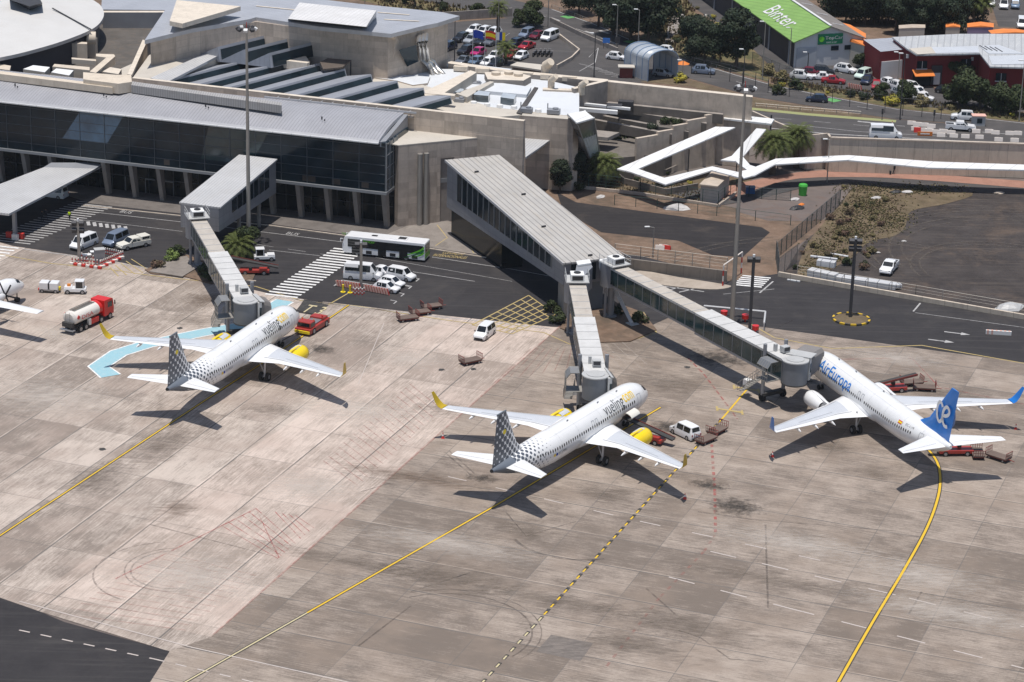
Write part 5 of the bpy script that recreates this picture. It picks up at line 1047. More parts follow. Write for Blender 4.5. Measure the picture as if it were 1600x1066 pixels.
  H_ = S_['ht']; b = MB(); b.loft([airfoil(q[0], q[1], q[2], q[3], .09, flip=sd) for q in (H_['root'], lerp4(H_['root'], H_['tip'], .5), H_['tip'])]); hs = b.build('tailplane', 'plane_white', root, smooth=35)
  b = MB(); ra, rt = H_['root'], H_['tip']
  b.add([Vector((q[1]-c*q[2], q[0]*sd, q[3]+.048*q[2]*.5+.025)) for q, c in ((lerp4(ra, rt, .12), .70), (lerp4(ra, rt, .96), .70), (lerp4(ra, rt, .96), .725), (lerp4(ra, rt, .12), .715))], [(0, 1, 2, 3)]); b.build('elevator_line', 'plane_line', hs, fix=False)
 # fin
 f = S_['fin']; dx, dz = S_['dors']; b = MB()
 def fr(x, z, ch, th): return [Vector((x-c*ch, t_*th*ch/2 if i < 6 else -AFs[i]*th*ch/2, z)) for i, (c, t_) in enumerate(AFs_)]
 prof = [(0, 0), (.05, .5), (.2, .95), (.4, 1), (.7, .6), (1, .04)]; sym = prof+[(c, -t_) for c, t_ in reversed(prof[1:-1])]
 def fsec(x, z, ch, th): return [Vector((x-c*ch, t_*th*ch/2, z)) for c, t_ in sym]
 te = f[0][0]-f[0][2]; ztop = f[2][1]; teT = f[2][0]-f[2][2]
 z0 = f[0][1]-.75; secs = [(dx, z0, 0), (f[0][0]+.2, f[0][1]-.2, 0), (f[1][0], f[1][1], 0), (lerp4(f[1], f[2], .5)[0], lerp4(f[1], f[2], .5)[1], 0), (f[2][0], ztop, 0)]
 rr = []
 for x, z, _ in secs:
  tt_ = (z-z0)/(ztop-z0); xe = te+(teT-te)*tt_; rr.append(fsec(x, z, x-xe, .10 if z > f[0][1] else .075))
 b.loft(rr); b.build('fin', 'dots_fin' if V else 'plane_blue', root, smooth=40)
 fo = root.children[-1]; fo = [c for c in root.children if c.name.startswith('fin')][0]
 uvl = fo.data.uv_layers.new(name='uv')
 for poly in fo.data.polygons:
  for li in poly.loop_indices: c = fo.data.vertices[fo.data.loops[li].vertex_index].co; uvl.data[li].uv = (c.x, c.z)
 if V:
  b = MB(); b.cyl((f[2][0], 0, ztop-.02), (teT, 0, ztop-.02), .1, n=8); b.build('fin_cap', 'plane_tail_grey', fo)
  b = MB(); b.cyl((-37.5, 0, 5.08), (-37.75, 0, 5.1), .2, n=12); b.build('exhaust_pipe', 'black_plastic', root)
 # nose gear
 g = MB(); ngx, gr = S_['ng']; g.cyl((ngx, 0, .35), (ngx, 0, 2.2), .1, n=8); g.cyl((ngx, -.3, gr), (ngx, .3, gr), .06, n=6); ge = g.build('nose_gear', 'metal_edge', root)
 for dy in (-.25, .25): g = MB(); g.cyl((ngx, dy-.1, gr), (ngx, dy+.1, gr), gr, n=16); g.build('wheel', 'rubber', ge)
 # windscreen, doors, cabin windows
 s0, s1 = S_['scr']
 for a0, a1 in ((.06, .5), (.54, .95), (-.5, -.06), (-.95, -.54)):
  b = MB(); da = .12 if a0 > 0 else -.12
  vs = [surf(st, s0-abs((a0+a1)/2)*.35, a0+.10*(1 if abs(a0) > .5 else 0), .02), surf(st, s0-abs((a0+a1)/2)*.35, a1, .02), surf(st, s1-abs((a0+a1)/2)*.55, a1*1.0, .02), surf(st, s1-abs((a0+a1)/2)*.55, a0, .02)]
  b.add(vs, [(0, 1, 2, 3)]); patch2 = MB(); patch(patch2, st, s0-abs(a0+a1)*.25, s1-abs(a0+a1)*.3, a0, a1, .02, 3, 3); patch2.build('windscreen', 'plane_window', root, fix=False)
 wx0, wx1, wp, wz = S_['win']; cnt = int((wx0-wx1)/wp)
 for sd in (1, -1):
  for k in range(cnt+1):
   x = wx0-k*wp
   if K == 'b' and livery == 'ae' and k in (0, 25): continue
   q = next(s for s in st if s[0] <= x); a = math.acos(max(-1, min(1, (wz+max(0, -26-x)*.03-3.8)/2.05)))
   b = MB(); hw = .14 if V or True else .1
   ww = .125; pts = []
   for ang in range(8):
    th = math.pi/4*ang+math.pi/8; pts.append(surf(st, x+ww*math.cos(th)*1.05, sd*(a+.2*.55*math.sin(th)), .018))
   b.add(pts, [tuple(range(8))]); b.build('window', 'plane_window', root, fix=False)
  for dxx, wd in ((-4.6, .85), (wx1-1.3, .8)):
   b = MB()
   a0, a1 = .98, 1.95
   for x0, x1, p0, p1 in ((dxx, dxx-.05, a0, a1), (dxx-wd, dxx-wd-.05, a0, a1)): patch(b, st, x0, x1, sd*p0, sd*p1, .02, 1, 5)
   patch(b, st, dxx, dxx-wd-.05, sd*a0, sd*(a0+.025), .021, 2, 1); patch(b, st, dxx, dxx-wd-.05, sd*a1, sd*(a1+.02), .021, 2, 1)
   b.build('door', 'plane_line', root, fix=False)
  for dxx in ((-15.6, -16.5) if K == 'a' else (-17.3, -18.3)):
   b = MB(); patch(b, st, dxx+.0, dxx-.05, sd*.95, sd*1.5, .02, 1, 3); patch(b, st, dxx-.5, dxx-.55, sd*.95, sd*1.5, .02, 1, 3); patch(b, st, dxx, dxx-.55, sd*.95, sd*.975, .021); b.build('emergency_exit', 'plane_line', root, fix=False)
  b = MB(); patch(b, st, S_['wing']['root'][1]-4.5, S_['wing']['root'][1]-10.5, sd*1.62, sd*2.1, .02, 8, 4)
 for x in (-3.2, -9.2, -14.6, -20.2, -24.4, -28.9, -33.2):
  b = MB(); patch(b, st, x, x-.035, -2.0, 2.0, .012, 1, 16); b.build('panel_line', 'panel_faint', root, fix=False)
 for a_ in (.5, -.5):
  b = MB(); patch(b, st, -6, -26, a_, a_+.012, .012, 20, 1); b.build('panel_line', 'panel_faint', root, fix=False)
 for x in (-8.2, -13, -20.5):
  b = MB(); p = surf(st, x, .12, 0); b.box(p+Vector((0, 0, .08)), (.35, .05, .25)); b.build('antenna', 'plane_line', root)
 return root
lf, bk = 1, -1
def vlivery(r, reg):
 st = SPEC['a']['st']
 b_ = skin_text('vueling', 'airline_lettering', 'text_dark', st, -13.5, -8.75, .93, 2.0, 1, r, off2=-.006); skin_text('com', 'airline_lettering', 'text_yellow', st, -8.5, -6.1, .82, 1.05, 1, r, off2=.006)
 b = MB(); patch(b, st, -8.62, -8.82, .72, .83, .025); b.build('airline_lettering', 'text_yellow', r, fix=False)
 skin_text('vueling', 'airline_lettering', 'text_dark', st, -6.2, -10.75, .93, 1.75, -1, r); skin_text('com', 'airline_lettering', 'text_yellow', st, -11.05, -13.3, .84, .88, -1, r)
 skin_text(reg, 'registration', 'text_dark', st, -25.3, -23.4, 1.66, .36, 1, r); skin_text('vueling.com', 'door_lettering', 'text_dark', st, -7.4, -5.6, 1.62, .22, 1, r)
 b = MB(); patch(b, st, -25.55, -25.95, 1.58, 1.75, .02); b.build('flag', 'flag_blue', r, fix=False)
 b = MB(); patch(b, st, -26.05, -26.5, 1.58, 1.75, .02); b.build('flag', 'text_yellow', r, fix=False)
v1 = airliner('airliner', 'white airliner with dotted tail, left one, the red pushback tug at its nose', 'a', 'v', 'white airliners with dotted tails'); vlivery(v1, 'EC-MAX')
b = MB(); st = SPEC['a']['st']; patch(b, st, -8.4, -9.6, 1.85, 2.25, .022, 2, 3); b.build('sticker', 'lamp_clear', v1, fix=False)
v1.location = (-30.15, 337.63, 0); v1.rotation_euler.z = R(69.418)
v2 = copy_tree(v1); v2.location = (17.428, 310.811, 0); v2.rotation_euler.z = R(58.942)
v2['label'] = 'white airliner with dotted tail and open cargo door in the middle of the apron'
for c in list(v2.children):
 if c.name.startswith('sticker') : bpy.data.objects.remove(c)
 elif c.name.startswith('registration'): bpy.data.objects.remove(c)
skin_text('EC-MRL', 'registration', 'text_dark', st, -25.3, -23.4, 1.66, .36, 1, v2)
b = MB(); vs = []
for i in range(5):
 for j in range(5):
  a = .2+j*.3; vs.append(Vector((-7.2-i*.55, -1.85-1.15*math.sin(a)*1.0-.25, 3.05+.62*math.cos(a*1.05)+.1)))
top_ = [v+Vector((0, 0, .07)) for v in vs]; F = [(i*5+j, i*5+j+1, (i+1)*5+j+1, (i+1)*5+j) for i in range(4) for j in range(4)]
b.add(top_, F); b.add(vs, [tuple(reversed(q)) for q in F]); b.build('cargo_door', 'car_cream', v2, smooth=60, fix=False)
b = MB(); patch(b, st, -7.2, -9.4, 1.85, 2.45, .012, 2, 4); b.build('cargo_hold_opening', 'black_plastic', v2, fix=False)
ae = airliner('airliner', 'white airliner with bright blue tail and winglets docked at the right hand bridge', 'b', 'ae')
ae.location = (40.061, 325.509, 0); ae.rotation_euler.z = R(111.049); st = SPEC['b']['st']
skin_text('AirEuropa', 'airline_lettering', 'plane_blue', st, -6.3, -15.3, 1.15, 2.1, -1, ae, off2=.004); skin_text('AirEuropa', 'airline_lettering', 'plane_blue', st, -15.3, -6.3, 1.15, 2.1, 1, ae)
skin_text('EC-LYR', 'registration', 'text_dark', st, -29.6, -31.5, .95, .34, -1, ae); skin_text('Boeing 737-800'.replace('Boeing ', ''), 'registration', 'text_dark', st, -29.8, -32, 1.72, .18, -1, ae)
bpy.data.objects.remove([c for c in ae.children if c.name.startswith('registration')][-1])
for z0, z1, m_ in ((.93, .99, 'flag_red'), (.99, 1.10, 'flag_yellow'), (1.10, 1.16, 'flag_red')):
 b = MB(); patch(b, st, -27.9, -28.8, -z0, -z1, .02, 2, 2); b.build('flag', m_, ae, fix=False)
for i, (x, y, z) in enumerate(((-16.2, 1.6, 0),)): pass
def logo(parent, y, s=1.0, org=(-33.9, 9.0), sgn=1, m_='plane_white'):
 "white ligature of an o and an e, drawn as one flowing stroke, on the fin side"
 cx, cz = org; P1 = []
 for k in range(30):                                  # the o
  a = R(55+k*295/29); P1.append((cx-.0+.62*s*-math.cos(a)*-1-.62*s, cz+1.05*s*math.sin(a)))
 b = MB()
 def stroke(P_, w_):
  out = []
  for i, p in enumerate(P_):
   q, r = P_[max(0, i-1)], P_[min(len(P_)-1, i+1)]; dx_, dz_ = r[0]-q[0], r[1]-q[1]; L = math.hypot(dx_, dz_) or 1; nx, nz = -dz_/L*w_/2, dx_/L*w_/2; out.append((Vector((p[0]-nx, y, p[1]-nz)), Vector((p[0]+nx, y, p[1]+nz))))
  for (a_, c_), (e_, f_) in zip(out, out[1:]): b.add([a_, e_, f_, c_], [(0, 1, 2, 3)])
 X = lambda u, v: (cx-u*s*sgn, cz+v*s)
 o_ = [X(-.75+.62*math.cos(R(t_)), .0+1.1*math.sin(R(t_))) for t_ in range(40, 345, 15)]
 e_ = [X(-.05, -.15), X(.45, -.05), X(.95, .25), X(1.15, .6), X(.95, .95), X(.55, 1.0), X(.15, .7), X(-.1, .2), X(-.15, -.4), X(.05, -.95), X(.45, -1.2), X(.95, -1.1)]
 e2 = []
 e2 = smooth_path(e_, 4)
 stroke(o_, .38*s); stroke(e2, .38*s); return b.build('tail_logo', m_, parent, fix=False)
fo = [c for c in ae.children if c.name.startswith('fin')][0]
logo(fo, .33, 1.15, (-36.3, 8.7), 1); logo(fo, -.33, 1.15, (-36.3, 8.7), -1)
# turboprop at the left edge
tp = thing('turboprop_airliner', 'white high wing turboprop cut by the left edge of the picture', 'turboprop')
ts = [(0, 2.25, .05, .05), (-.5, 2.3, .5, .5), (-1.2, 2.4, .85, .85), (-2.2, 2.6, 1.15, 1.15), (-3.4, 2.72, 1.33, 1.33), (-5, 2.75, 1.4, 1.4), (-18, 2.75, 1.4, 1.4), (-23, 3.3, .8, .8), (-27, 3.9, .2, .2)]
b = MB(); b.loft([[surf(ts, s[0], 2*math.pi*j/20) for j in range(20)] for s in ts]); b.build('fuselage', 'plane_white', tp, smooth=60)
b = MB(); b.loft([airfoil(q[0], q[1], q[2], q[3], .13) for q in ((-13.5, -12.3, 1.6, 4.35), (-5, -12.0, 2.5, 4.3), (5, -12.0, 2.5, 4.3), (13.5, -12.3, 1.6, 4.35))]); b.build('wing', 'plane_white', tp, smooth=40)
for sd in (1, -1):
 b = MB(); b.loft([[Vector((x, sd*4+r*.8*math.sin(q), 3.85+r*math.cos(q))) for q in [2*math.pi*j/14 for j in range(14)]] for x, r in ((-9.2, .3), (-9.6, .5), (-11, .62), (-13, .55), (-15, .15))]); en = b.build('engine', 'plane_white', tp, smooth=60)
 b = MB(); b.cyl((-8.7, sd*4, 3.85), (-9.25, sd*4, 3.85), .08, .26, n=12)
 for k in range(6):
  a = k*math.pi/3+.5; b.box((-8.95, sd*4+1.05*math.sin(a), 3.85+1.05*math.cos(a)), (.07, .24, 1.9), 0, 0, rx=-a)
 b.build('propeller', 'black_plastic', en)
for a0, a1 in ((.08, .5), (.56, .95), (-.5, -.08), (-.95, -.56)):
 b = MB(); patch(b, ts, -1.35-abs(a0+a1)*.25, -2.15-abs(a0+a1)*.3, a0, a1, .02, 2, 3); b.build('windscreen', 'plane_window', tp, fix=False)
for x, y in ((-1.6, 0), (-12.6, 2), (-12.6, -2)):
 b = MB(); b.cyl((x, y, .3), (x, y, 1.6), .08, n=8); b.cyl((x, y-.28, .36), (x, y+.28, .36), .36, n=14); b.build('landing_gear', 'rubber', tp)
p = W(38, 467); tp.location = (p.x, p.y, 0); tp.rotation_euler.z = R(62)
# ------------------------------------------------------------------ road vehicles
def wheel(parent, x, y, r, wd=.2):
 b = MB(); s = 1 if y > 0 else -1; b.cyl((x, y-wd/2*s, r), (x, y+wd/2*s, r), r, n=16); t = b.build('wheel', 'rubber', parent, smooth=40)
 b = MB(); b.cyl((x, y+wd/2*s-.01*s, r), (x, y+(wd/2+.012)*s, r), r*.6, n=12); b.build('rim', 'alloy', t); return t
def car_body(colour, L, Wd, H, hood, xr1, xr2, xe, belt=.57, name='car', z0=.22, hoodz=None, trim=None, tailz=None, wr=.33, rails=False, sidewin=None, wb=None):
 "x=0 at the front bumper, +x forward is -x here: front at +L/2; xr1/xr2 roof start and end, xe foot of the rear glass, all as fractions of L from the front"
 t = thing(name, None, 'car'); hz = (hoodz or belt)*H; bz = belt*H; tz = (tailz or belt)*H; w2 = Wd/2; X = lambda f: L/2-f*L
 def sec(f, wl, zl, zm, wm, zb, wb_, zt, wt): return [Vector((X(f), s*a, z)) for s, lst in ((1, ((wl, zl), (wm, zm), (wb_, zb), (wt, zt))), (-1, ((wt, zt), (wb_, zb), (wm, zm), (wl, zl)))) for a, z in lst]
 S_ = [sec(0, w2*.74, z0+.14, z0+.25, w2*.80, hz*.66, w2*.76, hz*.72, w2*.6), sec(.03, w2*.9, z0, z0+.25, w2*.95, hz*.82, w2*.9, hz*.88, w2*.7), sec(.12, w2*.97, z0, z0+.3, w2, hz*.90, w2*.96, hz*.97, w2*.78),
          sec(hood, w2*.97, z0, z0+.3, w2, bz*.96, w2*.98, bz*1.03, w2*.84), sec(xr1, w2*.97, z0, z0+.3, w2, bz, w2*.97, H*.985, w2*.72), sec((xr1+xr2)/2, w2*.97, z0, z0+.3, w2, bz*1.01, w2*.97, H, w2*.76),
          sec(xr2, w2*.97, z0, z0+.3, w2, bz*1.02, w2*.97, H*.975, w2*.72), sec(xe, w2*.96, z0, z0+.3, w2*.98, tz*.97, w2*.93, tz*1.05, w2*.8)]
 if xe < .97: S_ += [sec(.985, w2*.9, z0+.02, z0+.3, w2*.94, tz*.93, w2*.9, tz*.99, w2*.76)]
 S_ += [sec(1.0, w2*.78, z0+.14, z0+.3, w2*.84, tz*.86, w2*.8, tz*.92, w2*.66)]
 b = MB(); b.loft(S_); bd = b.build('body', 'car_'+colour, t, smooth=38)
 iw, ir = 3, 4
 def lerpq(A, B, C, D, u0, u1, v0, v1, off):
  f = lambda u, v: A.lerp(B, u).lerp(D.lerp(C, u), v); q = [f(u0, v0), f(u1, v0), f(u1, v1), f(u0, v1)]; n_ = (q[1]-q[0]).cross(q[3]-q[0]).normalized(); return [p+n_*off for p in q]
 def glassq(name, A, B, C, D, u=(.06, .94), v=(.06, .94), m_='glass_car'):
  q = lerpq(A, B, C, D, u[0], u[1], v[0], v[1], .015); cc = sum(q, Vector())/4; q2 = lerpq(A, B, C, D, u[0], u[1], v[0], v[1], -.015)
  if (cc-Vector((0, 0, H*.5))).length < (sum(q2, Vector())/4-Vector((0, 0, H*.5))).length: q = q2
  b = MB(); b.add(q, [(0, 1, 2, 3)]); return b.build(name, m_, t, fix=False)
 s3, s4, s5, s6, s7 = S_[3], S_[4], S_[5], S_[6], S_[7]
 glassq('windscreen', s3[3], s3[4], s4[4], s4[3]); 
 glassq('rear_window', s6[3], s6[4], s7[4], s7[3], v=(.08, .8))
 for k, (bi, ti) in enumerate(((2, 3), (5, 4))):
  glassq('side_window', s4[bi], s5[bi], s5[ti], s4[ti], (-.0, .93), (.06, .9)); 
  if sidewin != 'van': glassq('side_window', s5[bi], s6[bi], s6[ti], s5[ti], (.02, .94), (.06, .9))
 for s in (1, -1):
  b = MB(); b.box((X(.028), s*w2*.72, hz*.70), (.14, w2*.34, .14), s*-.25); b.build('headlight', 'lamp_clear', t, bevel=.03)
  b = MB(); b.box((X(.992), s*w2*.76, tz*.8), (.1, w2*.2, .26), s*.2); b.build('tail_light', 'lamp_red', t)
  b = MB(); b.box((X(hood+.05), s*(w2+.09), bz*1.02), (.12, .2, .14)); b.build('mirror', 'car_'+colour if trim is None else trim, t)
 b = MB(); b.box((X(.012), 0, z0+.16), (.16, Wd*.72, .22)); b.build('bumper', 'black_plastic', t, bevel=.03)
 b = MB(); b.box((X(.988), 0, z0+.16), (.16, Wd*.76, .2)); b.build('bumper', 'black_plastic' if trim else 'car_'+colour, t, bevel=.03)
 f1, f2 = wb or (.19, .81)
 for f in (f1, f2):
  for s in (1, -1): wheel(t, X(f), s*(w2-.085), wr)
 for f in (f1, f2):
  b = MB(); b.box((X(f), 0, wr+.02), (wr*2.25, Wd*1.005, wr*1.1)); b.build('wheel_arch', 'black_plastic', t, bevel=.1)
 if rails:
  for s in (1, -1): b = MB(); b.box((X((xr1+xr2)/2), s*w2*.66, H+.03), ((xr2-xr1)*L*.9, .05, .05)); b.build('roof_rail', 'alloy', t)
 return t
KIND = dict(hatch=dict(L=4.0, Wd=1.72, H=1.48, hood=.24, xr1=.42, xr2=.82, xe=.97), suv=dict(L=4.45, Wd=1.84, H=1.66, hood=.25, xr1=.41, xr2=.84, xe=.975, belt=.59, rails=True), sedan=dict(L=4.5, Wd=1.8, H=1.44, hood=.27, xr1=.43, xr2=.68, xe=.84, belt=.59, tailz=.64),
 mpv=dict(L=4.4, Wd=1.82, H=1.84, hood=.2, xr1=.34, xr2=.93, xe=.985, belt=.56, hoodz=.53, trim='black_plastic'), van=dict(L=5.1, Wd=1.95, H=1.98, hood=.15, xr1=.28, xr2=.95, xe=.99, belt=.55, hoodz=.50))
PROT = {}
def car(kind, colour, pos, head, label, group=None, scale=None):
 k = (kind, colour)
 if k not in PROT: PROT[k] = Proto(car_body(colour, name={'van': 'parked_van', 'mpv': 'small_van'}.get(kind, 'parked_car'), **KIND[kind]))
 o = PROT[k].put(pos, head, label, group)
 o['category'] = {'van': 'van', 'mpv': 'van'}.get(kind, 'car'); return o
def minibus(colour, dark=False, H=2.5, L=5.7):
 t = car_body(colour, L, 2.0, H, .13, .27, .96, .99, belt=.55, hoodz=.48, name='minibus', trim='black_plastic', wr=.34, sidewin='van', wb=(.17, .79)); t['category'] = 'minibus'
 for s in (1, -1):
  b = MB(); b.box((-L*.16, s*.93, H*.70), (L*.56, .10, H*.2), 0, 0, rx=s*.22); b.build('side_window', 'glass_car', t)
 return t
def box_part(t, name, c, d, m_, rz=0, bevel=.03, ry=0): b = MB(); b.box(c, d, rz, ry=ry); return b.build(name, m_, t, bevel=bevel)
def pickup(colour, canopy=False):
 t = thing('pickup_truck', None, 'pickup'); b = MB()
 prof = [(2.6, .45), (2.6, .85), (2.4, 1.02), (1.25, 1.12), (.55, 1.72), (-.75, 1.74), (-.95, 1.12), (-2.6, 1.08), (-2.6, .45)]
 def ring(y, k): return [Vector((x, y*(k if z > 1.2 else 1), z)) for x, z in prof]
 b.loft([ring(-.9, .84), ring(.9, .84)]); b.build('body', 'car_'+colour, t)
 if canopy: box_part(t, 'load_canopy', (-1.75, 0, 1.45), (1.65, 1.6, .72), 'car_'+colour, bevel=.08); [box_part(t, 'side_window', (-1.75, s*.81, 1.5), (1.2, .02, .3), 'glass_car', bevel=0) for s in (1, -1)]
 else: box_part(t, 'load_bed', (-1.78, 0, 1.10), (1.5, 1.5, .03), 'black_plastic', bevel=0); [box_part(t, 'bed_side', (-1.78, s*.84, 1.17), (1.6, .1, .16), 'car_'+colour) for s in (1, -1)]; box_part(t, 'tailgate', (-2.56, 0, 1.17), (.08, 1.6, .16), 'car_'+colour)
 b = MB(); b.add([Vector(p) for p in ((1.2, -.78, 1.17), (1.2, .78, 1.17), (.6, .72, 1.69), (.6, -.72, 1.69))], [(0, 1, 2, 3)]); [setattr(v, 'x', v.x+.02) for v in b.v]; b.build('windscreen', 'glass_car', t, fix=False)
 for s in (1, -1):
  for x0, x1 in ((.75, -.05), (-.12, -.72)):
   b = MB(); b.add([Vector((x0+(.1 if x0 > .5 else 0), s*.885, 1.2)), Vector((x1, s*.885, 1.2)), Vector((x1, s*.775, 1.64)), Vector((x0-.25 if x0 > .5 else x0, s*.775, 1.64))], [(0, 1, 2, 3)]); b.build('side_window', 'glass_car', t, fix=False)
  box_part(t, 'headlight', (2.55, s*.68, .85), (.12, .32, .16), 'lamp_clear'); box_part(t, 'tail_light', (-2.6, s*.82, .95), (.06, .14, .3), 'lamp_red'); box_part(t, 'mirror', (.85, s*1.0, 1.25), (.12, .2, .18), 'black_plastic')
  for x in (1.65, -1.6): wheel(t, x, s*.83, .37, .24); 
 box_part(t, 'bumper', (2.6, 0, .58), (.2, 1.7, .25), 'car_'+colour); return t
G3 = lambda x, y, z=0: (lambda p: (p.x, p.y, z))(W(x, y, z))
# airside cars and vans (front and rear pixels give the heading)
mb = minibus('white')
mb.location = G3(567, 436); mb.rotation_euler.z = R(-10); tag(mb, 'white high roofed minibus parked beside the zebra crossing, facing right')
car('sedan', 'white', G3(597, 430), R(-28), 'white saloon half hidden behind the white high roofed minibus', 'white cars in the marked bay')
car('mpv', 'white', G3(627, 436), R(-28), 'white small van with dark front bumper, rearmost right in the marked bay', 'white cars in the marked bay')
car('hatch', 'white', G3(612, 447), R(-28), 'white hatchback between the small van and the foremost hatchback, lime stripe behind it', 'white cars in the marked bay')
car('hatch', 'white', G3(604, 455), R(-24), 'foremost white hatchback in the marked bay beside the striped posts', 'white cars in the marked bay')
car('mpv', 'white', G3(757, 526), R(-112), 'white small van standing alone on the apron beside the yellow hatching, facing the camera')
car('mpv', 'white', G3(1070, 681), R(128), 'white small van seen from behind on the dashed yellow line right of the airliner nose')
car('van', 'white', G3(131, 386), R(-118), 'white people carrier, leftmost of three vehicles behind the striped barriers', 'vehicles behind the striped barriers')
car('van', 'steelblue', G3(181, 381), R(-116), 'grey blue people carrier in the middle behind the striped barriers', 'vehicles behind the striped barriers')
pk1 = pickup('cream', True); pk1.location = G3(209, 387); pk1.rotation_euler.z = R(-140); tag(pk1, 'cream pickup with hard canopy, rightmost of three vehicles behind the striped barriers', group='vehicles behind the striped barriers')
pk2 = pickup('white'); pk2.location = G3(1389, 424); pk2.rotation_euler.z = R(-112); tag(pk2, 'lone white pickup parked on the dark gravel yard')
car('van', 'white', G3(82, 308), R(160), 'white van parked in the shade of the glass front behind the canopy')
# apron bus
bus = thing('apron_bus', 'long white airport bus with dark windows and green swooshes on its tail', 'bus', G3(603, 400), R(180-14))
L = 13.2
b = MB(); prof = [(-6.6, .35), (6.2, .35), (6.55, .6), (6.6, 1.6), (6.2, 2.95), (5.9, 3.05), (-6.5, 3.05), (-6.6, 2.9)]
b.loft([[Vector((x, y*(1 if z < 2.6 else .97), z)) for x, z in prof] for y in (-1.4, 1.4)]); b.build('body', 'car_white', bus, bevel=.08)
for s in (1, -1):
 box_part(bus, 'side_window', (-.3, s*1.405, 2.0), (12.0, .03, 1.25), 'glass_car', bevel=0)
 for x in (4.4, .2, -3.2): box_part(bus, 'door', (x, s*1.42, 1.45), (1.3, .03, 2.1), 'glass_car', bevel=0)
 for x in (2.3, -1.5, -5.0): box_part(bus, 'door', (x, s*1.425, .75), (.9, .03, .5), 'black_plastic', bevel=0)
 for k, (x0, x1, z0, z1, m_) in enumerate(((-6.5, -2.2, 2.6, .5, 'bus_green'), (-6.5, -3.2, 2.2, .5, 'bus_darkgreen'), (-6.5, -4.4, 1.8, .6, 'bus_green'))):
  b = MB(); n_ = 8; top = [Vector((x0+(x1-x0)*i/n_, s*(1.432+.004*k), z0+(z1-z0)*(i/n_)**.7)) for i in range(n_+1)]; bot = [p-Vector((0, 0, .32*(1-i/n_)+.02)) for i, p in enumerate(top)]
  b.add(top+bot, [(i, i+1, n_+2+i, n_+1+i) for i in range(n_)]); b.build('side_stripe', m_, bus, fix=False)
 text_on('binter', 'side_lettering', 'bus_green', (s*-0 + (5.7 if s < 0 else 3.2), s*1.44, 2.25), (1 if s < 0 else -1, 0, 0) if False else ((-1, 0, 0) if s > 0 else (1, 0, 0)), (0, 0, 1), 1.9, .5, bus)
 for x in (4.2, -3.6): wheel(bus, x, s*1.28, .48, .28)
 box_part(bus, 'mirror_arm', (6.6, s*1.5, 2.6), (.5, .08, .08), 'car_white'); box_part(bus, 'mirror', (6.8, s*1.5, 2.35), (.1, .22, .5), 'car_white')
box_part(bus, 'rear_window', (-6.61, 0, 2.1), (.03, 2.3, 1.2), 'glass_car', bevel=0); box_part(bus, 'rear_panel', (-6.612, 0, 1.0), (.03, 2.5, .8), 'bus_green', bevel=0)
b = MB(); b.add([Vector(p) for p in ((6.62, -1.2, 1.5), (6.62, 1.2, 1.5), (6.26, 1.2, 2.85), (6.26, -1.2, 2.85))], [(0, 1, 2, 3)]); b.build('windscreen', 'glass_car', bus, fix=False)
box_part(bus, 'roof_unit', (-2.2, .1, 3.1), (2.6, 1.5, .12), 'car_white'); box_part(bus, 'roof_grille', (-2.7, .1, 3.17), (1.2, 1.1, .04), 'black_plastic', bevel=0); box_part(bus, 'roof_hatch', (1.8, 0, 3.08), (.9, .6, .06), 'black_plastic')
# fuel truck
ft = thing('fuel_truck', 'fuel tanker truck with red cab and cream tank beside the wing tip of the turboprop', 'tanker truck', G3(140, 506), R(62))
b = MB(); b.loft([[Vector((x, 1.22*r*math.sin(q), 2.1+1.0*r*math.cos(q))) for q in [2*math.pi*j/20 for j in range(20)]] for x, r in ((-4.6, .7), (-4.35, .97), (-4, 1), (1.3, 1), (1.5, .97))]); tk = b.build('tank', 'tank_white', ft, smooth=40)
b = MB(); b.loft([[Vector((x, 1.24*r*math.sin(q), 2.1+1.02*r*math.cos(q))) for q in [2*math.pi*j/20 for j in range(20)]] for x, r in ((.9, 1), (1.55, 1), (1.75, .8))]); b.build('tank_front', 'fuel_red', ft, smooth=40)
box_part(tk, 'walkway', (-1.6, 0, 3.08), (4.6, .75, .06), 'tar'); [box_part(tk, 'handrail', (-1.6, s*.42, 3.16), (4.7, .05, .1), 'cage') for s in (1, -1)]
for s in (1, -1):
 for k, t_ in enumerate(('disa',)): text_on('DISA', 'tank_lettering', 'fuel_red', ((-3.2 if s < 0 else -.2), s*1.25, 1.85), (1, 0, 0) if s < 0 else (-1, 0, 0), (0, -s*.12, 1), 2.6, .55, tk)
 b = MB(); b.box((-3.9, s*1.19, 2.3), (.5, .06, .5), 0, ry=.78); b.build('tank_badge', 'fuel_red', tk)
b = MB(); prof = [(1.9, .7), (4.1, .7), (4.15, 1.6), (3.95, 2.9), (3.6, 3.05), (1.95, 3.05)]; b.loft([[Vector((x, y, z)) for x, z in prof] for y in (-1.2, 1.2)]); cb = b.build('cab', 'fuel_red', ft, bevel=.06)
b = MB(); b.add([Vector(p) for p in ((4.16, -1.08, 1.75), (4.16, 1.08, 1.75), (4.0, 1.08, 2.75), (4.0, -1.08, 2.75))], [(0, 1, 2, 3)]); b.build('windscreen', 'glass_car', cb, fix=False)
for s in (1, -1):
 box_part(cb, 'side_window', (3.2, s*1.21, 2.25), (1.0, .02, .8), 'glass_car', bevel=0); box_part(cb, 'mirror', (4.1, s*1.4, 2.3), (.1, .18, .6), 'black_plastic')
 for x in (3.2, 1.2, -2.3, -3.5): wheel(ft, x, s*1.08, .48, .3)
 box_part(ft, 'side_locker', (-.3, s*1.0, .85), (1.8, .5, .7), 'fuel_red'); box_part(ft, 'pump_cabinet', (-1.4, s*1.05, .95), (.5, .4, .9), 'tank_white')
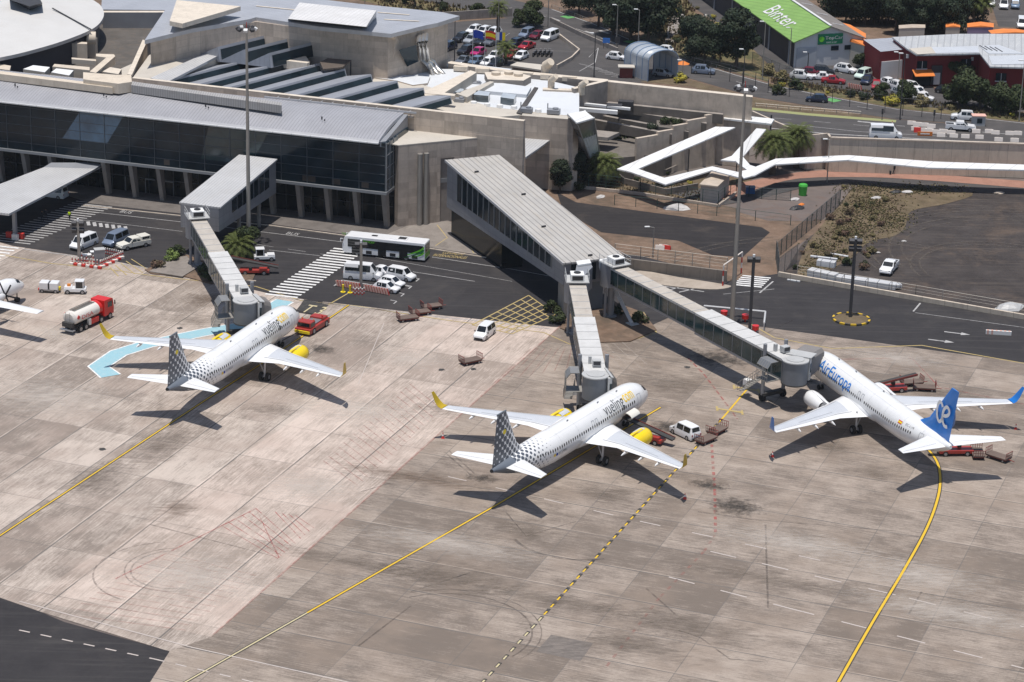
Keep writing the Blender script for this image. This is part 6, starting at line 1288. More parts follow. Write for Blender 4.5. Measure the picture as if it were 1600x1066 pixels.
box_part(ft, 'chassis', (-.3, 0, .8), (8.2, 1.0, .3), 'chassis'); box_part(ft, 'rear_platform', (-5.0, 0, .6), (.7, 2.3, .12), 'alloy')
for s in (1, -1): box_part(ft, 'ladder_rail', (-4.85, s*.35, 1.9), (.06, .06, 2.4), 'cage')
box_part(ft, 'rear_reel', (-4.8, 0, 1.3), (.5, 1.8, .7), 'chassis')
# pushback tug with towbar
tg = thing('pushback_tug', 'low red pushback tug coupled to the nose of the left airliner', 'tug', G3(488, 515), WH(474, 522, 505, 503)+math.pi)
b = MB(); b.prism([Vector(p) for p in ((2.9, -1.25, 1.0), (2.9, 1.25, 1.0), (-2.9, 1.25, 1.15), (-2.9, -1.25, 1.15))], .3); b.build('body', 'tug_red', tg, bevel=.08)
box_part(tg, 'cab', (1.8, 0, 1.45), (1.5, 2.2, .9), 'tug_red', bevel=.1); box_part(tg, 'windscreen', (2.56, 0, 1.5), (.03, 1.9, .5), 'glass_car', bevel=0); [box_part(tg, 'side_window', (1.8, s*1.11, 1.5), (1.1, .02, .5), 'glass_car', bevel=0) for s in (1, -1)]
box_part(tg, 'deck', (-.4, 0, 1.2), (2.2, 1.7, .14), 'alloy'); box_part(tg, 'engine_cover', (-1.9, 0, 1.3), (1.4, 2.1, .4), 'tug_red'); box_part(tg, 'bumper', (2.95, 0, .55), (.15, 2.4, .4), 'yellow'); box_part(tg, 'exhaust', (-1.3, .9, 1.6), (.2, .2, .6), 'fuel_red')
for s in (1, -1):
 for x in (1.7, -1.9): wheel(tg, x, s*1.12, .5, .32)
 box_part(tg, 'beacon', (1.2, s*.9, 1.98), (.16, .16, .16), 'lamp_orange')
p0 = Vector((-32.4, 332.8, .5)); p1 = W(474, 520); b = MB(p0); b.cyl(p0, (p1.x, p1.y, .55), .07, n=8); b.cyl(p0+Vector((.1, .3, 0)), p0+Vector((-.3, -.7, 0)), .08, n=6)
tb = b.build('towbar', 'chassis'); tb.location = p0; tag(tb, 'dark towbar between the red pushback tug and the nose gear of the left airliner', 'towbar')
# tractors
def tractor(m_body='car_white', m_cab='car_white'):
 t = thing('tow_tractor', None, 'tractor'); box_part(t, 'body', (.1, 0, .62), (3.2, 1.4, .55), m_body, bevel=.08); box_part(t, 'bonnet', (1.1, 0, .95), (1.1, 1.3, .25), m_body)
 box_part(t, 'cab_roof', (-.55, 0, 1.95), (1.35, 1.35, .12), m_cab, bevel=.04); box_part(t, 'cab_glass', (-.55, 0, 1.4), (1.15, 1.22, .95), 'glass_car', bevel=.02)
 for x in (-.02, -1.12):
  for s in (1, -1): box_part(t, 'cab_post', (x, s*.6, 1.4), (.1, .1, 1.0), m_cab, bevel=0)
 for x in (1.15, -1.0):
  for s in (1, -1): wheel(t, x, s*.62, .34, .22)
 return t
tr = tractor(); tr.location = G3(119, 458); tr.rotation_euler.z = R(180+2); tag(tr, 'white tow tractor with an orange beacon between the ground power unit and the fuel tanker')
box_part(tr, 'beacon', (1.0, 0, 1.2), (.5, .4, .4), 'lamp_orange')
tr2 = dup(tr, G3(412, 407), R(10), 'white tow tractor in front of the palm beside the tall mast base'); [bpy.data.objects.remove(c) for c in list(tr2.children) if c.name.startswith('beacon')]
gp = thing('ground_power_unit', 'white ground power unit on small wheels in front of the turboprop', 'power unit', G3(78, 456), R(-4))
box_part(gp, 'housing', (-.75, 0, 1.05), (1.3, 1.5, 1.1), 'car_white', bevel=.12); box_part(gp, 'housing', (.75, 0, 1.05), (1.3, 1.5, 1.1), 'car_white', bevel=.12); box_part(gp, 'grille', (0, 0, 1.0), (.3, 1.3, .9), 'black_plastic'); box_part(gp, 'skirt', (0, 0, .42), (2.9, 1.4, .25), 'alloy'); box_part(gp, 'tail_panel', (-1.5, 0, .5), (.15, 1.4, .3), 'fuel_red'); box_part(gp, 'hose', (1.5, 0, .6), (.2, .6, .5), 'yellow')
for x in (-1, 1):
 for s in (1, -1): wheel(gp, x, s*.62, .28, .2)
# baggage carts
def cart():
 t = thing('baggage_cart', None, 'baggage cart'); box_part(t, 'bed', (0, 0, .55), (3.0, 1.5, .12), 'cart_bed', bevel=0); box_part(t, 'frame', (0, 0, .42), (2.9, 1.35, .14), 'cart_red', bevel=0)
 for s in (1, -1):
  b = MB(); 
  for k in range(6): b.cyl((s*1.45, -.72+k*.288, .6), (s*1.5, -.72+k*.288, 1.35), .035, n=5)
  b.cyl((s*1.5, -.74, 1.35), (s*1.5, .74, 1.35), .045, n=5); b.cyl((s*1.46, -.74, .95), (s*1.46, .74, .95), .03, n=5); b.build('end_rail', 'cart_red', t)
  for y in (-.6, .6): wheel(t, s*1.0, y, .22, .14)
 b = MB(); b.cyl((1.5, 0, .4), (2.3, 0, .35), .05, n=6); b.build('drawbar', 'cart_red', t); return t
cp_ = Proto(cart()); gc = 'empty red baggage carts'
for x, y, h, lb in ((637, 501, 25, 'front baggage cart of the empty red string of three behind the left airliner nose'), (656, 492, 25, 'middle baggage cart of the empty red string of three'), (674, 483, 25, 'rear baggage cart of the red string of three, nearest the asphalt'), (735, 568, 35, 'lone red baggage cart on the apron left of the small white van'), (1103, 691, 48, 'nearer of two coupled baggage carts on the dashed yellow line'), (1120, 677, 52, 'farther of two coupled baggage carts on the dashed yellow line'), (1424, 602, 15, 'rear one of two baggage carts behind the blue tailed airliner wing'), (1444, 610, -5, 'nearer one of two baggage carts behind the blue tailed airliner wing'), (1527, 713, 88, 'baggage cart seen end on right under the tailplane of the blue tailed airliner'), (1560, 718, -42, 'rightmost baggage cart standing alone near the right edge')):
 cp_.put(G3(x, y), R(h), lb, gc)
def belt_loader(lift=.0):
 t = thing('belt_loader', None, 'belt loader'); box_part(t, 'body', (0, 0, .6), (4.4, 1.6, .45), 'tug_red', bevel=.05); box_part(t, 'engine_cover', (-1.3, .5, .95), (1.2, .7, .4), 'tug_red'); box_part(t, 'driver_seat', (.6, .55, 1.0), (.5, .5, .5), 'black_plastic')
 box_part(t, 'conveyor', (0, -.25, 1.35+lift), (7.2, .85, .2), 'chassis', ry=-.16-lift*.12, bevel=0); box_part(t, 'conveyor_rail', (0, -.7, 1.45+lift), (7.2, .08, .25), 'orange' if False else 'cart_red', ry=-.16-lift*.12, bevel=0)
 for x in (1.4, -1.4):
  for s in (1, -1): wheel(t, x, s*.72, .35, .22)
 return t
bl1 = belt_loader(.35); bl1.location = G3(1012, 690); bl1.rotation_euler.z = R(150); tag(bl1, 'red belt loader pushed up to the open cargo door of the middle airliner')
bl2 = dup(bl1, G3(398, 428), R(184), 'red belt loader parked on the asphalt beside the left bridge')
bl3 = dup(bl1, G3(1492, 710), R(5), 'red belt loader under the tail of the blue tailed airliner')
bl4 = dup(bl1, G3(1390, 612), R(12), 'red belt loader behind the wing root of the blue tailed airliner')
# landside cars
U = lambda x, y: G3(x, y, ZP+.03)
LOT = [('suv', 'white', 741, 52, 'white car, first from the left in the back row of the car park'), ('suv', 'white', 756, 54, 'white car, second from the left in the back row of the car park'), ('suv', 'white', 771, 56, 'white car beside the tall palm, third in the back row of the car park'),
 ('suv', 'black', 721, 64, 'black car at the left of the second row in the car park'), ('suv', 'silver', 737, 67, 'silver car second in the second row of the car park'), ('sedan', 'black', 754, 69, 'black saloon in the second row left of the tall palm'), ('suv', 'grey', 769, 70, 'grey car in the second row touching the tall palm'),
 ('mpv', 'steelblue', 823, 58, 'blue grey people carrier beside the dark red car near the road'), ('hatch', 'darkred', 839, 60, 'dark red hatchback between the blue grey people carrier and the white van'), ('van', 'white', 859, 62, 'white people carrier at the right end of the car park back row'),
 ('suv', 'navy', 805, 73, 'navy car left of the bright red saloon'), ('sedan', 'red', 823, 76, 'bright red saloon right of the navy car'), ('hatch', 'red', 799, 90, 'red hatchback behind the front palm beside the white hatchback'), ('hatch', 'white', 814, 92, 'white hatchback at the right end of the front rows beside the parked motorcycles'),
 ('suv', 'navy', 700, 78, 'navy car half hidden by the concrete buttress'), ('suv', 'black', 728, 84, 'black car behind the left flagpole'), ('hatch', 'magenta', 747, 86, 'magenta hatchback behind the flags'), ('hatch', 'white', 773, 92, 'white hatchback behind the yellow flag'),
 ('sedan', 'grey', 724, 99, 'grey saloon in the front row left of the flagpoles'), ('hatch', 'bluegrey', 744, 100, 'blue grey hatchback in the front row between two flagpoles'), ('hatch', 'white', 762, 102, 'white hatchback in the front row between two flagpoles'), ('hatch', 'black', 775, 104, 'black hatchback in the front row beside the right flagpole')]
for k, c, x, y, lb in LOT: car(k, c, U(x, y), R(-118+random.uniform(-3, 3)), lb, 'cars in the terminal car park')
car('hatch', 'white', U(963, 93), R(-22), 'white hatchback driving on the plaza left of the arched shelter'); car('hatch', 'silver', U(1036, 119), R(-25), 'silver hatchback parked inside the arched shelter'); car('suv', 'steelblue', U(1099, 115), R(-12), 'grey blue car driving on the road right of the arched shelter'); car('hatch', 'white', U(1036, 82), R(158), 'white hatchback behind the roof of the arched shelter'); car('hatch', 'navy', U(1276, 159), R(170), 'blue car driving on the road below the rental yard')
RY = [('suv', 'white', 1252, 123, -15, 'white car at the left end of the rental yard'), ('hatch', 'darkred', 1268, 117, -15, 'dark red car behind the leftmost white car of the rental yard'), ('suv', 'black', 1286, 116, -10, 'black car behind the white saloon in the rental yard'), ('sedan', 'white', 1283, 124, 175, 'white saloon between the leftmost car and the red car'), ('sedan', 'red', 1302, 130, -12, 'red saloon in the front row of the rental yard'), ('suv', 'white', 1321, 113, -35, 'white car alone before the white warehouse wall'), ('mpv', 'lightgreen', 1348, 122, -125, 'pale car left of the navy one before the red building'), ('hatch', 'navy', 1354, 130, -110, 'navy hatchback between the pale car and the red one'), ('hatch', 'red', 1369, 138, -100, 'red hatchback before the red building, right of the navy one'),
 ('hatch', 'white', 1389, 134, -60, 'white hatchback nearest the red building wall'), ('suv', 'white', 1403, 140, -55, 'white car second in the tight group before the grey shutter'), ('hatch', 'silver', 1407, 149, -50, 'silver hatchback at the front of the tight group'), ('suv', 'white', 1424, 141, -45, 'white car rearmost right in the tight group'), ('hatch', 'white', 1433, 148, -45, 'white hatchback in the middle right of the tight group'), ('hatch', 'white', 1442, 157, -20, 'white hatchback at the lower right end of the tight group'), ('hatch', 'black', 1478, 146, -30, 'black hatchback under the trees before the red building')]
for k, c, x, y, h, lb in RY: car(k, c, U(x, y), R(h), lb, 'cars in the rental yard')
mb2 = dup(mb, U(1383, 216), R(-4), 'white minibus driving on the upper road above the retaining wall')
pk3 = dup(pk2, U(1500, 204), R(-8), 'white pickup driving on the upper road beside the road works'); car('suv', 'white', U(1505, 187), R(172), 'white car behind the pickup on the upper road')
FAR = [('van', 'white', 1568, 12, 'white van at the top right corner, left one'), ('suv', 'bluegrey', 1586, 12, 'blue grey car at the top right corner'), ('van', 'white', 1596, 42, 'white van cut by the right edge near the top'), ('hatch', 'white', 1548, 8, 'white hatchback among the trees near the top right corner')]
for k, c, x, y, lb in FAR: car(k, c, U(x, y), R(-100), lb)
k_ = 0
for r_ in range(4):
 for q in range(4):
  x, y = 1120+q*5.5+r_*3.5, 0+q*4.6-r_*1.5+6
  car('hatch', 'white' if (r_+q) % 4 else 'silver', U(x, y-6), R(-60), 'small hatchback in the crowded compound left of the navy warehouse wall', 'hatchbacks crowded in the compound')
# ------------------------------------------------------------------ passenger boarding bridges
def bridge(label, px0, z0, px1, z1, door, colh=None, split=.5, stairs_side=-1, chute=None, rot_r=1.7):
 P0, P1 = W(*px0, z0), W(*px1, z1); root = thing('boarding_bridge', label, 'boarding bridge', (P0.x, P0.y, 0)); BB = lambda: MB(root.location)
 d = Vector((P1.x-P0.x, P1.y-P0.y, 0)); L = d.length; d.normalize(); n = Vector((-d.y, d.x, 0)); ang = math.atan2(d.y, d.x)
 def at(s, o, dz): return Vector((P0.x, P0.y, 0))+d*s+n*o+Vector((0, 0, z0+(z1-z0)*s/L+dz))
 def seg(nm, s0, s1, w_, h, top, roofm):
  b = BB(); b.loft([[at(s, -w_/2, top), at(s, w_/2, top), at(s, w_/2, top-.18), at(s, -w_/2, top-.18)] for s in (s0, s1)]); o = b.build(nm, roofm, root)
  k = int((s1-s0)/2.4)
  for i in range(1, k*1):
   s = s0+(s1-s0)*i/k; b = BB(); b.box(at(s, 0, top+.02), (.12, w_, .05), ang); b.build('roof_rib', 'bridge_light', o)
  b = BB(); b.loft([[at(s, -w_/2+.05, top-h), at(s, w_/2-.05, top-h), at(s, w_/2-.05, top-h-.35), at(s, -w_/2+.05, top-h-.35)] for s in (s0, s1)]); b.build('floor_beam', 'bridge_steel', root)
  for sd in (1, -1):
   b = BB(); b.loft([[at(s, sd*(w_/2-.1), top-.18), at(s, sd*(w_/2-.04), top-.18), at(s, sd*(w_/2-.04), top-h), at(s, sd*(w_/2-.1), top-h)] for s in (s0, s1)]); g = b.build('side_glazing', 'glass_teal', root)
   m_ = max(2, int((s1-s0)/1.9))
   for i in range(m_+1):
    s = s0+(s1-s0)*i/m_; b = BB(); b.box(at(s, sd*(w_/2-.02), top-h/2), (.07, .06, h-.1), ang); b.build('window_post', 'bridge_steel', g)
   b = BB(); b.loft([[at(s, sd*(w_/2+.01), top-.02), at(s, sd*(w_/2-.05), top-.02), at(s, sd*(w_/2-.05), top-.32), at(s, sd*(w_/2+.01), top-.32)] for s in (s0, s1)]); b.build('roof_edge', 'bridge_light', root)
 sp = L*split
 seg('tunnel_roof', rot_r*.6, sp+1.5, 2.35, 2.5, -.12, 'bridge_roof'); seg('tunnel_roof', sp, L-1.0, 2.85, 2.75, 0, 'bridge_roof_new')
 c0 = Vector((P0.x, P0.y, 0))
 b = BB(); b.cyl(c0+Vector((0, 0, z0-3.3)), c0+Vector((0, 0, z0+.1)), rot_r, n=20); b.build('rotunda', 'bridge_steel', root, smooth=50)
 b = BB(); b.cyl(c0, c0+Vector((0, 0, z0-3.3)), .48, n=14); b.cyl(c0, c0+Vector((0, 0, .35)), .9, n=16); b.build('column', 'bridge_steel', root, smooth=50)
 b = BB(); b.cyl(c0-d*.0-n*1.0, c0-n*1.0+Vector((0, 0, z0-3.3)), .2, n=10); b.build('column', 'bridge_steel', root)
 b = BB(); b.box(at(.8, 0, .75), (1.9, 1.9, .9), ang); ac = b.build('cooling_unit', 'ac_white', root, bevel=.06)
 b = BB(); p = at(.8, 0, 1.2); b.cyl(p, p+Vector((0, 0, .12)), .5, n=14); b.build('fan', 'black_plastic', ac)
 b = BB(); b.box(at(1.79, 0, .75), (.05, 1.5, .6), ang); b.build('grille', 'black_plastic', ac)
 b = BB(); b.box(at(.6, 0, .2), (3.4, 3.3, .12), ang); b.build('platform', 'bridge_light', root)
 for sd in (1, -1):
  b = BB()
  for s in (-1, .1, 1.2, 2.2): b.cyl(at(s, sd*1.6, .2), at(s, sd*1.6, 1.3), .035, n=5)
  for z in (.75, 1.3): b.cyl(at(-1, sd*1.6, z), at(2.2, sd*1.6, z), .035, n=5)
  b.build('handrail', 'bridge_light', root)
 # cab
 c1 = Vector((P1.x, P1.y, 0)); dv = Vector((door.x-c1.x, door.y-c1.y, 0)); DL = dv.length; dv.normalize(); dn = Vector((-dv.y, dv.x, 0)); a2 = math.atan2(dv.y, dv.x)
 zc = z1-.1
 b = BB(); b.cyl(c1+Vector((0, 0, zc-3.0)), c1+Vector((0, 0, zc)), 1.68, n=28); b.build('cab', 'bridge_cab', root, smooth=50)
 b = BB(); b.cyl(c1+Vector((0, 0, zc)), c1+Vector((0, 0, zc+.14)), 1.8, n=28); b.cyl(c1+Vector((0, 0, zc+.14)), c1+Vector((0, 0, zc+.22)), 1.2, n=14); b.build('cab_roof', 'bridge_light', root)
 b = BB(); b.cyl(c1+Vector((0, 0, zc-3.15)), c1+Vector((0, 0, zc-3.0)), 1.75, n=28); b.build('cab_floor', 'chassis', root)
 for sd in (1, -1):
  b = BB(); p = c1+dv*1.5+dn*sd*1.35; b.box(p+Vector((0, 0, zc-1.45)), (.55, .5, 3.0), a2); b.build('cab_frame', 'bridge_light', root)
  b = BB(); b.box(p+dv*.1+dn*sd*.27+Vector((0, 0, zc-1.3)), (.3, .04, 1.2), a2); b.build('cab_window', 'glass_dark', root)
 e0 = 1.65; e1 = DL-.05; nb = 10
 def bel(t): return c1+dv*(e0+(e1-e0)*t)
 rr = []; 
 for i in range(nb*2+1):
  t = i/(nb*2); k = (.0 if i % 2 else .09); w_ = 1.45+.05*t+k; zt = zc+.1+k-1.15*t*t*.35; p = bel(t); rr.append([p+dn*w_+Vector((0, 0, zc-2.7)), p+dn*w_+Vector((0, 0, zt-.5)), p+dn*w_*.75+Vector((0, 0, zt)), p-dn*w_*.75+Vector((0, 0, zt)), p-dn*w_+Vector((0, 0, zt-.5)), p-dn*w_+Vector((0, 0, zc-2.7))])
 b = BB(); b.loft(rr, cap=True); b.build('bellows', 'bellows', root)
 b = BB(); b.loft([[bel(t)+dn*1.75+Vector((0, 0, zc+.28-.2*t)), bel(t)-dn*1.75+Vector((0, 0, zc+.28-.2*t)), bel(t)-dn*1.75+Vector((0, 0, zc+.16-.2*t)), bel(t)+dn*1.75+Vector((0, 0, zc+.16-.2*t))] for t in (-.12, .32)]); b.build('bellows_hood', 'bridge_light', root)
 # drive columns and wheels
 for sd in (1, -1):
  p = at(L-4.2, sd*1.75, 0); b = BB(); b.cyl((p.x, p.y, .9), (p.x, p.y, p.z+1.0), .26, n=10); b.build('lift_column', 'bridge_steel', root, smooth=50)
  q = p+d*.0; b = BB(); b.cyl(Vector((q.x, q.y, .55))-n*.2, Vector((q.x, q.y, .55))+n*.2, .55, n=16); b.build('wheel', 'rubber', root)
 p = at(L-4.2, 0, 0); b = BB(); b.box((p.x, p.y, .9), (.7, 3.8, .5), ang); b.build('axle', 'chassis', root)
 # service stair cage
 sd = stairs_side; s0 = L-2.2
 b = BB(); b.box(at(s0, sd*2.6, -2.95), (2.2, 2.2, .1), ang); b.build('landing', 'cage', root)
 for k in range(9):
  b = BB(); b.box(at(s0-1.3-k*.42, sd*2.9, -2.95-.36*(k+1)), (.4, 1.1, .06), ang); b.build('step', 'cage', root)
 b = BB()
 for o_ in (2.35, 3.5):
  b.cyl(at(s0-1.1, sd*o_, -2.9), at(s0-5.2, sd*o_, -6.3), .05, n=5); b.cyl(at(s0-1.1, sd*o_, -1.9), at(s0-5.2, sd*o_, -5.3), .04, n=5)
  for k in range(9): q = at(s0-1.1-k*.5, sd*o_, -2.9-k*.42); b.cyl(q, q+Vector((0, 0, 1.0)), .025, n=4)
 b.build('stair_rail', 'cage', root)
 b = BB()
 for k in range(6):
  for h_ in (-.0,): 
   q = at(s0-1.1+k*.44, sd*3.7, -2.9); b.cyl(q, q+Vector((0, 0, 1.9)), .03, n=4); q2 = q-n*sd*.55+Vector((0, 0, 2.6)); b.cyl(q+Vector((0, 0, 1.9)), q2, .03, n=4); b.cyl(q2, q2-n*sd*1.2, .03, n=4)
 for z in (-2.3, -1.6, -1.0): b.cyl(at(s0-1.1, sd*3.7, z), at(s0+1.1, sd*3.7, z), .03, n=4)
 b.build('cage', 'cage', root)
 b = BB(); b.loft([[at(s, sd*3.68, -1.0), at(s, sd*3.15, -.3), at(s, sd*2.0, -.3), at(s, sd*2.0, -.4), at(s, sd*3.1, -.4), at(s, sd*3.6, -1.05)] for s in (s0-1.1, s0+1.1)]); b.build('cage_roof', 'bridge_cab', root)
 b = BB(); b.box(at(L-2.6, .3, .55), (.9, 1.1, .8), ang); ac = b.build('cooling_unit', 'bridge_light', root, bevel=.05); b = BB(); b.box(at(L-2.15, .3, .6), (.03, .9, .5), ang); b.build('grille', 'steel_dark', ac)
 b = BB(); b.box(at(L-3.6, -.5, .5), (.4, .4, 1.0), ang); b.build('roof_box', 'bridge_light', root)
 b = BB(); b.box(at(L-6.8, sd*2.2, -5.2), (.9, .9, .8), ang); b.build('control_cabinet', 'ac_white', root)
 if chute:
  a_, c_ = W(*chute[0]), W(*chute[1]); b = BB(); dd = (c_-a_).normalized(); b.cyl(a_, c_, .35, n=4); b.build('external_stair', 'bridge_light', root); b = BB(); b.box(c_, (1.4, 1.4, .2), ang); b.build('stair_base', 'bridge_light', root)
 return root
def door_of(pl, x, y): return pl.location+Matrix.Rotation(pl.rotation_euler.z, 3, 'Z') @ Vector((x, y, 0))
bpy.context.view_layer.update()
bridge('boarding bridge from the small gate building to the left airliner, passing the palm', (307, 337), 7.9, (384, 469), 6.9, door_of(v1, -5.0, 1.9), split=.45)
bridge('boarding bridge running straight down from the pier front to the middle airliner', (901, 436), 8.1, (931, 585), 6.9, door_of(v2, -5.0, 1.9), split=.42)
bridge('long glass sided boarding bridge reaching right from the pier to the blue tailed airliner', (957, 411), 8.2, (1243, 562), 6.9, door_of(ae, -4.6, 1.8), split=.52, stairs_side=-1, chute=((962, 455, 4.0), (988, 506, .2)))
lk = thing('link_bridge', 'short grey roofed link between the pier front and the first rotunda', 'link bridge', W(900, 470)); b = MB(lk.location)
b.prism([W(x, y, 7.9) for x, y in ((902, 409), (920, 407), (926, 417), (912, 432), (899, 425))], 4.7); b.build('wall', 'clad', lk); b = MB(lk.location); b.prism([W(x, y, 8.2) for x, y in ((900, 408), (921, 405), (924, 411), (903, 414))], 7.95); b.build('roof', 'ac_white', lk); b = MB(lk.location); b.prism([W(x, y, 8.2) for x, y in ((936, 405), (952, 403), (954, 408), (938, 411))], 7.0); b.build('roof', 'ac_white', lk)
# ------------------------------------------------------------------ masts and lamps
def mast(px, h, label, lean=0):
 p = W(*px); t = thing('high_mast', label, 'mast', p, 0, None); b = MB(); b.cyl((0, 0, 0), (0, 0, h), .36, .17, n=14); b.build('pole', 'steel_pole', t, smooth=50)
 b = MB(); b.cyl((0, 0, 0), (0, 0, .9), .5, n=12); b.build('base', 'steel_pole', t)
 b = MB(); 
 for a in range(12): b.cyl((1.3*math.cos(a*math.pi/6), 1.3*math.sin(a*math.pi/6), h), (1.3*math.cos((a+1)*math.pi/6), 1.3*math.sin((a+1)*math.pi/6), h), .06, n=5)
 for a in range(4): b.cyl((0, 0, h), (1.3*math.cos(a*math.pi/2), 1.3*math.sin(a*math.pi/2), h), .05, n=5)
 b.build('lamp_ring', 'steel_dark', t)
 for a in range(8): b = MB(); c, s = math.cos(a*math.pi/4), math.sin(a*math.pi/4); b.box((1.35*c, 1.35*s, h-.1), (.5, .6, .42), a*math.pi/4, ry=.5); b.build('floodlight', 'steel_dark' if a % 3 else 'ac_white', t, bevel=.04)
 b = MB(); b.cyl((0, 0, h), (0, 0, h+.9), .05, n=5); b.build('aviation_light', 'barrier_red', t); return t
mast((389, 388), 34.6, 'very tall light mast left, standing beside the palm at the small gate building'); mast((1143, 513), 35.3, 'very tall light mast right, standing behind the long glass sided bridge')
def flood(px, h, label, heads=2, m_='steel_pole'):
 p = W(*px); t = thing('floodlight_pole', label, 'light pole', p); b = MB(); b.box((0, 0, h/2), (.42, .42, h)); b.build('pole', m_, t)
 for k in range(heads):
  for s in (-1, 1): b = MB(); b.box((s*.55, -.2, h-.3-k*1.1), (.75, .6, .7), 0, rx=.5); b.build('floodlight', 'steel_dark', t, bevel=.05)
 b = MB(); b.cyl((0, 0, h), (0, 0, h+.4), .18, n=8); b.build('cap', 'ac_white', t); return t
flood((124, 409), 6.4, 'short floodlight pole among the striped posts left of the parked vans'); flood((564, 452), 7.2, 'floodlight pole rising in front of the white high roofed minibus', 1); flood((1171, 520), 11.3, 'dark floodlight pole beside the tall right mast', 1, 'steel_dark'); flood((1328, 497), 12.0, 'floodlight pole on the round yellow and black island of the service road', 2, 'steel_dark')
isl = thing('round_island', 'round kerbed island with yellow and black edge at the floodlight pole foot', 'island', W(1330, 500)); p = W(1330, 500)
b = MB(isl.location); b.cyl((p.x, p.y, 0), (p.x, p.y, .18), 2.5, n=24); b.build('planting', 'scrub_ground', isl)
for k in range(20): b = MB(isl.location); a = k*math.pi/10; b.box((p.x+2.6*math.cos(a), p.y+2.6*math.sin(a), .14), (.28, .84, .28), a); b.build('kerb_block', 'line_yellow' if k % 2 else 'line_black', isl)
def lamp(px, h, label, z=ZP, arm=.9, m_='steel_dark', ang=0.):
 p = W(*px, z); t = thing('street_lamp', label, 'street lamp', p, ang, 'street lamps on the landside'); b = MB(); b.cyl((0, 0, 0), (0, 0, h), .11, .07, n=8); b.cyl((0, 0, h), (arm, 0, h+.15), .05, n=6); b.build('pole', m_, t)
 b = MB(); b.box((arm+.2, 0, h+.15), (.8, .35, .18)); b.build('lamp_head', 'ac_white', t, bevel=.05); return t
for x, y, h, lb, m_ in ((928, 121, 8.3, 'black street lamp on the toll plaza edge nearest the annex parapet', 'steel_dark'), (963, 74, 8.3, 'street lamp beside the small white hatchback driving on the plaza', 'steel_pole'), (996, 96, 10, 'pale street lamp in front of the arched shelter roof', 'steel_pole'), (856, 44, 9.5, 'pale street lamp right of the round tree at the car park', 'steel_pole'), (1161, 136, 7.0, 'dark street lamp above the high blank wall end', 'steel_dark'), (1191, 125, 11, 'pale street lamp in front of the navy warehouse wall, left one', 'steel_pole'), (1233, 109, 8, 'pale street lamp at the corner of the navy warehouse wall', 'steel_pole'), (1216, 78, 7, 'pale street lamp midway along the navy warehouse wall', 'steel_pole'),
  (1406, 188, 12, 'tall black street lamp between the road and the tight group of white cars', 'steel_dark'), (1402, 136, 6.5, 'slim lamp standing before the grey shutter of the red building', 'steel_pole'), (1592, 190, 11, 'pale street lamp near the right edge before the red building', 'steel_pole'), (710, 98, 8.2, 'dark street lamp left side of the car park beside the concrete buttress', 'steel_dark'), (1262, 107, 3, 'short dark post lamp before the white warehouse wall', 'steel_dark'), (778, 72, 9.5, 'slim lamp rising through the tall palm of the car park', 'steel_pole'), (1066, 128, 4, 'small lamp behind the high blank wall beside the yellow bush', 'steel_pole'), (570, 30, 5, 'slim lamp behind the rear hall roof', 'steel_pole')): lamp((x, y), h, lb, arm=.5, m_=m_, ang=R(180))
lamp((1020, 402), 4.8, 'small lamp post with a side arm on the brown dirt strip', 0, .9, 'steel_pole', R(190))
lamp((1292, 285), 7.5, 'slim lamp standing between the palms and the retaining wall', 0, .6, 'steel_pole', R(190))['label'] = 'slim lamp standing right beside the two palms at the white canopy'
# flags
for k, (x, y, cc, lb) in enumerate(((738, 108, ('flag_blue', 'flag_blue', 'flag_blue'), 'flagpole with the blue flag, leftmost of three'), (757, 109, ('flag_red', 'flag_yellow', 'flag_red'), 'flagpole with the red and yellow flag, middle of three'), (774, 111, ('cone_white', 'flag_blue', 'flag_yellow'), 'flagpole with the white blue and yellow flag, rightmost of three'))):
 p = W(x, y, 5.5); t = thing('flagpole', lb, 'flagpole', p, 0, 'flagpoles before the car park'); b = MB(); b.cyl((0, 0, 0), (0, 0, 7.6), .07, .05, n=8); b.build('pole', 'ac_white', t)
 for i in range(3):
  b = MB(); n_ = 6
  if k == 2: vs = [Vector((.05+.55*i+.55*j/n_, .12*math.sin(2*(i+j/n_)), 7.4-s*1.5)) for s in (0, 1) for j in range(n_+1)]
  else: z0 = 7.5-[0, .4, 1.1][i]; z1 = 7.5-[.4, 1.1, 1.5][i]; vs = [Vector((.05+1.9*j/n_, .2*math.sin(4*j/n_), z-.35*(j/n_)**2)) for z in (z0, z1) for j in range(n_+1)]
  top = [v+Vector((0, .03, 0)) for v in vs]; F = [(j, j+1, n_+2+j, n_+1+j) for j in range(n_)]
  b.add(vs, F); b.add(top, [tuple(reversed(f)) for f in F]); b.build('flag', cc[i], t, fix=False)
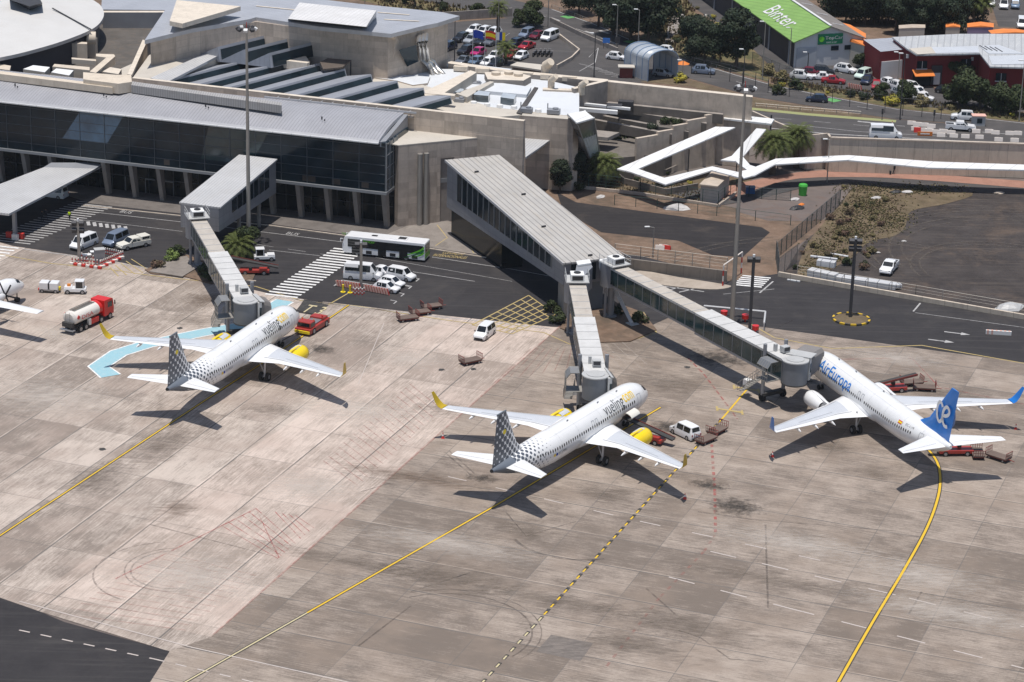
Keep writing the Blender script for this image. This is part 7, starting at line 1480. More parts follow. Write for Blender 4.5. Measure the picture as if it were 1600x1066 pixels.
# ------------------------------------------------------------------ barriers, cones, posts
def cone(px, label, z=0):
 p = W(*px, z); t = thing('traffic_cone', label, 'traffic cone', p); b = MB(); b.box((0, 0, .03), (.42, .42, .06)); b.cyl((0, 0, .06), (0, 0, .34), .17, .11, n=10); b.cyl((0, 0, .55), (0, 0, .8), .07, .03, n=10); b.build('cone', 'barrier_red', t); b = MB(); b.cyl((0, 0, .34), (0, 0, .55), .112, .07, n=10); b.build('band', 'cone_white', t); return t
cone((692, 685), 'red and white cone under the left wing tip of the middle airliner'); cone((1070, 780), 'red and white cone below the right wing tip of the middle airliner'); cone((1207, 714), 'red and white cone at the left wing tip shadow of the blue tailed airliner'); cone((1587, 671), 'red and white cone at the right wing tip shadow of the blue tailed airliner'); cone((1394, 196), 'red and white cone on the upper road', ZP)
pp_ = None
def bollard(px, label, group, col='barrier_red', z=0, h=1.0):
 t = thing('striped_post', label, 'bollard', W(*px, z), 0, group)
 for k in range(4): b = MB(); b.cyl((0, 0, h*k/4), (0, 0, h*(k+1)/4), .11, n=8); b.build('band', 'barrier_white' if k % 2 else col, t)
 return t
bp = Proto(bollard((0, 500), 'x', None))
g1 = 'striped posts round the left floodlight pole'; lab1 = 'one of the red and white posts in the cluster round the left floodlight pole'
for i in range(14): t_ = i/13; bp.put(G3(157+(192-157)*t_, 417-(417-402)*t_), 0, lab1, g1)
for i in range(10): t_ = i/9; bp.put(G3(113+(157-113)*t_, 411+5*t_), 0, lab1, g1)
for i in range(8): bp.put(G3(165+i*3.4, 397+i*.7), 0, lab1, g1)
for i in range(8): bp.put(G3(128+i*3.6, 405+(i % 3)*2), 0, lab1, g1)
for i in range(8):
 p = G3(112+i*6.3, 414.2+i*.9); t = thing('barrier_block', 'one of the low red and white kerb blocks in front of the striped post cluster', 'barrier', p, FAC, 'kerb blocks before the striped posts'); b = MB(); b.box((0, 0, .2), (.58, .4, .4)); b.build('block', 'barrier_red' if i % 2 else 'barrier_white', t, bevel=.04)
for i in range(7):
 p = G3(160+i*5.0, 418.5-i*2.3); t = thing('barrier_block', 'one of the red and white blocks right of the striped post cluster', 'barrier', p, R(40), 'kerb blocks beside the striped posts'); b = MB(); b.box((0, 0, .2), (.85, .4, .4)); b.build('block', 'barrier_red' if i % 2 else 'barrier_white', t, bevel=.04)
cbx = thing('control_cabinet', 'tall grey cabinet standing inside the cluster of striped posts', 'cabinet', W(156, 412)); b = MB(); b.box((0, 0, 1.15), (1.5, 1.2, 2.3), R(20)); b.build('housing', 'bridge_steel', cbx, bevel=.04); b = MB(); b.box((0, 0, 2.33), (1.6, 1.3, .08), R(20)); b.build('roof', 'bridge_light', cbx); b = MB(); b.box((-.2, -.62, 1.1), (.6, .04, 1.9), R(20)); b.build('door', 'bridge_light', cbx)
for k, (x, y, lb) in enumerate(((136, 407, 'cream box on the left inside the striped post cluster'), (148, 402, 'small cream box behind the striped post cluster'))):
 t = thing('junction_box', lb, 'box', W(x, y)); b = MB(); b.box((0, 0, .45), (1.2, .8, .9), R(15)); b.build('housing', 'hut_wall', t, bevel=.05); b = MB(); b.box((0, 0, .93), (1.3, .9, .06), R(15)); b.build('lid', 'ac_white', t)
g2 = 'slanted pink posts beside the marked bay'
def slat(px, label):
 t = thing('striped_barrier', label, 'barrier', W(*px), FAC, g2); b = MB(); b.box((0, 0, .5), (.34, .12, 1.0), ry=-.3); b.build('panel', 'barrier_pink', t); b = MB(); b.box((.2, 0, .5), (.12, .13, 1.0), ry=-.3); b.build('stripe', 'barrier_red', t); b = MB(); b.box((0, 0, .05), (.6, .3, .1)); b.build('foot', 'black_plastic', t); return t
sp_ = Proto(slat((0, 500), 'x'))
for i in range(9): sp_.put(G3(527+i*4.2, 448+i*.6), FAC, 'one of the slanted red and white panels left of the centre floodlight pole', 'slanted panels left of the pole')
for i in range(9): sp_.put(G3(571+i*4.2, 455+i*.8), FAC, 'one of the slanted red and white panels right of the centre floodlight pole', 'slanted panels right of the pole')
for x, y, s in ((536, 457, 'left'), (547, 458, 'right')): t = thing('yellow_post', f'{s} one of two yellow posts in front of the slanted panels', 'bollard', W(x, y)); b = MB(); b.cyl((0, 0, 0), (0, 0, 1.2), .16, n=10); b.build('post', 'yellow', t); b = MB(); b.cyl((0, 0, 0), (0, 0, .12), .38, n=12); b.build('foot', 'yellow', t)
for i in range(7): bp.put(G3(552+i*2.8, 459+(i % 2)*2), 0, 'one of the red and white posts round the centre floodlight pole foot', 'striped posts round the centre pole')
# red white height gate on the airside road
for x, y, s in ((1129, 448, 'left'), (1158, 427, 'right')): bollard((x, y), f'{s} tall striped post of the height barrier by the small crossing', None, h=3.4)
t = thing('height_barrier', 'white horizontal bar between the two tall striped posts', 'barrier', W(1143, 437)); a_, c_ = W(1129, 448), W(1158, 427); b = MB(t.location); b.cyl((a_.x, a_.y, 3.4), (c_.x, c_.y, 3.4), .09, n=6); b.build('bar', 'barrier_white', t)
t = thing('service_frame', 'white pipe frame with red hydrant wheels behind the long glass sided bridge', 'frame', W(1170, 505)); b = MB(t.location)
q = [W(1100, 478, 1.2), W(1196, 487, 1.2), W(1194, 505, 1.2)]
b.tube(q, .14, 6); [b.cyl(p, (p.x, p.y, 0), .08, n=6) for p in q]; b.build('pipe_frame', 'steel_white', t)
for x, y in ((1131, 497), (1164, 503), (1180, 520)): b = MB(t.location); p = W(x, y); b.cyl(p+Vector((0, 0, .5)), p+Vector((0, 0, 1.1)), .5, n=14); b.cyl(p, p+Vector((0, 0, .5)), .12, n=8); b.build('hose_reel', 'fuel_red', t)
rb = Proto(None.__class__ and thing('water_barrier', 'x', 'barrier', (0, 0, 0)))
b = MB(); b.loft([[Vector((x, y, z)) for y, z in ((-.3, 0), (.3, 0), (.12, .9), (-.12, .9))] for x in (-.85, .85)]); b.build('block', 'barrier_white', rb.o); b = MB(); b.box((0, 0, .93), (1.2, .14, .06)); b.build('cap', 'barrier_white', rb.o)
for i, (x, y) in enumerate(((1424, 195), (1433, 197), (1444, 198), (1455, 200), (1430, 204), (1441, 206), (1452, 207), (1462, 209), (1474, 208), (1486, 210), (1525, 208), (1545, 208), (1555, 210), (1577, 211), (1590, 211), (1560, 221), (1585, 222), (1470, 214), (1490, 215), (1508, 216), (1530, 217))): rb.put(G3(x, y, ZP), R(-8+(i % 3)*3), 'one of the white barrier blocks of the road works on the upper road', 'white barrier blocks of the road works').scale = (.85, .8, .75)
t = rb.put(G3(1037, 389), R(-15), 'white barrier block in the middle, lying on the brown dirt strip'); t = dup(t, G3(1031, 390), R(-15), 'white barrier block, left one on the brown dirt strip')
t = dup(t, G3(1041, 390), R(-25), 'red barrier block lying on the brown dirt strip'); [setattr(c, 'data', c.data.copy()) or c.data.materials.__setitem__(0, M['barrier_red']) for c in t.children]
t.name = 'water_barrier'
for x, y, m_, lb in ((1433, 207, 'barrier_red', 'red barrier block beside the orange sign on the upper road'),): t = thing('water_barrier', lb, 'barrier', W(x, y, ZP)); b = MB(); b.loft([[Vector((xx, yy, z)) for yy, z in ((-.3, 0), (.3, 0), (.12, .9), (-.12, .9))] for xx in (-.6, .6)]); b.build('block', m_, t)
t = thing('road_sign', 'orange road works sign lying low beside the minibus on the upper road', 'sign', W(1445, 213, ZP)); b = MB(); b.box((0, 0, .45), (2.6, .12, .7)); b.build('panel', 'orange', t); b = MB(); b.box((0, -.07, .45), (1.6, .02, .22)); b.build('stripe', 'cone_white', t)
for x, y, lb in ((1378, 188, 'left'), (1459, 190, 'right')): t = thing('road_sign', f'{lb} dark sign post on the verge between the two landside roads', 'sign', W(x, y, ZP)); b = MB(); b.cyl((0, 0, 0), (0, 0, 2.0), .06, n=6); b.build('post', 'steel_dark', t); b = MB(); b.box((0, 0, 1.6), (.35, .1, 1.0)); b.build('panel', 'steel_dark', t)
t = thing('kiosk', 'small grey kiosk box with red top beside the upper road', 'kiosk', W(1528, 196, ZP)); b = MB(); b.box((0, 0, .9), (2.2, 1.5, 1.8)); b.build('wall', 'bridge_light', t); b = MB(); b.box((0, 0, 1.85), (2.5, 1.8, .14)); b.build('roof', 'barrier_pink', t); b = MB(); b.box((.1, -.77, 1), (.9, .04, .9)); b.build('window', 'glass_dark', t)
t = thing('striped_board', 'pink and white striped board on the service road at the right edge', 'barrier', W(1560, 523)); b = MB(); b.box((0, 0, .3), (3.6, .3, .6), FAC*.4); b.build('panel', 'cone_white', t)
for k in range(6): b = MB(); b.box((-1.5+k*.6, .04-.12*(-1.5+k*.6)*.9, .3), (.28, .36, .62), FAC*.4); b.build('stripe', 'barrier_pink', t)
# people
def person(px, label, head, top='cloth_dark', z=0, arm=.25, stride=.25):
 p = W(*px, z); root = thing('person', label, 'person', p, head)
 me = bpy.data.meshes.new('body'); V = [(0, 0, .95), (0, 0, 1.2), (0, 0, 1.42), (.0, 0, 1.52), (.03, 0, 1.66), (.02, .19, 1.42), (.02, -.19, 1.42), (arm*.3, .26, 1.15), (-arm*.2, -.26, 1.15), (arm, .25, .93), (arm*.3, -.27, .9), (.02, .1, .9), (.02, -.1, .9), (stride*.6, .1, .5), (-stride*.3, -.1, .5), (stride, .1, .08), (-stride, -.1, .08), (stride+.14, .1, .05), (-stride+.14, -.1, .05)]
 E = [(0, 1), (1, 2), (2, 3), (3, 4), (2, 5), (2, 6), (5, 7), (7, 9), (6, 8), (8, 10), (0, 11), (0, 12), (11, 13), (13, 15), (15, 17), (12, 14), (14, 16), (16, 18)]
 rad = [.15, .14, .17, .06, .11, .07, .07, .045, .045, .035, .035, .1, .1, .07, .07, .05, .05, .045, .045]
 me.from_pydata(V, E, []); o = bpy.data.objects.new('body', me); COL.objects.link(o); o.parent = root; me.materials.append(M['cloth_dark'])
 o.modifiers.new('skin', 'SKIN'); o.modifiers.new('sub', 'SUBSURF').levels = 1
 lay = me.skin_vertices[0] if me.skin_vertices else None
 if lay is None:
  bm = bmesh.new(); bm.from_mesh(me); bm.verts.layers.skin.verify(); bm.to_mesh(me); bm.free(); lay = me.skin_vertices[0]
 for i, r in enumerate(rad): lay.data[i].radius = (r, r)
 lay.data[0].use_root = True
 b = MB(); b.loft([[Vector((.19*k*math.cos(q), .24*k*math.sin(q), zz)) for q in [2*math.pi*j/12 for j in range(12)]] for zz, k in ((.98, .9), (1.15, .95), (1.35, 1.05), (1.47, .75))]); b.build('vest', top, root, smooth=50)
 b = MB(); b.loft([[Vector((.02+.11*k*math.cos(q), .09*k*math.sin(q), zz)) for q in [2*math.pi*j/10 for j in range(10)]] for zz, k in ((1.66, 1.05), (1.72, 1.1), (1.79, .8), (1.82, .2))]); b.build('hair', 'hair', root, smooth=50)
 b = MB(); b.loft([[Vector((.035+.09*k*math.cos(q), .075*k*math.sin(q), zz)) for q in [2*math.pi*j/10 for j in range(10)]] for zz, k in ((1.53, .5), (1.58, .95), (1.66, 1.12))]); b.build('face', 'skin', root, smooth=50)
 return root
person((109, 345), 'person in yellow high visibility vest walking beside the shaded crossing', R(-100), 'hiviz'); person((110, 516), 'person in yellow high visibility vest working at the rear of the fuel tanker', R(40), 'hiviz'); person((66, 346), 'person in dark clothes walking on the shaded crossing, left of the pair', R(-60)); person((72, 343), 'person in dark clothes walking on the shaded crossing, right of the pair', R(-60))
person((1397, 272), 'person in dark clothes walking with a suitcase under the white canopy by the retaining wall', R(180)); t = thing('suitcase', 'small dark suitcase pulled by the walking person by the retaining wall', 'suitcase', W(1391, 273)); b = MB(); b.box((0, 0, .38), (.3, .45, .6)); b.build('shell', 'cloth_dark', t, bevel=.05); b = MB(); b.cyl((0, -.12, .68), (0, -.12, .95), .015, n=4); b.cyl((0, .12, .68), (0, .12, .95), .015, n=4); b.cyl((0, -.12, .95), (0, .12, .95), .02, n=4); b.build('handle', 'alloy', t)
# ------------------------------------------------------------------ landside buildings
wh = thing('warehouse', 'navy sided warehouse with bright green lettered roof and white front gable', 'warehouse', W(1292, 103, ZP)); HB = lambda: MB(wh.location)
A, B_ = W(1240, 106, ZP), W(1346, 100, ZP); ww = (B_-A); wwn = ww.normalized(); Bk = W(1110, 10, ZP)-A; Bk = Vector((Bk.x, Bk.y, 0)).normalized(); LB = 95
EZ, RZ = 10.6, 13.2; C_ = (A+B_)/2
def h3(p, z): return Vector((p.x, p.y, z))
b = HB(); b.add([h3(A, ZP), h3(B_, ZP), h3(B_, EZ), h3(C_, RZ), h3(A, EZ), h3(A+Bk*.3, ZP), h3(B_+Bk*.3, ZP), h3(B_+Bk*.3, EZ), h3(C_+Bk*.3, RZ), h3(A+Bk*.3, EZ)], [(0, 1, 2, 3, 4), (9, 8, 7, 6, 5), (0, 4, 9, 5), (1, 6, 7, 2), (2, 7, 8, 3), (3, 8, 9, 4)]); b.build('front_wall', 'wall_white', wh)
for s, (p, m_) in enumerate(((A, 'wall_navy'), (B_, 'wall_white'))):
 b = HB(); q = p+Bk*.3; b.add([h3(q, ZP), h3(p+Bk*LB, ZP), h3(p+Bk*LB, EZ-.02), h3(q, EZ-.02)]+[h3(x+wwn*.2*(1 if s == 0 else -1), z) for x, z in ((q, ZP), (p+Bk*LB, ZP), (p+Bk*LB, EZ-.02), (q, EZ-.02))], [(0, 1, 2, 3), (7, 6, 5, 4), (0, 3, 7, 4), (1, 5, 6, 2), (3, 2, 6, 7)]); b.build('side_wall', m_, wh)
b = HB(); e = -Bk*.5; o_ = -wwn*.5
def roofp(p0, p1, m_, nm, ov):
 b = HB(); q = [h3(p0+e+ov, EZ), h3(p1+e, RZ+.15), h3(p1+Bk*LB, RZ+.15), h3(p0+Bk*LB+ov, EZ)]; b.add(q+[p-Vector((0, 0, .2)) for p in q], [(0, 1, 2, 3), (7, 6, 5, 4), (0, 4, 5, 1), (1, 5, 6, 2), (2, 6, 7, 3), (3, 7, 4, 0)]); return b.build(nm, m_, wh)
rg = roofp(A, C_, 'roof_green', 'roof', -wwn*.5); roofp(B_, C_, 'roof_fibre', 'roof', wwn*.5)
b = HB(); b.box((h3(C_, RZ+.25)+h3(C_+Bk*LB, RZ+.25))/2, (LB+.8, .5, .15), math.atan2(Bk.y, Bk.x)); b.build('ridge_cap', 'wall_white', wh)
slope = (h3(C_, RZ+.15)-h3(A-wwn*.5, EZ)); sn = Vector((Bk.x, Bk.y, 0)).cross(slope).normalized(); sn = sn if sn.z > 0 else -sn
# lettering on the roof
T1, LT = 23, 14.5
org = h3(A-wwn*.5, EZ)+Bk*T1+slope*.2+sn*.08
text_on('Binter', 'roof_lettering', 'wall_white', org-wh.location, -Bk, slope, LT, slope.length*.45, rg)
for k in range(9): b = HB(); p = h3(B_, EZ)+ (h3(C_, RZ+.15)-h3(B_, EZ))*.5+Bk*(6+k*9)+Vector((0, 0, .18)); b.box(p, (3.2, .25, .08), math.atan2(ww.y, ww.x), ry=.22); b.build('roof_light', 'wall_white', wh)
fn = -Bk
def onfront(u, z): return A+wwn*(ww.length*u)+fn*.12+Vector((0, 0, z))
def fbox(nm, u0, u1, z0, z1, m_, d=.1): b = HB(); b.box(onfront((u0+u1)/2, (z0+z1)/2), ((u1-u0)*ww.length, d, z1-z0), math.atan2(ww.y, ww.x)); return b.build(nm, m_, wh)
fbox('shutter_door', .03, .32, .0, 3.9, 'shutter'); fbox('window', .53, .64, 3.0, 3.9, 'glass_dark'); fbox('window', .73, .84, 3.0, 3.9, 'glass_dark')
sg = fbox('sign_board', .33, .69, 4.3, 6.3, 'sign_green', .25)
text_on('TopCar', 'sign_lettering', 'cone_white', onfront(.43, 5.05)+fn*.2-wh.location, wwn, (0, 0, 1), 3.7, .85, sg); text_on('rent a car', 'sign_lettering', 'cone_white', onfront(.45, 4.55)+fn*.2-wh.location, wwn, (0, 0, 1), 2.2, .3, sg)
b = HB(); q = onfront(.375, 5.35)+fn*.2; b.cyl(q, q+fn*.05, .55, n=14); b.build('sign_badge', 'bus_green', sg)
for k in range(5): b = HB(); p = A+Bk*(3+k*12)-wwn*.1; b.box(h3(p, 8), (.25, .25, 5)); b.build('downpipe', 'shutter', wh)
b = HB(); b.box(h3(A+Bk*28-wwn*.15, 7.6), (6, .12, 4.2), math.atan2(Bk.y, Bk.x)); b.build('side_door', 'shutter', wh)
# orange roofed house behind, and red building
def house(name, label, pts, z, zr, wm, rm):
 t = thing(name, label, 'house', W(*pts[0], ZP)); b = MB(t.location); P_ = [W(x, y, z) for x, y in pts]; b.prism(P_, ZP); b.build('wall', wm, t); c = sum(P_, Vector())/4; c.z = zr
 m0, m1 = (P_[0]+P_[1])/2, (P_[2]+P_[3])/2; m0.z = m1.z = zr; b = MB(t.location); up_ = [p+(p-c)*.04 for p in P_]
 for p in up_: p.z = z+.05
 b.add([*up_, m0, m1], [(0, 3, 5, 4), (1, 4, 5, 2), (0, 4, 1), (3, 2, 5), (0, 1, 2, 3)]); b.build('roof', rm, t); return t
house('house', 'orange tiled house behind the warehouse and beside the red building', [(1305, 34), (1352, 53), (1352, 72), (1310, 60)], 10.0, 10.6, 'wall_cream', 'tile_orange')
house('house', 'lilac walled house with orange roof among the far trees', [(1512, 37), (1552, 37), (1552, 43), (1512, 43)], 8.5, 8.9, 'wall_lilac', 'tile_orange')
house('house', 'low orange roofed house right of the lilac one', [(1545, 48), (1590, 46), (1620, 52), (1550, 53)], 8.2, 8.5, 'wall_cream', 'tile_orange')
house('house', 'cream arcade house among dark trees behind the red building', [(1405, 40), (1445, 39), (1445, 44), (1405, 45)], 8.5, 8.7, 'wall_cream', 'hut_roof')
house('house', 'small orange roofed house left of the lilac one behind the trees', [(1478, 37), (1500, 36), (1500, 43), (1478, 43)], 8.2, 8.6, 'wall_cream', 'tile_orange')
rd = thing('red_building', 'long dark red industrial building with patchwork metal roof and orange awnings', 'building', W(1470, 140, ZP)); RD = lambda: MB(rd.location)
def rpr(nm, pts, z, zb, m, mt=None):
 b = RD(); P_ = [W(x, y, z) for x, y in pts]; b.prism(P_, zb, mt=1 if mt else None); return b.build(nm, [m, mt] if mt else m, rd)
rpr('wall', [(1349, 62), (1376, 81), (1417, 77), (1415, 72), (1396, 59)], 11.0, ZP, 'wall_red', 'roof_rear')
rpr('wall', [(1396, 60), (1417, 77), (1433, 85), (1530, 83), (1547, 103), (1640, 106), (1640, 55), (1500, 55)], 11.6, ZP, 'wall_red')
rpr('roof', [(1394, 58), (1417, 76), (1432, 85.5), (1531, 83.5), (1547, 104), (1645, 107), (1645, 53), (1500, 53)], 11.9, 11.62, 'roof_patchwork')
for pts in (([1455, 74], [1528, 72], [1530, 82], [1460, 83]), ([1530, 72], [1560, 70], [1600, 84], [1545, 84]), ([1545, 88], [1600, 86], [1600, 100], [1550, 101])): rpr('roof_sheet', pts, 12.0, 11.92, 'plane_grey')
rpr('roof_sheet', ([1420, 76], [1455, 73], [1462, 83], [1434, 85]), 12.02, 11.92, 'roof_beige')
for x, y in ((1535, 74), (1543, 75), (1551, 76), (1559, 77)): rpr('roof_slot', [(x-5, y-3), (x-4, y-3.5), (x+8, y+3.5), (x+7, y+4)], 12.06, 11.92, 'steel_dark')
def face(x, y, z0, z1, wd, m_, nm, ref, zr, dz=0.12, ang=None):
 "piece standing proud of the front wall; x,y pixel of its centre at height mid"
 p = W(x, y, (z0+z1)/2); b = RD(); b.box(p, (wd, .18, z1-z0), ang or R(-4)); return b.build(nm, m_, rd)
F1 = (W(1376, 81, 11.0), W(1417, 77, 11.0)); F2 = (W(1433, 85, 11.6), W(1530, 83, 11.6)); F3 = (W(1547, 103, 11.6), W(1640, 106, 11.6))
def onf(F, t, z, wd, h, nm, m_, d=.18, depth=.1):
 a_, c_ = F; p = a_.lerp(c_, t); dd = (c_-a_).normalized(); nn = Vector((dd.y, -dd.x, 0)); b = RD(); b.box(h3(p+nn*depth, z-1), (wd, d, h), math.atan2(dd.y, dd.x)); return b.build(nm, m_, rd)
onf(F1, .5, 8.3, 5.2, 3.5, 'shutter_door', 'wall_white'); 
for F, t, z in ((F2, .09, 10.6), (F2, .8, 10.8), (F3, .2, 10.6), (F3, .75, 10.7)): w_ = onf(F, t, z, 1.9, 1.4, 'window', 'glass_dark'); onf(F, t, z-.8, 2.1, .15, 'window_sill', 'wall_white', .3); onf(F, t, z, .1, 1.4, 'window_frame', 'wall_white', .24)
onf(F2, .1, 7.9, 3.6, 2.6, 'shop_window', 'glass_dark'); onf(F2, .33, 8.6, 2.0, 3.6, 'door_arch', 'steel_dark', .8); onf(F2, .33, 8.0, 1.2, 2.2, 'door', 'wall_white', .9, .2); onf(F3, .2, 7.7, 2.2, 1.8, 'window', 'glass_dark'); onf(F3, .6, 7.7, 4, 1.9, 'shop_window', 'glass_dark')
for F, t, wd in ((F2, .1, 3.9), (F3, -.12, 2.4)):
 a_, c_ = F; dd = (c_-a_).normalized(); nn = Vector((dd.y, -dd.x, 0)); p = h3(a_.lerp(c_, t), 8.7); b = RD(); q = [p-dd*wd/2, p+dd*wd/2, p+dd*wd/2+nn*2-Vector((0, 0, .8)), p-dd*wd/2+nn*2-Vector((0, 0, .8))]; b.slab([x+Vector((0, 0, 0)) for x in q], .1); b.build('awning', 'orange', rd)
for x, y in ((1397, 80), (1418, 88), (1470, 88), (1519, 92)): b = RD(); b.box(W(x, y, 10.5), (.5, .3, .7)); b.build('wall_light', 'wall_white', rd)
# arched shelter over the lane
ar = thing('arched_shelter', 'barrel vaulted translucent shelter with blue frame over the toll lane', 'shelter', W(1020, 120, ZP)); ARB = lambda: MB(ar.location)
a0_, a1_ = W(1012, 128, ZP), W(1058, 123, ZP); bk_ = W(975, 114, ZP)-a0_; bk_.z = 0; wv = a1_-a0_; wv.z = 0
def arch(p0, t0=0): return [p0+wv*(.5-.5*math.cos(math.pi*i/10))+Vector((0, 0, 4.0+1.7*math.sin(math.pi*i/10))) for i in range(11)]
b = ARB(); b.loft([arch(a0_), arch(a0_+bk_)], cap=False, closed=False); o = b.build('roof', 'poly_roof', ar, smooth=40); sm = o.modifiers.new('s', 'SOLIDIFY'); sm.thickness = .12
for p in (a0_, a0_+wv):
 b = ARB(); q = [p, p+bk_, p+bk_+Vector((0, 0, 4.2)), p+Vector((0, 0, 4.2))]; b.add(q+[x+wv.normalized()*.1 for x in q], [(0, 1, 2, 3), (7, 6, 5, 4), (0, 4, 5, 1), (1, 5, 6, 2), (2, 6, 7, 3), (3, 7, 4, 0)]); b.build('side_wall', 'poly_roof', ar)
for t_ in (0, .25, .5, .75, 1): b = ARB(); P_ = [p+bk_*t_+Vector((0, 0, .05)) for p in arch(a0_)]; b.tube([P_[0]-Vector((0, 0, 4.2))]+P_+[P_[-1]-Vector((0, 0, 4.2))], .09, 6); b.build('frame', 'frame_blue', ar)
t = thing('parasol', 'orange sun shade beside the arched shelter', 'parasol', W(1066, 122, ZP)); b = MB(); b.cyl((0, 0, 0), (0, 0, 2.9), .05, n=6); b.build('pole', 'steel_dark', t); b = MB(); b.cyl((0, 0, 2.75), (0, 0, 3.3), 1.3, .1, n=8); b.build('shade', 'orange', t)
t = thing('toll_booth', 'small flat topped booth left of the arched shelter', 'booth', W(978, 121, ZP)); b = MB(); b.box((0, 0, 1), (2.4, 1.4, 2)); b.build('wall', 'cart_red', t); b = MB(); b.box((0, 0, 2.1), (3.1, 2.2, .18)); b.build('roof', 'roof_beige', t)
t = thing('flat_shelter', 'flat beige roofed shed between the car park and the annex parapet', 'shed', W(830, 106, ZP)); b = MB(t.location); b.prism([W(x, y, 9) for x, y in ((797, 102), (808, 97), (858, 102), (850, 110))], 8.7); b.build('roof', 'roof_beige', t); b = MB(t.location); b.prism([W(x, y, 8.7) for x, y in ((800, 102), (809, 98.5), (855, 103), (848, 109))], ZP); b.build('wall', 'concrete_grey', t)
# car park wall and plaza walls
for i, (q, lb, h, m_) in enumerate((([(690, 33), (800, 26)], 'dark retaining wall behind the back row of the car park', 1.8, 'concrete_grey'), ([(862, 50), (905, 83), (893, 95), (870, 108)], 'low kerb wall curving between the car park and the toll plaza', .8, 'concrete_plain'), ([(860, 34), (910, 58), (965, 82)], 'long low parapet beside the road above the toll plaza', .9, 'concrete_grey'))):
 t = thing('low_wall', lb, 'wall', W(*q[0], ZP)); b = MB(t.location); P_ = [W(*p, ZP) for p in q]
 for a_, c_ in zip(P_, P_[1:]): b.wall(a_, c_, ZP, ZP+h, .3)
 b.build('wall', m_, t)
t = thing('blue_road_sign', 'blue information board on the road parapet left of the toll plaza', 'sign', W(947, 76, ZP)); b = MB(); b.box((0, 0, 1.6), (1.4, .1, 1.0)); b.build('panel', 'sign_blue', t); b = MB(); b.cyl((-.5, 0, 0), (-.5, 0, 1.2), .05, n=5); b.cyl((.5, 0, 0), (.5, 0, 1.2), .05, n=5); b.build('post', 'steel_dark', t)
t = thing('dark_road_sign', 'dark square sign board beside the road left of the arched shelter', 'sign', W(964, 80, ZP)); b = MB(); b.box((0, 0, 2.2), (1.0, .1, 1.3)); b.build('panel', 'steel_dark', t); b = MB(); b.cyl((0, 0, 0), (0, 0, 1.6), .06, n=6); b.build('post', 'steel_dark', t)
t = thing('stone_steps', 'narrow paved stair climbing the dry slope between the dark trees', 'steps', W(1050, 50, ZP)); 
for i in range(16): b = MB(t.location); p = W(1048+i*.5, 66-i*2.7, ZP); b.box(p+Vector((0, 0, .1)), (2.2, 1.4, .2)); b.build('step', 'concrete_grey', t)
for k in range(9): t = thing('rock', 'one of the pale rocks strewn among the shrubs on the dry slope', 'rock', W(1075+random.uniform(-14, 35), 30+random.uniform(-15, 20), ZP), random.random()*3, 'pale rocks on the slope'); b = MB(); s = random.uniform(.5, .9); b.loft([[Vector((s*k2*math.cos(q)*random.uniform(.8, 1.2), s*k2*math.sin(q)*.8, z*s)) for q in [2*math.pi*j/7 for j in range(7)]] for z, k2 in ((0, 1), (.4, .9), (.7, .4))]); b.build('stone', 'hut_wall', t)
for i in range(6): sp_.put(G3(1326+i*3.6, 138+i*.7, ZP), R(-20), 'one of the slanted striped panels in the row at the rental yard entrance', 'striped panels at the rental yard')
# motorcycles
def moto(px, lb, h):
 t = thing('motorcycle', lb, 'motorcycle', W(*px, ZP+.03), h, 'motorcycles in the car park'); b = MB()
 for x in (.62, -.62): b = MB(); b.cyl((x, -.06, .3), (x, .06, .3), .3, n=12); b.build('wheel', 'rubber', t)
 b = MB(); b.loft([[Vector((x, y, z)) for y, z in ((-.12*k, .45), (.12*k, .45), (.14*k, .8*h_), (-.14*k, .8*h_))] for x, k, h_ in ((.55, .7, 1.0), (.15, 1.2, 1.05), (-.2, 1, .95), (-.8, .7, 1.0))]); b.build('body', 'steel_dark', t); b = MB(); b.cyl((.6, 0, .3), (.42, 0, 1.0), .03, n=5); b.cyl((.42, -.32, 1.02), (.42, .32, 1.02), .025, n=5); b.build('handlebar', 'alloy', t); return t
mo = Proto(moto((835, 90), 'x', 0))
for i in range(9): mo.put(G3(834+i*3.4, 88-(i % 2)*3, ZP+.03), R(75), 'one of the motorcycles parked in the tight row beside the white hatchback', 'motorcycles in the car park')
# garden hut, bins, debris
hu = thing('utility_hut', 'small square white walled hut with a weathered beige roof inside the garden fence', 'hut', W(1117, 312)); b = MB(hu.location); a_ = [W(x, y, 3.0) for x, y in ((1095, 289), (1121, 292), (1140, 274), (1113, 270))]; b.prism(a_, 0); b.build('wall', 'hut_wall', hu)
c = sum(a_, Vector())/4; b = MB(hu.location); b.slab([h3(c+(p-c)*1.1, 3.2) for p in a_], .22); b.build('roof', 'hut_roof', hu)
def tub(name, px, label, col, r, h, cat, z=0):
 t = thing(name, label, cat, W(*px, z)); b = MB(); b.loft([[Vector((r*k*math.cos(q), r*k*math.sin(q), zz)) for q in [2*math.pi*j/12 for j in range(12)]] for zz, k in ((0, .85), (h*.8, 1.0))]); b.build('body', col, t, smooth=40)
 b = MB(); b.loft([[Vector((r*k*math.cos(q), r*k*math.sin(q), zz)) for q in [2*math.pi*j/12 for j in range(12)]] for zz, k in ((h*.8, 1.06), (h*.95, .9), (h, .5))]); b.build('lid', col, t, smooth=40); return t
tub('recycling_bin', (1254, 305), 'green bottle bank at the fence corner beside the overgrown slope', 'green_bin', .75, 2.0, 'recycling bin'); t = thing('waste_container', 'blue waste container behind the iron gate under the white canopy', 'container', W(1172, 303)); b = MB(); b.box((0, 0, .65), (1.5, 1.0, 1.1)); b.build('body', 'bin_blue', t, bevel=.06); b = MB(); b.box((0, 0, 1.26), (1.6, 1.1, .14)); b.build('lid', 'frame_blue', t)
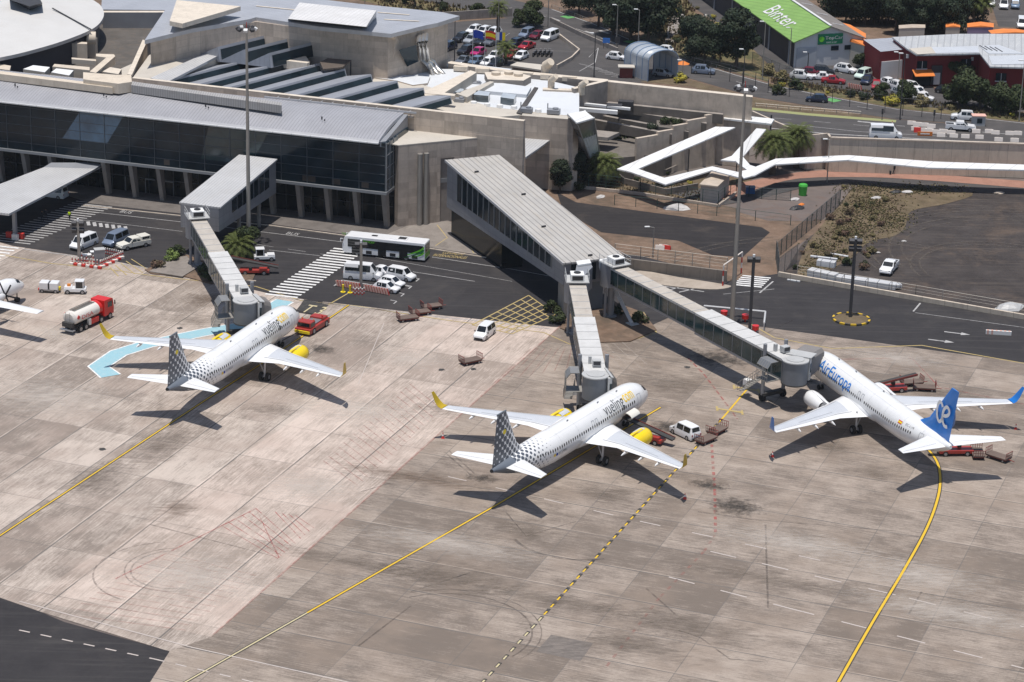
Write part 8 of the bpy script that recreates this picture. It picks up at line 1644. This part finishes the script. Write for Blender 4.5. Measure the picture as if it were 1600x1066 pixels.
for x, y, c_, lb, s in ((1252, 320, 'orange', 'orange bag lying beside a dark roll by the gate', .6), (1246, 326, 'black_plastic', 'dark roll lying beside the orange bag by the gate', 1.2), (1400, 301, 'black_plastic', 'dark tarpaulin bundle on the overgrown slope', 1.0), (1418, 301, 'debris', 'white sheet of rubbish beside the dark tarpaulin bundle', .9), (1369, 310, 'debris', 'white rubbish heap left of the dark tarpaulin bundle', .8), (1242, 312, 'debris', 'white debris at the foot of the green bottle bank', .8), (938, 308, 'debris', 'white rubbish bag beside the garden wall left', .8), (1058, 326, 'debris', 'spill of white rubble outside the garden wall', 1.8), (1412, 377, 'debris', 'small white scrap on the gravel yard above the pickup', .35), (1372, 395, 'debris', 'small white scrap on the gravel yard left of the pickup', .35), (1560, 302, 'hut_roof', 'pale box beside the lower road near the right edge', .8), (1577, 482, 'bridge_light', 'flat grey sheets stacked on the yard edge at the right', 2.0)):
 t = thing('scrap_heap', lb, 'rubbish', W(x, y), random.random()); b = MB(); b.loft([[Vector((s*k*1.3*math.cos(q)*random.uniform(.75, 1.2), s*k*.7*math.sin(q)*random.uniform(.75, 1.2), zz)) for q in [2*math.pi*j/9 for j in range(9)]] for zz, k in ((0, 1), (.18*s, .85), (.4*s, .4))]); b.build('heap', c_, t)
# white stacked metal crates and beams
for i, (q, h, w_, lb, z0) in enumerate((([(1264, 432), (1306, 441)], 1.3, 1.6, 'bundle of long white metal profiles, left of the floodlight pole', 0), ([(1308, 439), (1400, 452)], .9, 1.6, 'long stack of white metal profiles beside the floodlight pole', 0), ([(1276, 427), (1304, 431)], .9, 1.2, 'white ribbed crate on top of the left profile bundle', 1.35), ([(1265, 420), (1307, 425)], .25, .5, 'single white beam lying behind the profile bundles', 1.9), ([(1296, 397), (1325, 402)], .2, .5, 'single white beam on the ground nearest the scrub', 0), ([(1230, 438), (1250, 441)], .2, .4, 'short white beam beside the gate post', 0), ([(1395, 452), (1407, 451)], .5, 1.0, 'short white profile end sticking out at the right of the long stack', .3))):
 a_, c_ = W(*q[0]), W(*q[1]); t = thing('metal_bundle', lb, 'metal stack', a_); b = MB(t.location); d = (c_-a_); b.box(((a_+c_)/2)+Vector((0, 0, z0+h/2)), (d.length, w_, h), math.atan2(d.y, d.x)); b.build('stack', 'steel_white', t, bevel=.04)
 for k in range(max(2, int(d.length/1.6))): b = MB(t.location); p = a_.lerp(c_, (k+.5)/max(2, int(d.length/1.6)))+Vector((0, 0, z0+h/2)); b.box(p, (.1, w_+.06, h+.06), math.atan2(d.y, d.x)); b.build('strap', 'bridge_steel', t)
# ------------------------------------------------------------------ fences
def fence(name, label, pts, h, z=0., step=2.5, m_='fence_green', wires=4, r=.04, mesh=False, post=None, cat='fence', bot=0.):
 P_ = [W(*p, z) for p in pts]; t = thing(name, label, cat, P_[0])
 for a_, c_ in zip(P_, P_[1:]):
  L = (c_-a_).length; n_ = max(1, int(L/step)); a_ = h3(a_, z+bot); c_ = h3(c_, z+bot)
  for k in range(n_+1): p = a_.lerp(c_, k/n_); b = MB(t.location); b.cyl(p, p+Vector((0, 0, h)), r*1.5, n=5); b.build('post', m_, t)
  b = MB(t.location)
  for k in range(wires): zz = h*(k+1)/wires; b.cyl(a_+Vector((0, 0, zz)), c_+Vector((0, 0, zz)), .015 if k < wires-1 else .03, n=4)
  if mesh:
   m2 = int(L/.16)
   for k in range(m2): p = a_.lerp(c_, k/m2); b.cyl(p, p+Vector((0, 0, h)), .012, n=3, cap=False)
   for k in range(8): zz = h*(k+.5)/8; b.cyl(a_+Vector((0, 0, zz)), c_+Vector((0, 0, zz)), .012, n=3, cap=False)
  b.build('mesh_panel', 'fence_mesh' if mesh else m_, t)
 return t
fence('wire_fence', 'dark post and wire fence round the hut garden on its low wall', [(893, 293), (1000, 305), (1122, 324), (1150, 304)], 2.2, 0, 2.6, wires=4, bot=.5)
fence('mesh_fence', 'tall dark green mesh fence running down the overgrown slope from the lower road', [(1312, 320), (1212, 405)], 2.6, 0, 2.4, mesh=True)
fence('iron_gate', 'dark iron gate between the hut garden and the green bottle bank', [(1150, 304), (1190, 311), (1235, 314)], 1.9, 0, 2.2, mesh=True, cat='gate')
fence('wire_fence', 'grey post fence behind the low weathered wall at the brown dirt strip', [(960, 416), (1000, 421), (1135, 438)], 2.0, 0, 2.4, m_='steel_pole', bot=1.6)
fence('wire_fence', 'thin post fence across the dirt from the garden corner to the green mesh fence', [(960, 320), (1060, 330), (1180, 345), (1235, 352)], 1.7, 0, 3.2, m_='fence_green', wires=3)
fence('wire_fence', 'steel fence panels and posts at the yard corner above the small crossing', [(1212, 405), (1216, 432), (1245, 410)], 3.0, 0, 2.0, m_='steel_pole', mesh=True)
fence('road_fence', 'row of tall dark fence posts between the upper road and the main road', [(1080, 116), (1140, 128), (1200, 146), (1300, 163), (1410, 181), (1470, 186)], 3.2, ZP, 3.4, m_='steel_dark', wires=3)
fence('guard_rail', 'pale guard rail along the lime painted verge of the upper road', [(1180, 168), (1250, 174), (1345, 181)], .8, ZP, 2.0, m_='steel_pole', wires=2, cat='guard rail')
fence('guard_rail', 'pale guard rail on the far side of the main road along the trees', [(862, 12), (985, 60), (1100, 101), (1200, 131)], .7, ZP, 3.0, m_='steel_pole', wires=2, cat='guard rail')
fence('wire_fence', 'thin fence on top of the long low block parapet of the gravel yard', [(1245, 436), (1430, 467), (1600, 497)], 1.4, 0, 3.4, m_='steel_pole', wires=3, bot=.7)
fence('wire_fence', 'fence of grey boards beside the side road left of the warehouse', [(1175, 100), (1205, 113), (1240, 128)], 2.4, ZP, 2.4, m_='steel_pole', mesh=True)
# ------------------------------------------------------------------ trees and shrubs
def leaves(b, c, rad, n, s, rr, squash=.8, shell=.55):
 for _ in range(n):
  while True:
   v = Vector((rr.uniform(-1, 1), rr.uniform(-1, 1), rr.uniform(-1, 1)))
   if .01 < v.length < 1: break
  v = v.normalized()*(shell+(1-shell)*rr.random()**.6)
  p = c+Vector((v.x*rad, v.y*rad, v.z*rad*squash)); nn = (v+Vector((rr.uniform(-.8, .8), rr.uniform(-.8, .8), rr.uniform(-.3, .9)))).normalized(); u_ = nn.orthogonal().normalized(); w_ = nn.cross(u_); k = s*rr.uniform(.6, 1.3); a = rr.random()*6
  u2 = u_*math.cos(a)+w_*math.sin(a); w2 = nn.cross(u2); b.add([p-u2*k, p-w2*k*.6, p+u2*k, p+w2*k*.6], [(0, 1, 2, 3)])
def tree_proto(name, h, r, lm, seed, n=1500, s=.34, lumps=9, trunk=True, col_h=.35):
 rr = random.Random(seed); t = thing(name, None, 'tree'); b = MB()
 for i in range(lumps):
  a = 2.4*i; q = rr.uniform(.15, .62)*r; z = h*(col_h+(1-col_h)*rr.uniform(.12, .82)) if trunk else h*rr.uniform(.3, .7); sc = 1-.45*abs(z/h-.55); leaves(b, Vector((q*math.cos(a)*sc*1.1, q*math.sin(a)*sc*1.1, z)), r*rr.uniform(.38, .6)*sc, n//lumps, s, rr)
 b.build('crown', lm, t, fix=False)
 if trunk:
  b = MB(); b.cyl((0, 0, 0), (.05*r, 0, h*.5), .05*h**.8, .03*h**.8, n=7)
  for i in range(4): a = i*1.6+seed; b.cyl((.03*r, 0, h*(.3+.05*i)), (r*.45*math.cos(a), r*.45*math.sin(a), h*(.55+.06*i)), .035*h**.7, .015*h**.7, n=5)
  b.build('trunk', 'bark', t)
 else:
  b = MB(); [b.cyl((0, 0, 0), (.4*r*math.cos(i*1.3), .4*r*math.sin(i*1.3), h*.5), .05, .03, n=4) for i in range(5)]; b.build('stem', 'bark', t); t['category'] = 'shrub'
 return Proto(t)
TD = [tree_proto('dark_tree', 9, 4.2, 'leaf_dark', 3, 6500, .25, 14, col_h=.2), tree_proto('dark_tree', 10, 4.0, 'leaf_dark', 8, 6500, .25, 15, col_h=.15), tree_proto('dark_tree', 8, 4.6, 'leaf_dark', 15, 6500, .26, 14, col_h=.2)]
TM = [tree_proto('green_tree', 6, 3.2, 'leaf_mid', 5, 2600, .28, 10, col_h=.15), tree_proto('green_tree', 5.2, 2.8, 'leaf_mid', 21, 2400, .26, 9, col_h=.15)]
def sc(o, k, kz=None): o.scale = (k, k, kz or k); return o
dt = [(935, 42, 1.0, 0, 'dark tree at the left end of the row above the main road'), (958, 55, 1.15, 1, 'dark tree left of the tallest in the row above the main road'), (985, 64, 1.25, 2, 'broad dark tree in the middle of the row above the main road'), (1012, 70, 1.35, 1, 'tall dark tree, right hand one of the row above the main road'), (1030, 58, 1.1, 0, 'dark tree at the right end of the row, behind the tall one'), (905, 22, .9, 2, 'dark tree at the top edge left of the road row'), (1000, 30, 1.2, 0, 'dark tree behind the row above the main road'), (965, 22, 1.2, 1, 'dark tree at the top edge behind the row'),
 (1083, 92, .95, 0, 'dark tree left of the stone slope beside the stair'), (1101, 98, 1.05, 2, 'round dark tree in the middle left of the tallest slope tree'), (1150, 107, 1.25, 1, 'tall dark pine like tree right before the navy warehouse wall'), (1124, 102, .6, 0, 'small dark tree between the round one and the tall slope tree')]
for x, y, k, v, lb in dt: sc(TD[v].put(G3(x, y, ZP), random.random()*6, lb, 'dark trees along the landside roads'), k)
rr0 = random.Random(4); k = 0
names = []
wood = MB()
for row, (y0, n_) in enumerate(((52, 15), (38, 17), (20, 18), (2, 18))):
 for i in range(n_):
  x = 1300+i*16+row*5+rr0.uniform(-4, 4); y = y0+rr0.uniform(-3, 3)-(12 if x < 1380 and row == 0 else 0)
  if x > 1535 and row > 0 and y < 45: continue
  if row == 0 and (x < 1365 or x > 1500): continue
  o = sc(TD[(i+row) % 3].put(G3(x, y, ZP), rr0.random()*6, 'one of the dark trees of the dense grove behind the warehouse and the red building', 'dark trees of the dense grove'), rr0.uniform(.75, 1.1))
for x, y, k, v, lb in ((1497, 132, .9, 0, 'green tree before the orange awning of the red building'), (1509, 168, 1.2, 0, 'large green tree mass before the right half of the red building'), (1530, 172, 1.15, 1, 'green tree right of the large one before the red building'), (1490, 165, .95, 1, 'green tree left of the large one before the red building'), (1562, 178, 1.0, 0, 'green tree between the large one and the right edge'), (1588, 180, 1.05, 1, 'green tree at the right edge before the red building'), (1414, 160, .8, 1, 'slim dark green tree beside the tall black lamp'), (1378, 155, .55, 0, 'small green bush at the road before the red car'), (834, 42, .95, 0, 'round dense tree between the car park and the road'), (812, 42, .7, 1, 'smaller round tree left of the dense one at the car park'), (768, 27, .45, 1, 'small bush behind the tall palm of the car park'), (745, 26, .5, 0, 'small round bush behind the back row of the car park'), (693, 18, .4, 1, 'small bush on the dry bank behind the rear hall'), (633, 6, .45, 0, 'small bush on the dry bank at the top edge'), (1344, 107, .6, 1, 'dark green shrub at the corner between warehouse and red building')): sc(TM[v].put(G3(x, y, ZP), random.random()*6, lb, 'green trees of the landside'), k)
for x, y, k, v, lb in ((892, 292, .72, 0, 'tall dark green tree between the pier roof and the low palm'), (875, 300, .6, 1, 'dark green tree beside the pier roof edge'), (908, 284, .55, 2, 'dark tree under the leaning glass stair')): sc(TD[v].put(G3(x, y), random.random()*6, lb), k)
for x, y, k, v, lb in ((982, 246, 1.15, 0, 'green tree in the shaded court left of the stepped wall'), (966, 252, .9, 1, 'smaller green tree beside the low palm in the court'), (383, 398, .8, 0, 'dark green tree between the left bridge and the tall mast')): sc(TM[v].put(G3(x, y), random.random()*6, lb), k)
SH = {m_: [tree_proto('shrub', 1.6, 1.2, m_, 30+i, 500, .16, 5, False) for i in range(2)] for m_ in ('leaf_mid', 'leaf_light', 'leaf_dry', 'leaf_dark', 'leaf_yellow', 'leaf_brown')}
sh = [('leaf_light', 269, 408, 1.25, 0, 'bright round green shrub left of the left bridge column'), ('leaf_mid', 276, 402, 1.4, 0, 'dark green shrub behind the bright round one'), ('leaf_brown', 247, 420, 1.0, 0, 'brownish shrub on the dirt island left of the bright one'), ('leaf_mid', 322, 430, 1.5, 0, 'dark shrub under the left bridge tunnel'), ('leaf_mid', 330, 440, 1.2, 0, 'lower dark shrub under the left bridge tunnel'), ('leaf_mid', 862, 488, 1.3, 0, 'dark shrub left of the pier support'), ('leaf_mid', 873, 505, 1.3, 0, 'round green shrub left of the middle bridge column'), ('leaf_mid', 998, 505, 1.3, 0, 'round green shrub at the foot of the external stair'), ('leaf_dark', 965, 492, 1.2, 0, 'dark shrub between the rotunda column and the external stair'),
 ('leaf_yellow', 1064, 129, 1.3, ZP, 'yellow green bush beside the arched shelter'), ('leaf_light', 1020, 40, 1.8, ZP, 'light bush on the dry slope right of the dark row'), ('leaf_yellow', 1042, 10, 1.6, ZP, 'yellowish bush at the top of the dry slope'), ('leaf_yellow', 1120, 55, 1.8, ZP, 'yellowish bush above the tall slope tree'), ('leaf_mid', 1085, 35, 1.2, ZP, 'small green bush among the pale rocks'), ('leaf_dry', 1200, 118, 1.6, ZP, 'dry brown bush before the side road'), ('leaf_dry', 1220, 128, 1.6, ZP, 'dry brown bush right of the first before the side road'), ('leaf_mid', 1243, 140, 1.5, ZP, 'green bush on the verge below the rental yard'), ('leaf_mid', 1215, 148, 1.4, ZP, 'green bush above the main road verge'), ('leaf_yellow', 1395, 165, 1.4, ZP, 'yellow grassy bush left of the tall black lamp'), ('leaf_dry', 1440, 166, 1.5, ZP, 'dry bush right of the tall black lamp'), ('leaf_dark', 1330, 152, 1.0, ZP, 'low dark hedge part on the verge of the main road'), ('leaf_dark', 1348, 156, 1.0, ZP, 'low dark hedge, right part on the verge of the main road'),
 ('leaf_mid', 1060, 184, 1.2, 7.2, 'green bush filling the rear planter of the terraces'), ('leaf_mid', 1078, 182, 1.3, 7.4, 'round green bush in the middle of the rear planter'), ('leaf_mid', 1108, 178, .9, 7.6, 'small bush at the right end of the rear planter'), ('leaf_mid', 1040, 196, 1.1, 7.0, 'green bush in the front planter of the terraces'), ('leaf_mid', 1056, 198, 1.1, 7.0, 'second green bush in the front planter of the terraces'), ('leaf_dark', 1018, 205, 1.0, 6.5, 'dark bush left of the front planter'), ('leaf_mid', 905, 298, 1.0, 0, 'small bush by the garden wall near the pier'), ('leaf_mid', 1290, 310, .0, 0, '')]
for m_, x, y, k, z, lb in sh:
 if k: sc(SH[m_][0 if k > 1.2 else 1].put(G3(x, y, z), random.random()*6, lb, 'shrubs round the airport'), k)
rr1 = random.Random(11)
for i in range(30):
 u_, v_ = rr1.random(), rr1.random(); x = 1300+u_*120-(v_*70); y = 292+v_*130
 if x < 1312-(y-318)*.9+8 and y > 318: x += 40
 if x > 1425: continue
 sc(SH[('leaf_dry', 'leaf_brown', 'leaf_dry', 'leaf_brown', 'leaf_mid', 'leaf_dry')[i % 6]][i % 2].put(G3(x, y), rr1.random()*6, 'one of the low dry shrubs on the overgrown slope beside the gravel yard', 'dry shrubs on the overgrown slope'), rr1.uniform(.4, .95))
for i in range(18):
 x = 1190+rr1.random()*400; y = 130+(x-1190)*.13+rr1.uniform(-6, 6)
 sc(SH[('leaf_dry', 'leaf_yellow', 'leaf_mid')[i % 3]][1].put(G3(x, y, ZP), rr1.random()*6, 'one of the small bushes on the verge between the rental yard and the main road', 'bushes on the main road verge'), rr1.uniform(.3, .7))
for i in range(24):
 sc(SH[('leaf_dry', 'leaf_yellow', 'leaf_mid')[i % 3]][1].put(G3(1000+rr1.random()*130, rr1.random()*75, ZP), rr1.random()*6, 'one of the small bushes scattered on the dry slope among rocks', 'bushes on the dry slope'), rr1.uniform(.4, 1.0))
for i in range(16): sc(SH[('leaf_mid', 'leaf_dry', 'leaf_yellow')[i % 3]][1].put(G3(905+rr1.random()*240, 268+rr1.random()*26+0*i), rr1.random()*6, 'one of the small plants in the fenced hut garden', 'plants in the hut garden'), rr1.uniform(.3, .6))
# grass tufts over scrub and verges: stuff
b = MB(); rg_ = random.Random(2)
def tufts(pts, n_, z, s):
 for _ in range(n_):
  u_, v_ = rg_.random(), rg_.random(); a_, c_, d_, e_ = [Vector((*p, 0)) for p in pts]; q = a_.lerp(c_, u_).lerp(e_.lerp(d_, u_), v_); p = W(q.x, q.y, z)
  for k in range(3): a = rg_.random()*6; dx = Vector((math.cos(a), math.sin(a), 0))*s*.5; b.add([p-dx, p+dx, p+Vector((rg_.uniform(-s, s)*.6, rg_.uniform(-s, s)*.6, s*rg_.uniform(.6, 1.6)))], [(0, 1, 2)], rg_.randrange(2))
for cx, cy, rx, ry, n_, s_ in ((1360, 322, 42, 20, 1100, .22), (1330, 360, 38, 24, 1000, .22), (1395, 345, 26, 16, 500, .2), (1290, 395, 26, 20, 500, .22), (1440, 296, 60, 8, 420, .24), (1345, 294, 36, 7, 300, .2), (1270, 418, 18, 12, 200, .2)):
 for _ in range(n_):
  p = W(cx+rg_.gauss(0, rx*.55), cy+rg_.gauss(0, ry*.55), 0)
  for k in range(3): a = rg_.random()*6; dx = Vector((math.cos(a), math.sin(a), 0))*s_*.7; b.add([p-dx, p+dx, p+Vector((rg_.uniform(-s_, s_), rg_.uniform(-s_, s_), s_*rg_.uniform(.4, 1.1)))], [(0, 1, 2)], rg_.choice((0, 0, 0, 1, 2)))
tufts(((900, 272), (1090, 290), (1120, 320), (900, 290)), 500, 0, .25)
tufts(((1000, 0), (1075, 0), (1130, 95), (1040, 80)), 900, ZP, .5); tufts(((1205, 122), (1600, 178), (1600, 190), (1205, 132)), 900, ZP, .4); tufts(((570, -8), (760, 14), (760, 30), (600, 14)), 400, ZP, .5)
tag(b.build('grass', ['leaf_dry', 'leaf_brown', 'leaf_mid'], fix=False), kind='stuff')
# palms
hz = MB(); hz.box((0, 2100, 62.5), (6400, 6200, 129)); hz_ = hz.build('haze', 'haze'); tag(hz_, kind='stuff')
def palm(px, h, fr, label, z=0, n=34, seed=1, thick=.3):
 n = int(n*1.4)
 rr = random.Random(seed); t = thing('palm_tree', label, 'palm tree', W(*px, z)); b = MB()
 b.loft([[Vector(((thick*(1.2 if i == 0 else 1)+.05*(i % 2))*math.cos(q)+.1*math.sin(i), (thick+.05*(i % 2))*math.sin(q), h*i/8)) for q in [2*math.pi*j/9 for j in range(9)]] for i in range(9)]); b.build('trunk', 'bark', t)
 b = MB()
 for k in range(n):
  a = k*2.4; el = 1.25-1.5*(k/n); L = fr*rr.uniform(.85, 1.1); d = Vector((math.cos(a), math.sin(a), 0)); sd = Vector((-d.y, d.x, 0)); pts = []
  for i in range(9):
   s = i/8; ang = el-1.5*s*s; pts.append((pts[-1] if pts else Vector((0, 0, h)))+(d*math.cos(ang)+Vector((0, 0, math.sin(ang))))*L/8)
  for i in range(8):
   p, q = pts[i], pts[i+1]; w_ = .14+.85*math.sin(math.pi*min(1, (i+.6)/8.2))**.7*fr/4.5
   for m in range(4):
    for s_ in (1, -1):
     c0 = p.lerp(q, m/4); tip = c0+sd*s_*w_+(q-p)*.9-Vector((0, 0, .22*w_)); c1 = p.lerp(q, (m+.8)/4); b.add([c0, c1, tip], [(0, 1, 2)])
 b.build('crown', 'leaf_palm', t, fix=False); return t
palm((1206, 272), 5.2, 3.7, 'broad low palm left of two beside the white zigzag canopy', 0, 64, 3, .5); palm((1243, 262), 5.4, 3.3, 'broad low palm right of two before the shaded retaining wall', 0, 60, 5, .5); palm((943, 288), 3.3, 3.4, 'low bushy palm at the left end of the zigzag canopy', 0, 50, 7, .4)
palm((372, 404), 1.8, 2.9, 'palm beside the left bridge at the foot of the tall mast', 0, 38, 9, .3); palm((778, 68), 7.0, 2.3, 'tall palm standing in the middle of the car park', ZP, 34, 11, .3); palm((790, 100), 2.8, 2.4, 'lower palm in the car park right of the flags', ZP, 34, 13, .3)
for i, (x, y, h) in enumerate(((608, 3, 3), (648, 12, 2.6), (655, -2, 3), (690, 6, 2))): palm((x, y), h, 1.6, ['small palm behind the rear hall roof, leftmost', 'small palm on the dry bank behind the rear hall', 'small palm at the top edge behind the rear hall', 'small palm right on the dry bank at the top edge'][i], ZP, 22, 20+i, .2)
for i, x in enumerate((1505, 1520, 1535)): palm((x, 40), 4.5, 2.6, ['dark palm left of three among the far trees', 'dark palm middle of three among the far trees', 'dark palm right of three among the far trees'][i], ZP, 26, 40+i, .25)
SC.view_layers[0].update()
for o in list(bpy.data.objects):                              # prototypes that were never placed
 pass
for lst in (TD, TM, *SH.values()):
 for pr in lst:
  if not pr.used:
   for c in list(pr.o.children): bpy.data.objects.remove(c)
   bpy.data.objects.remove(pr.o)
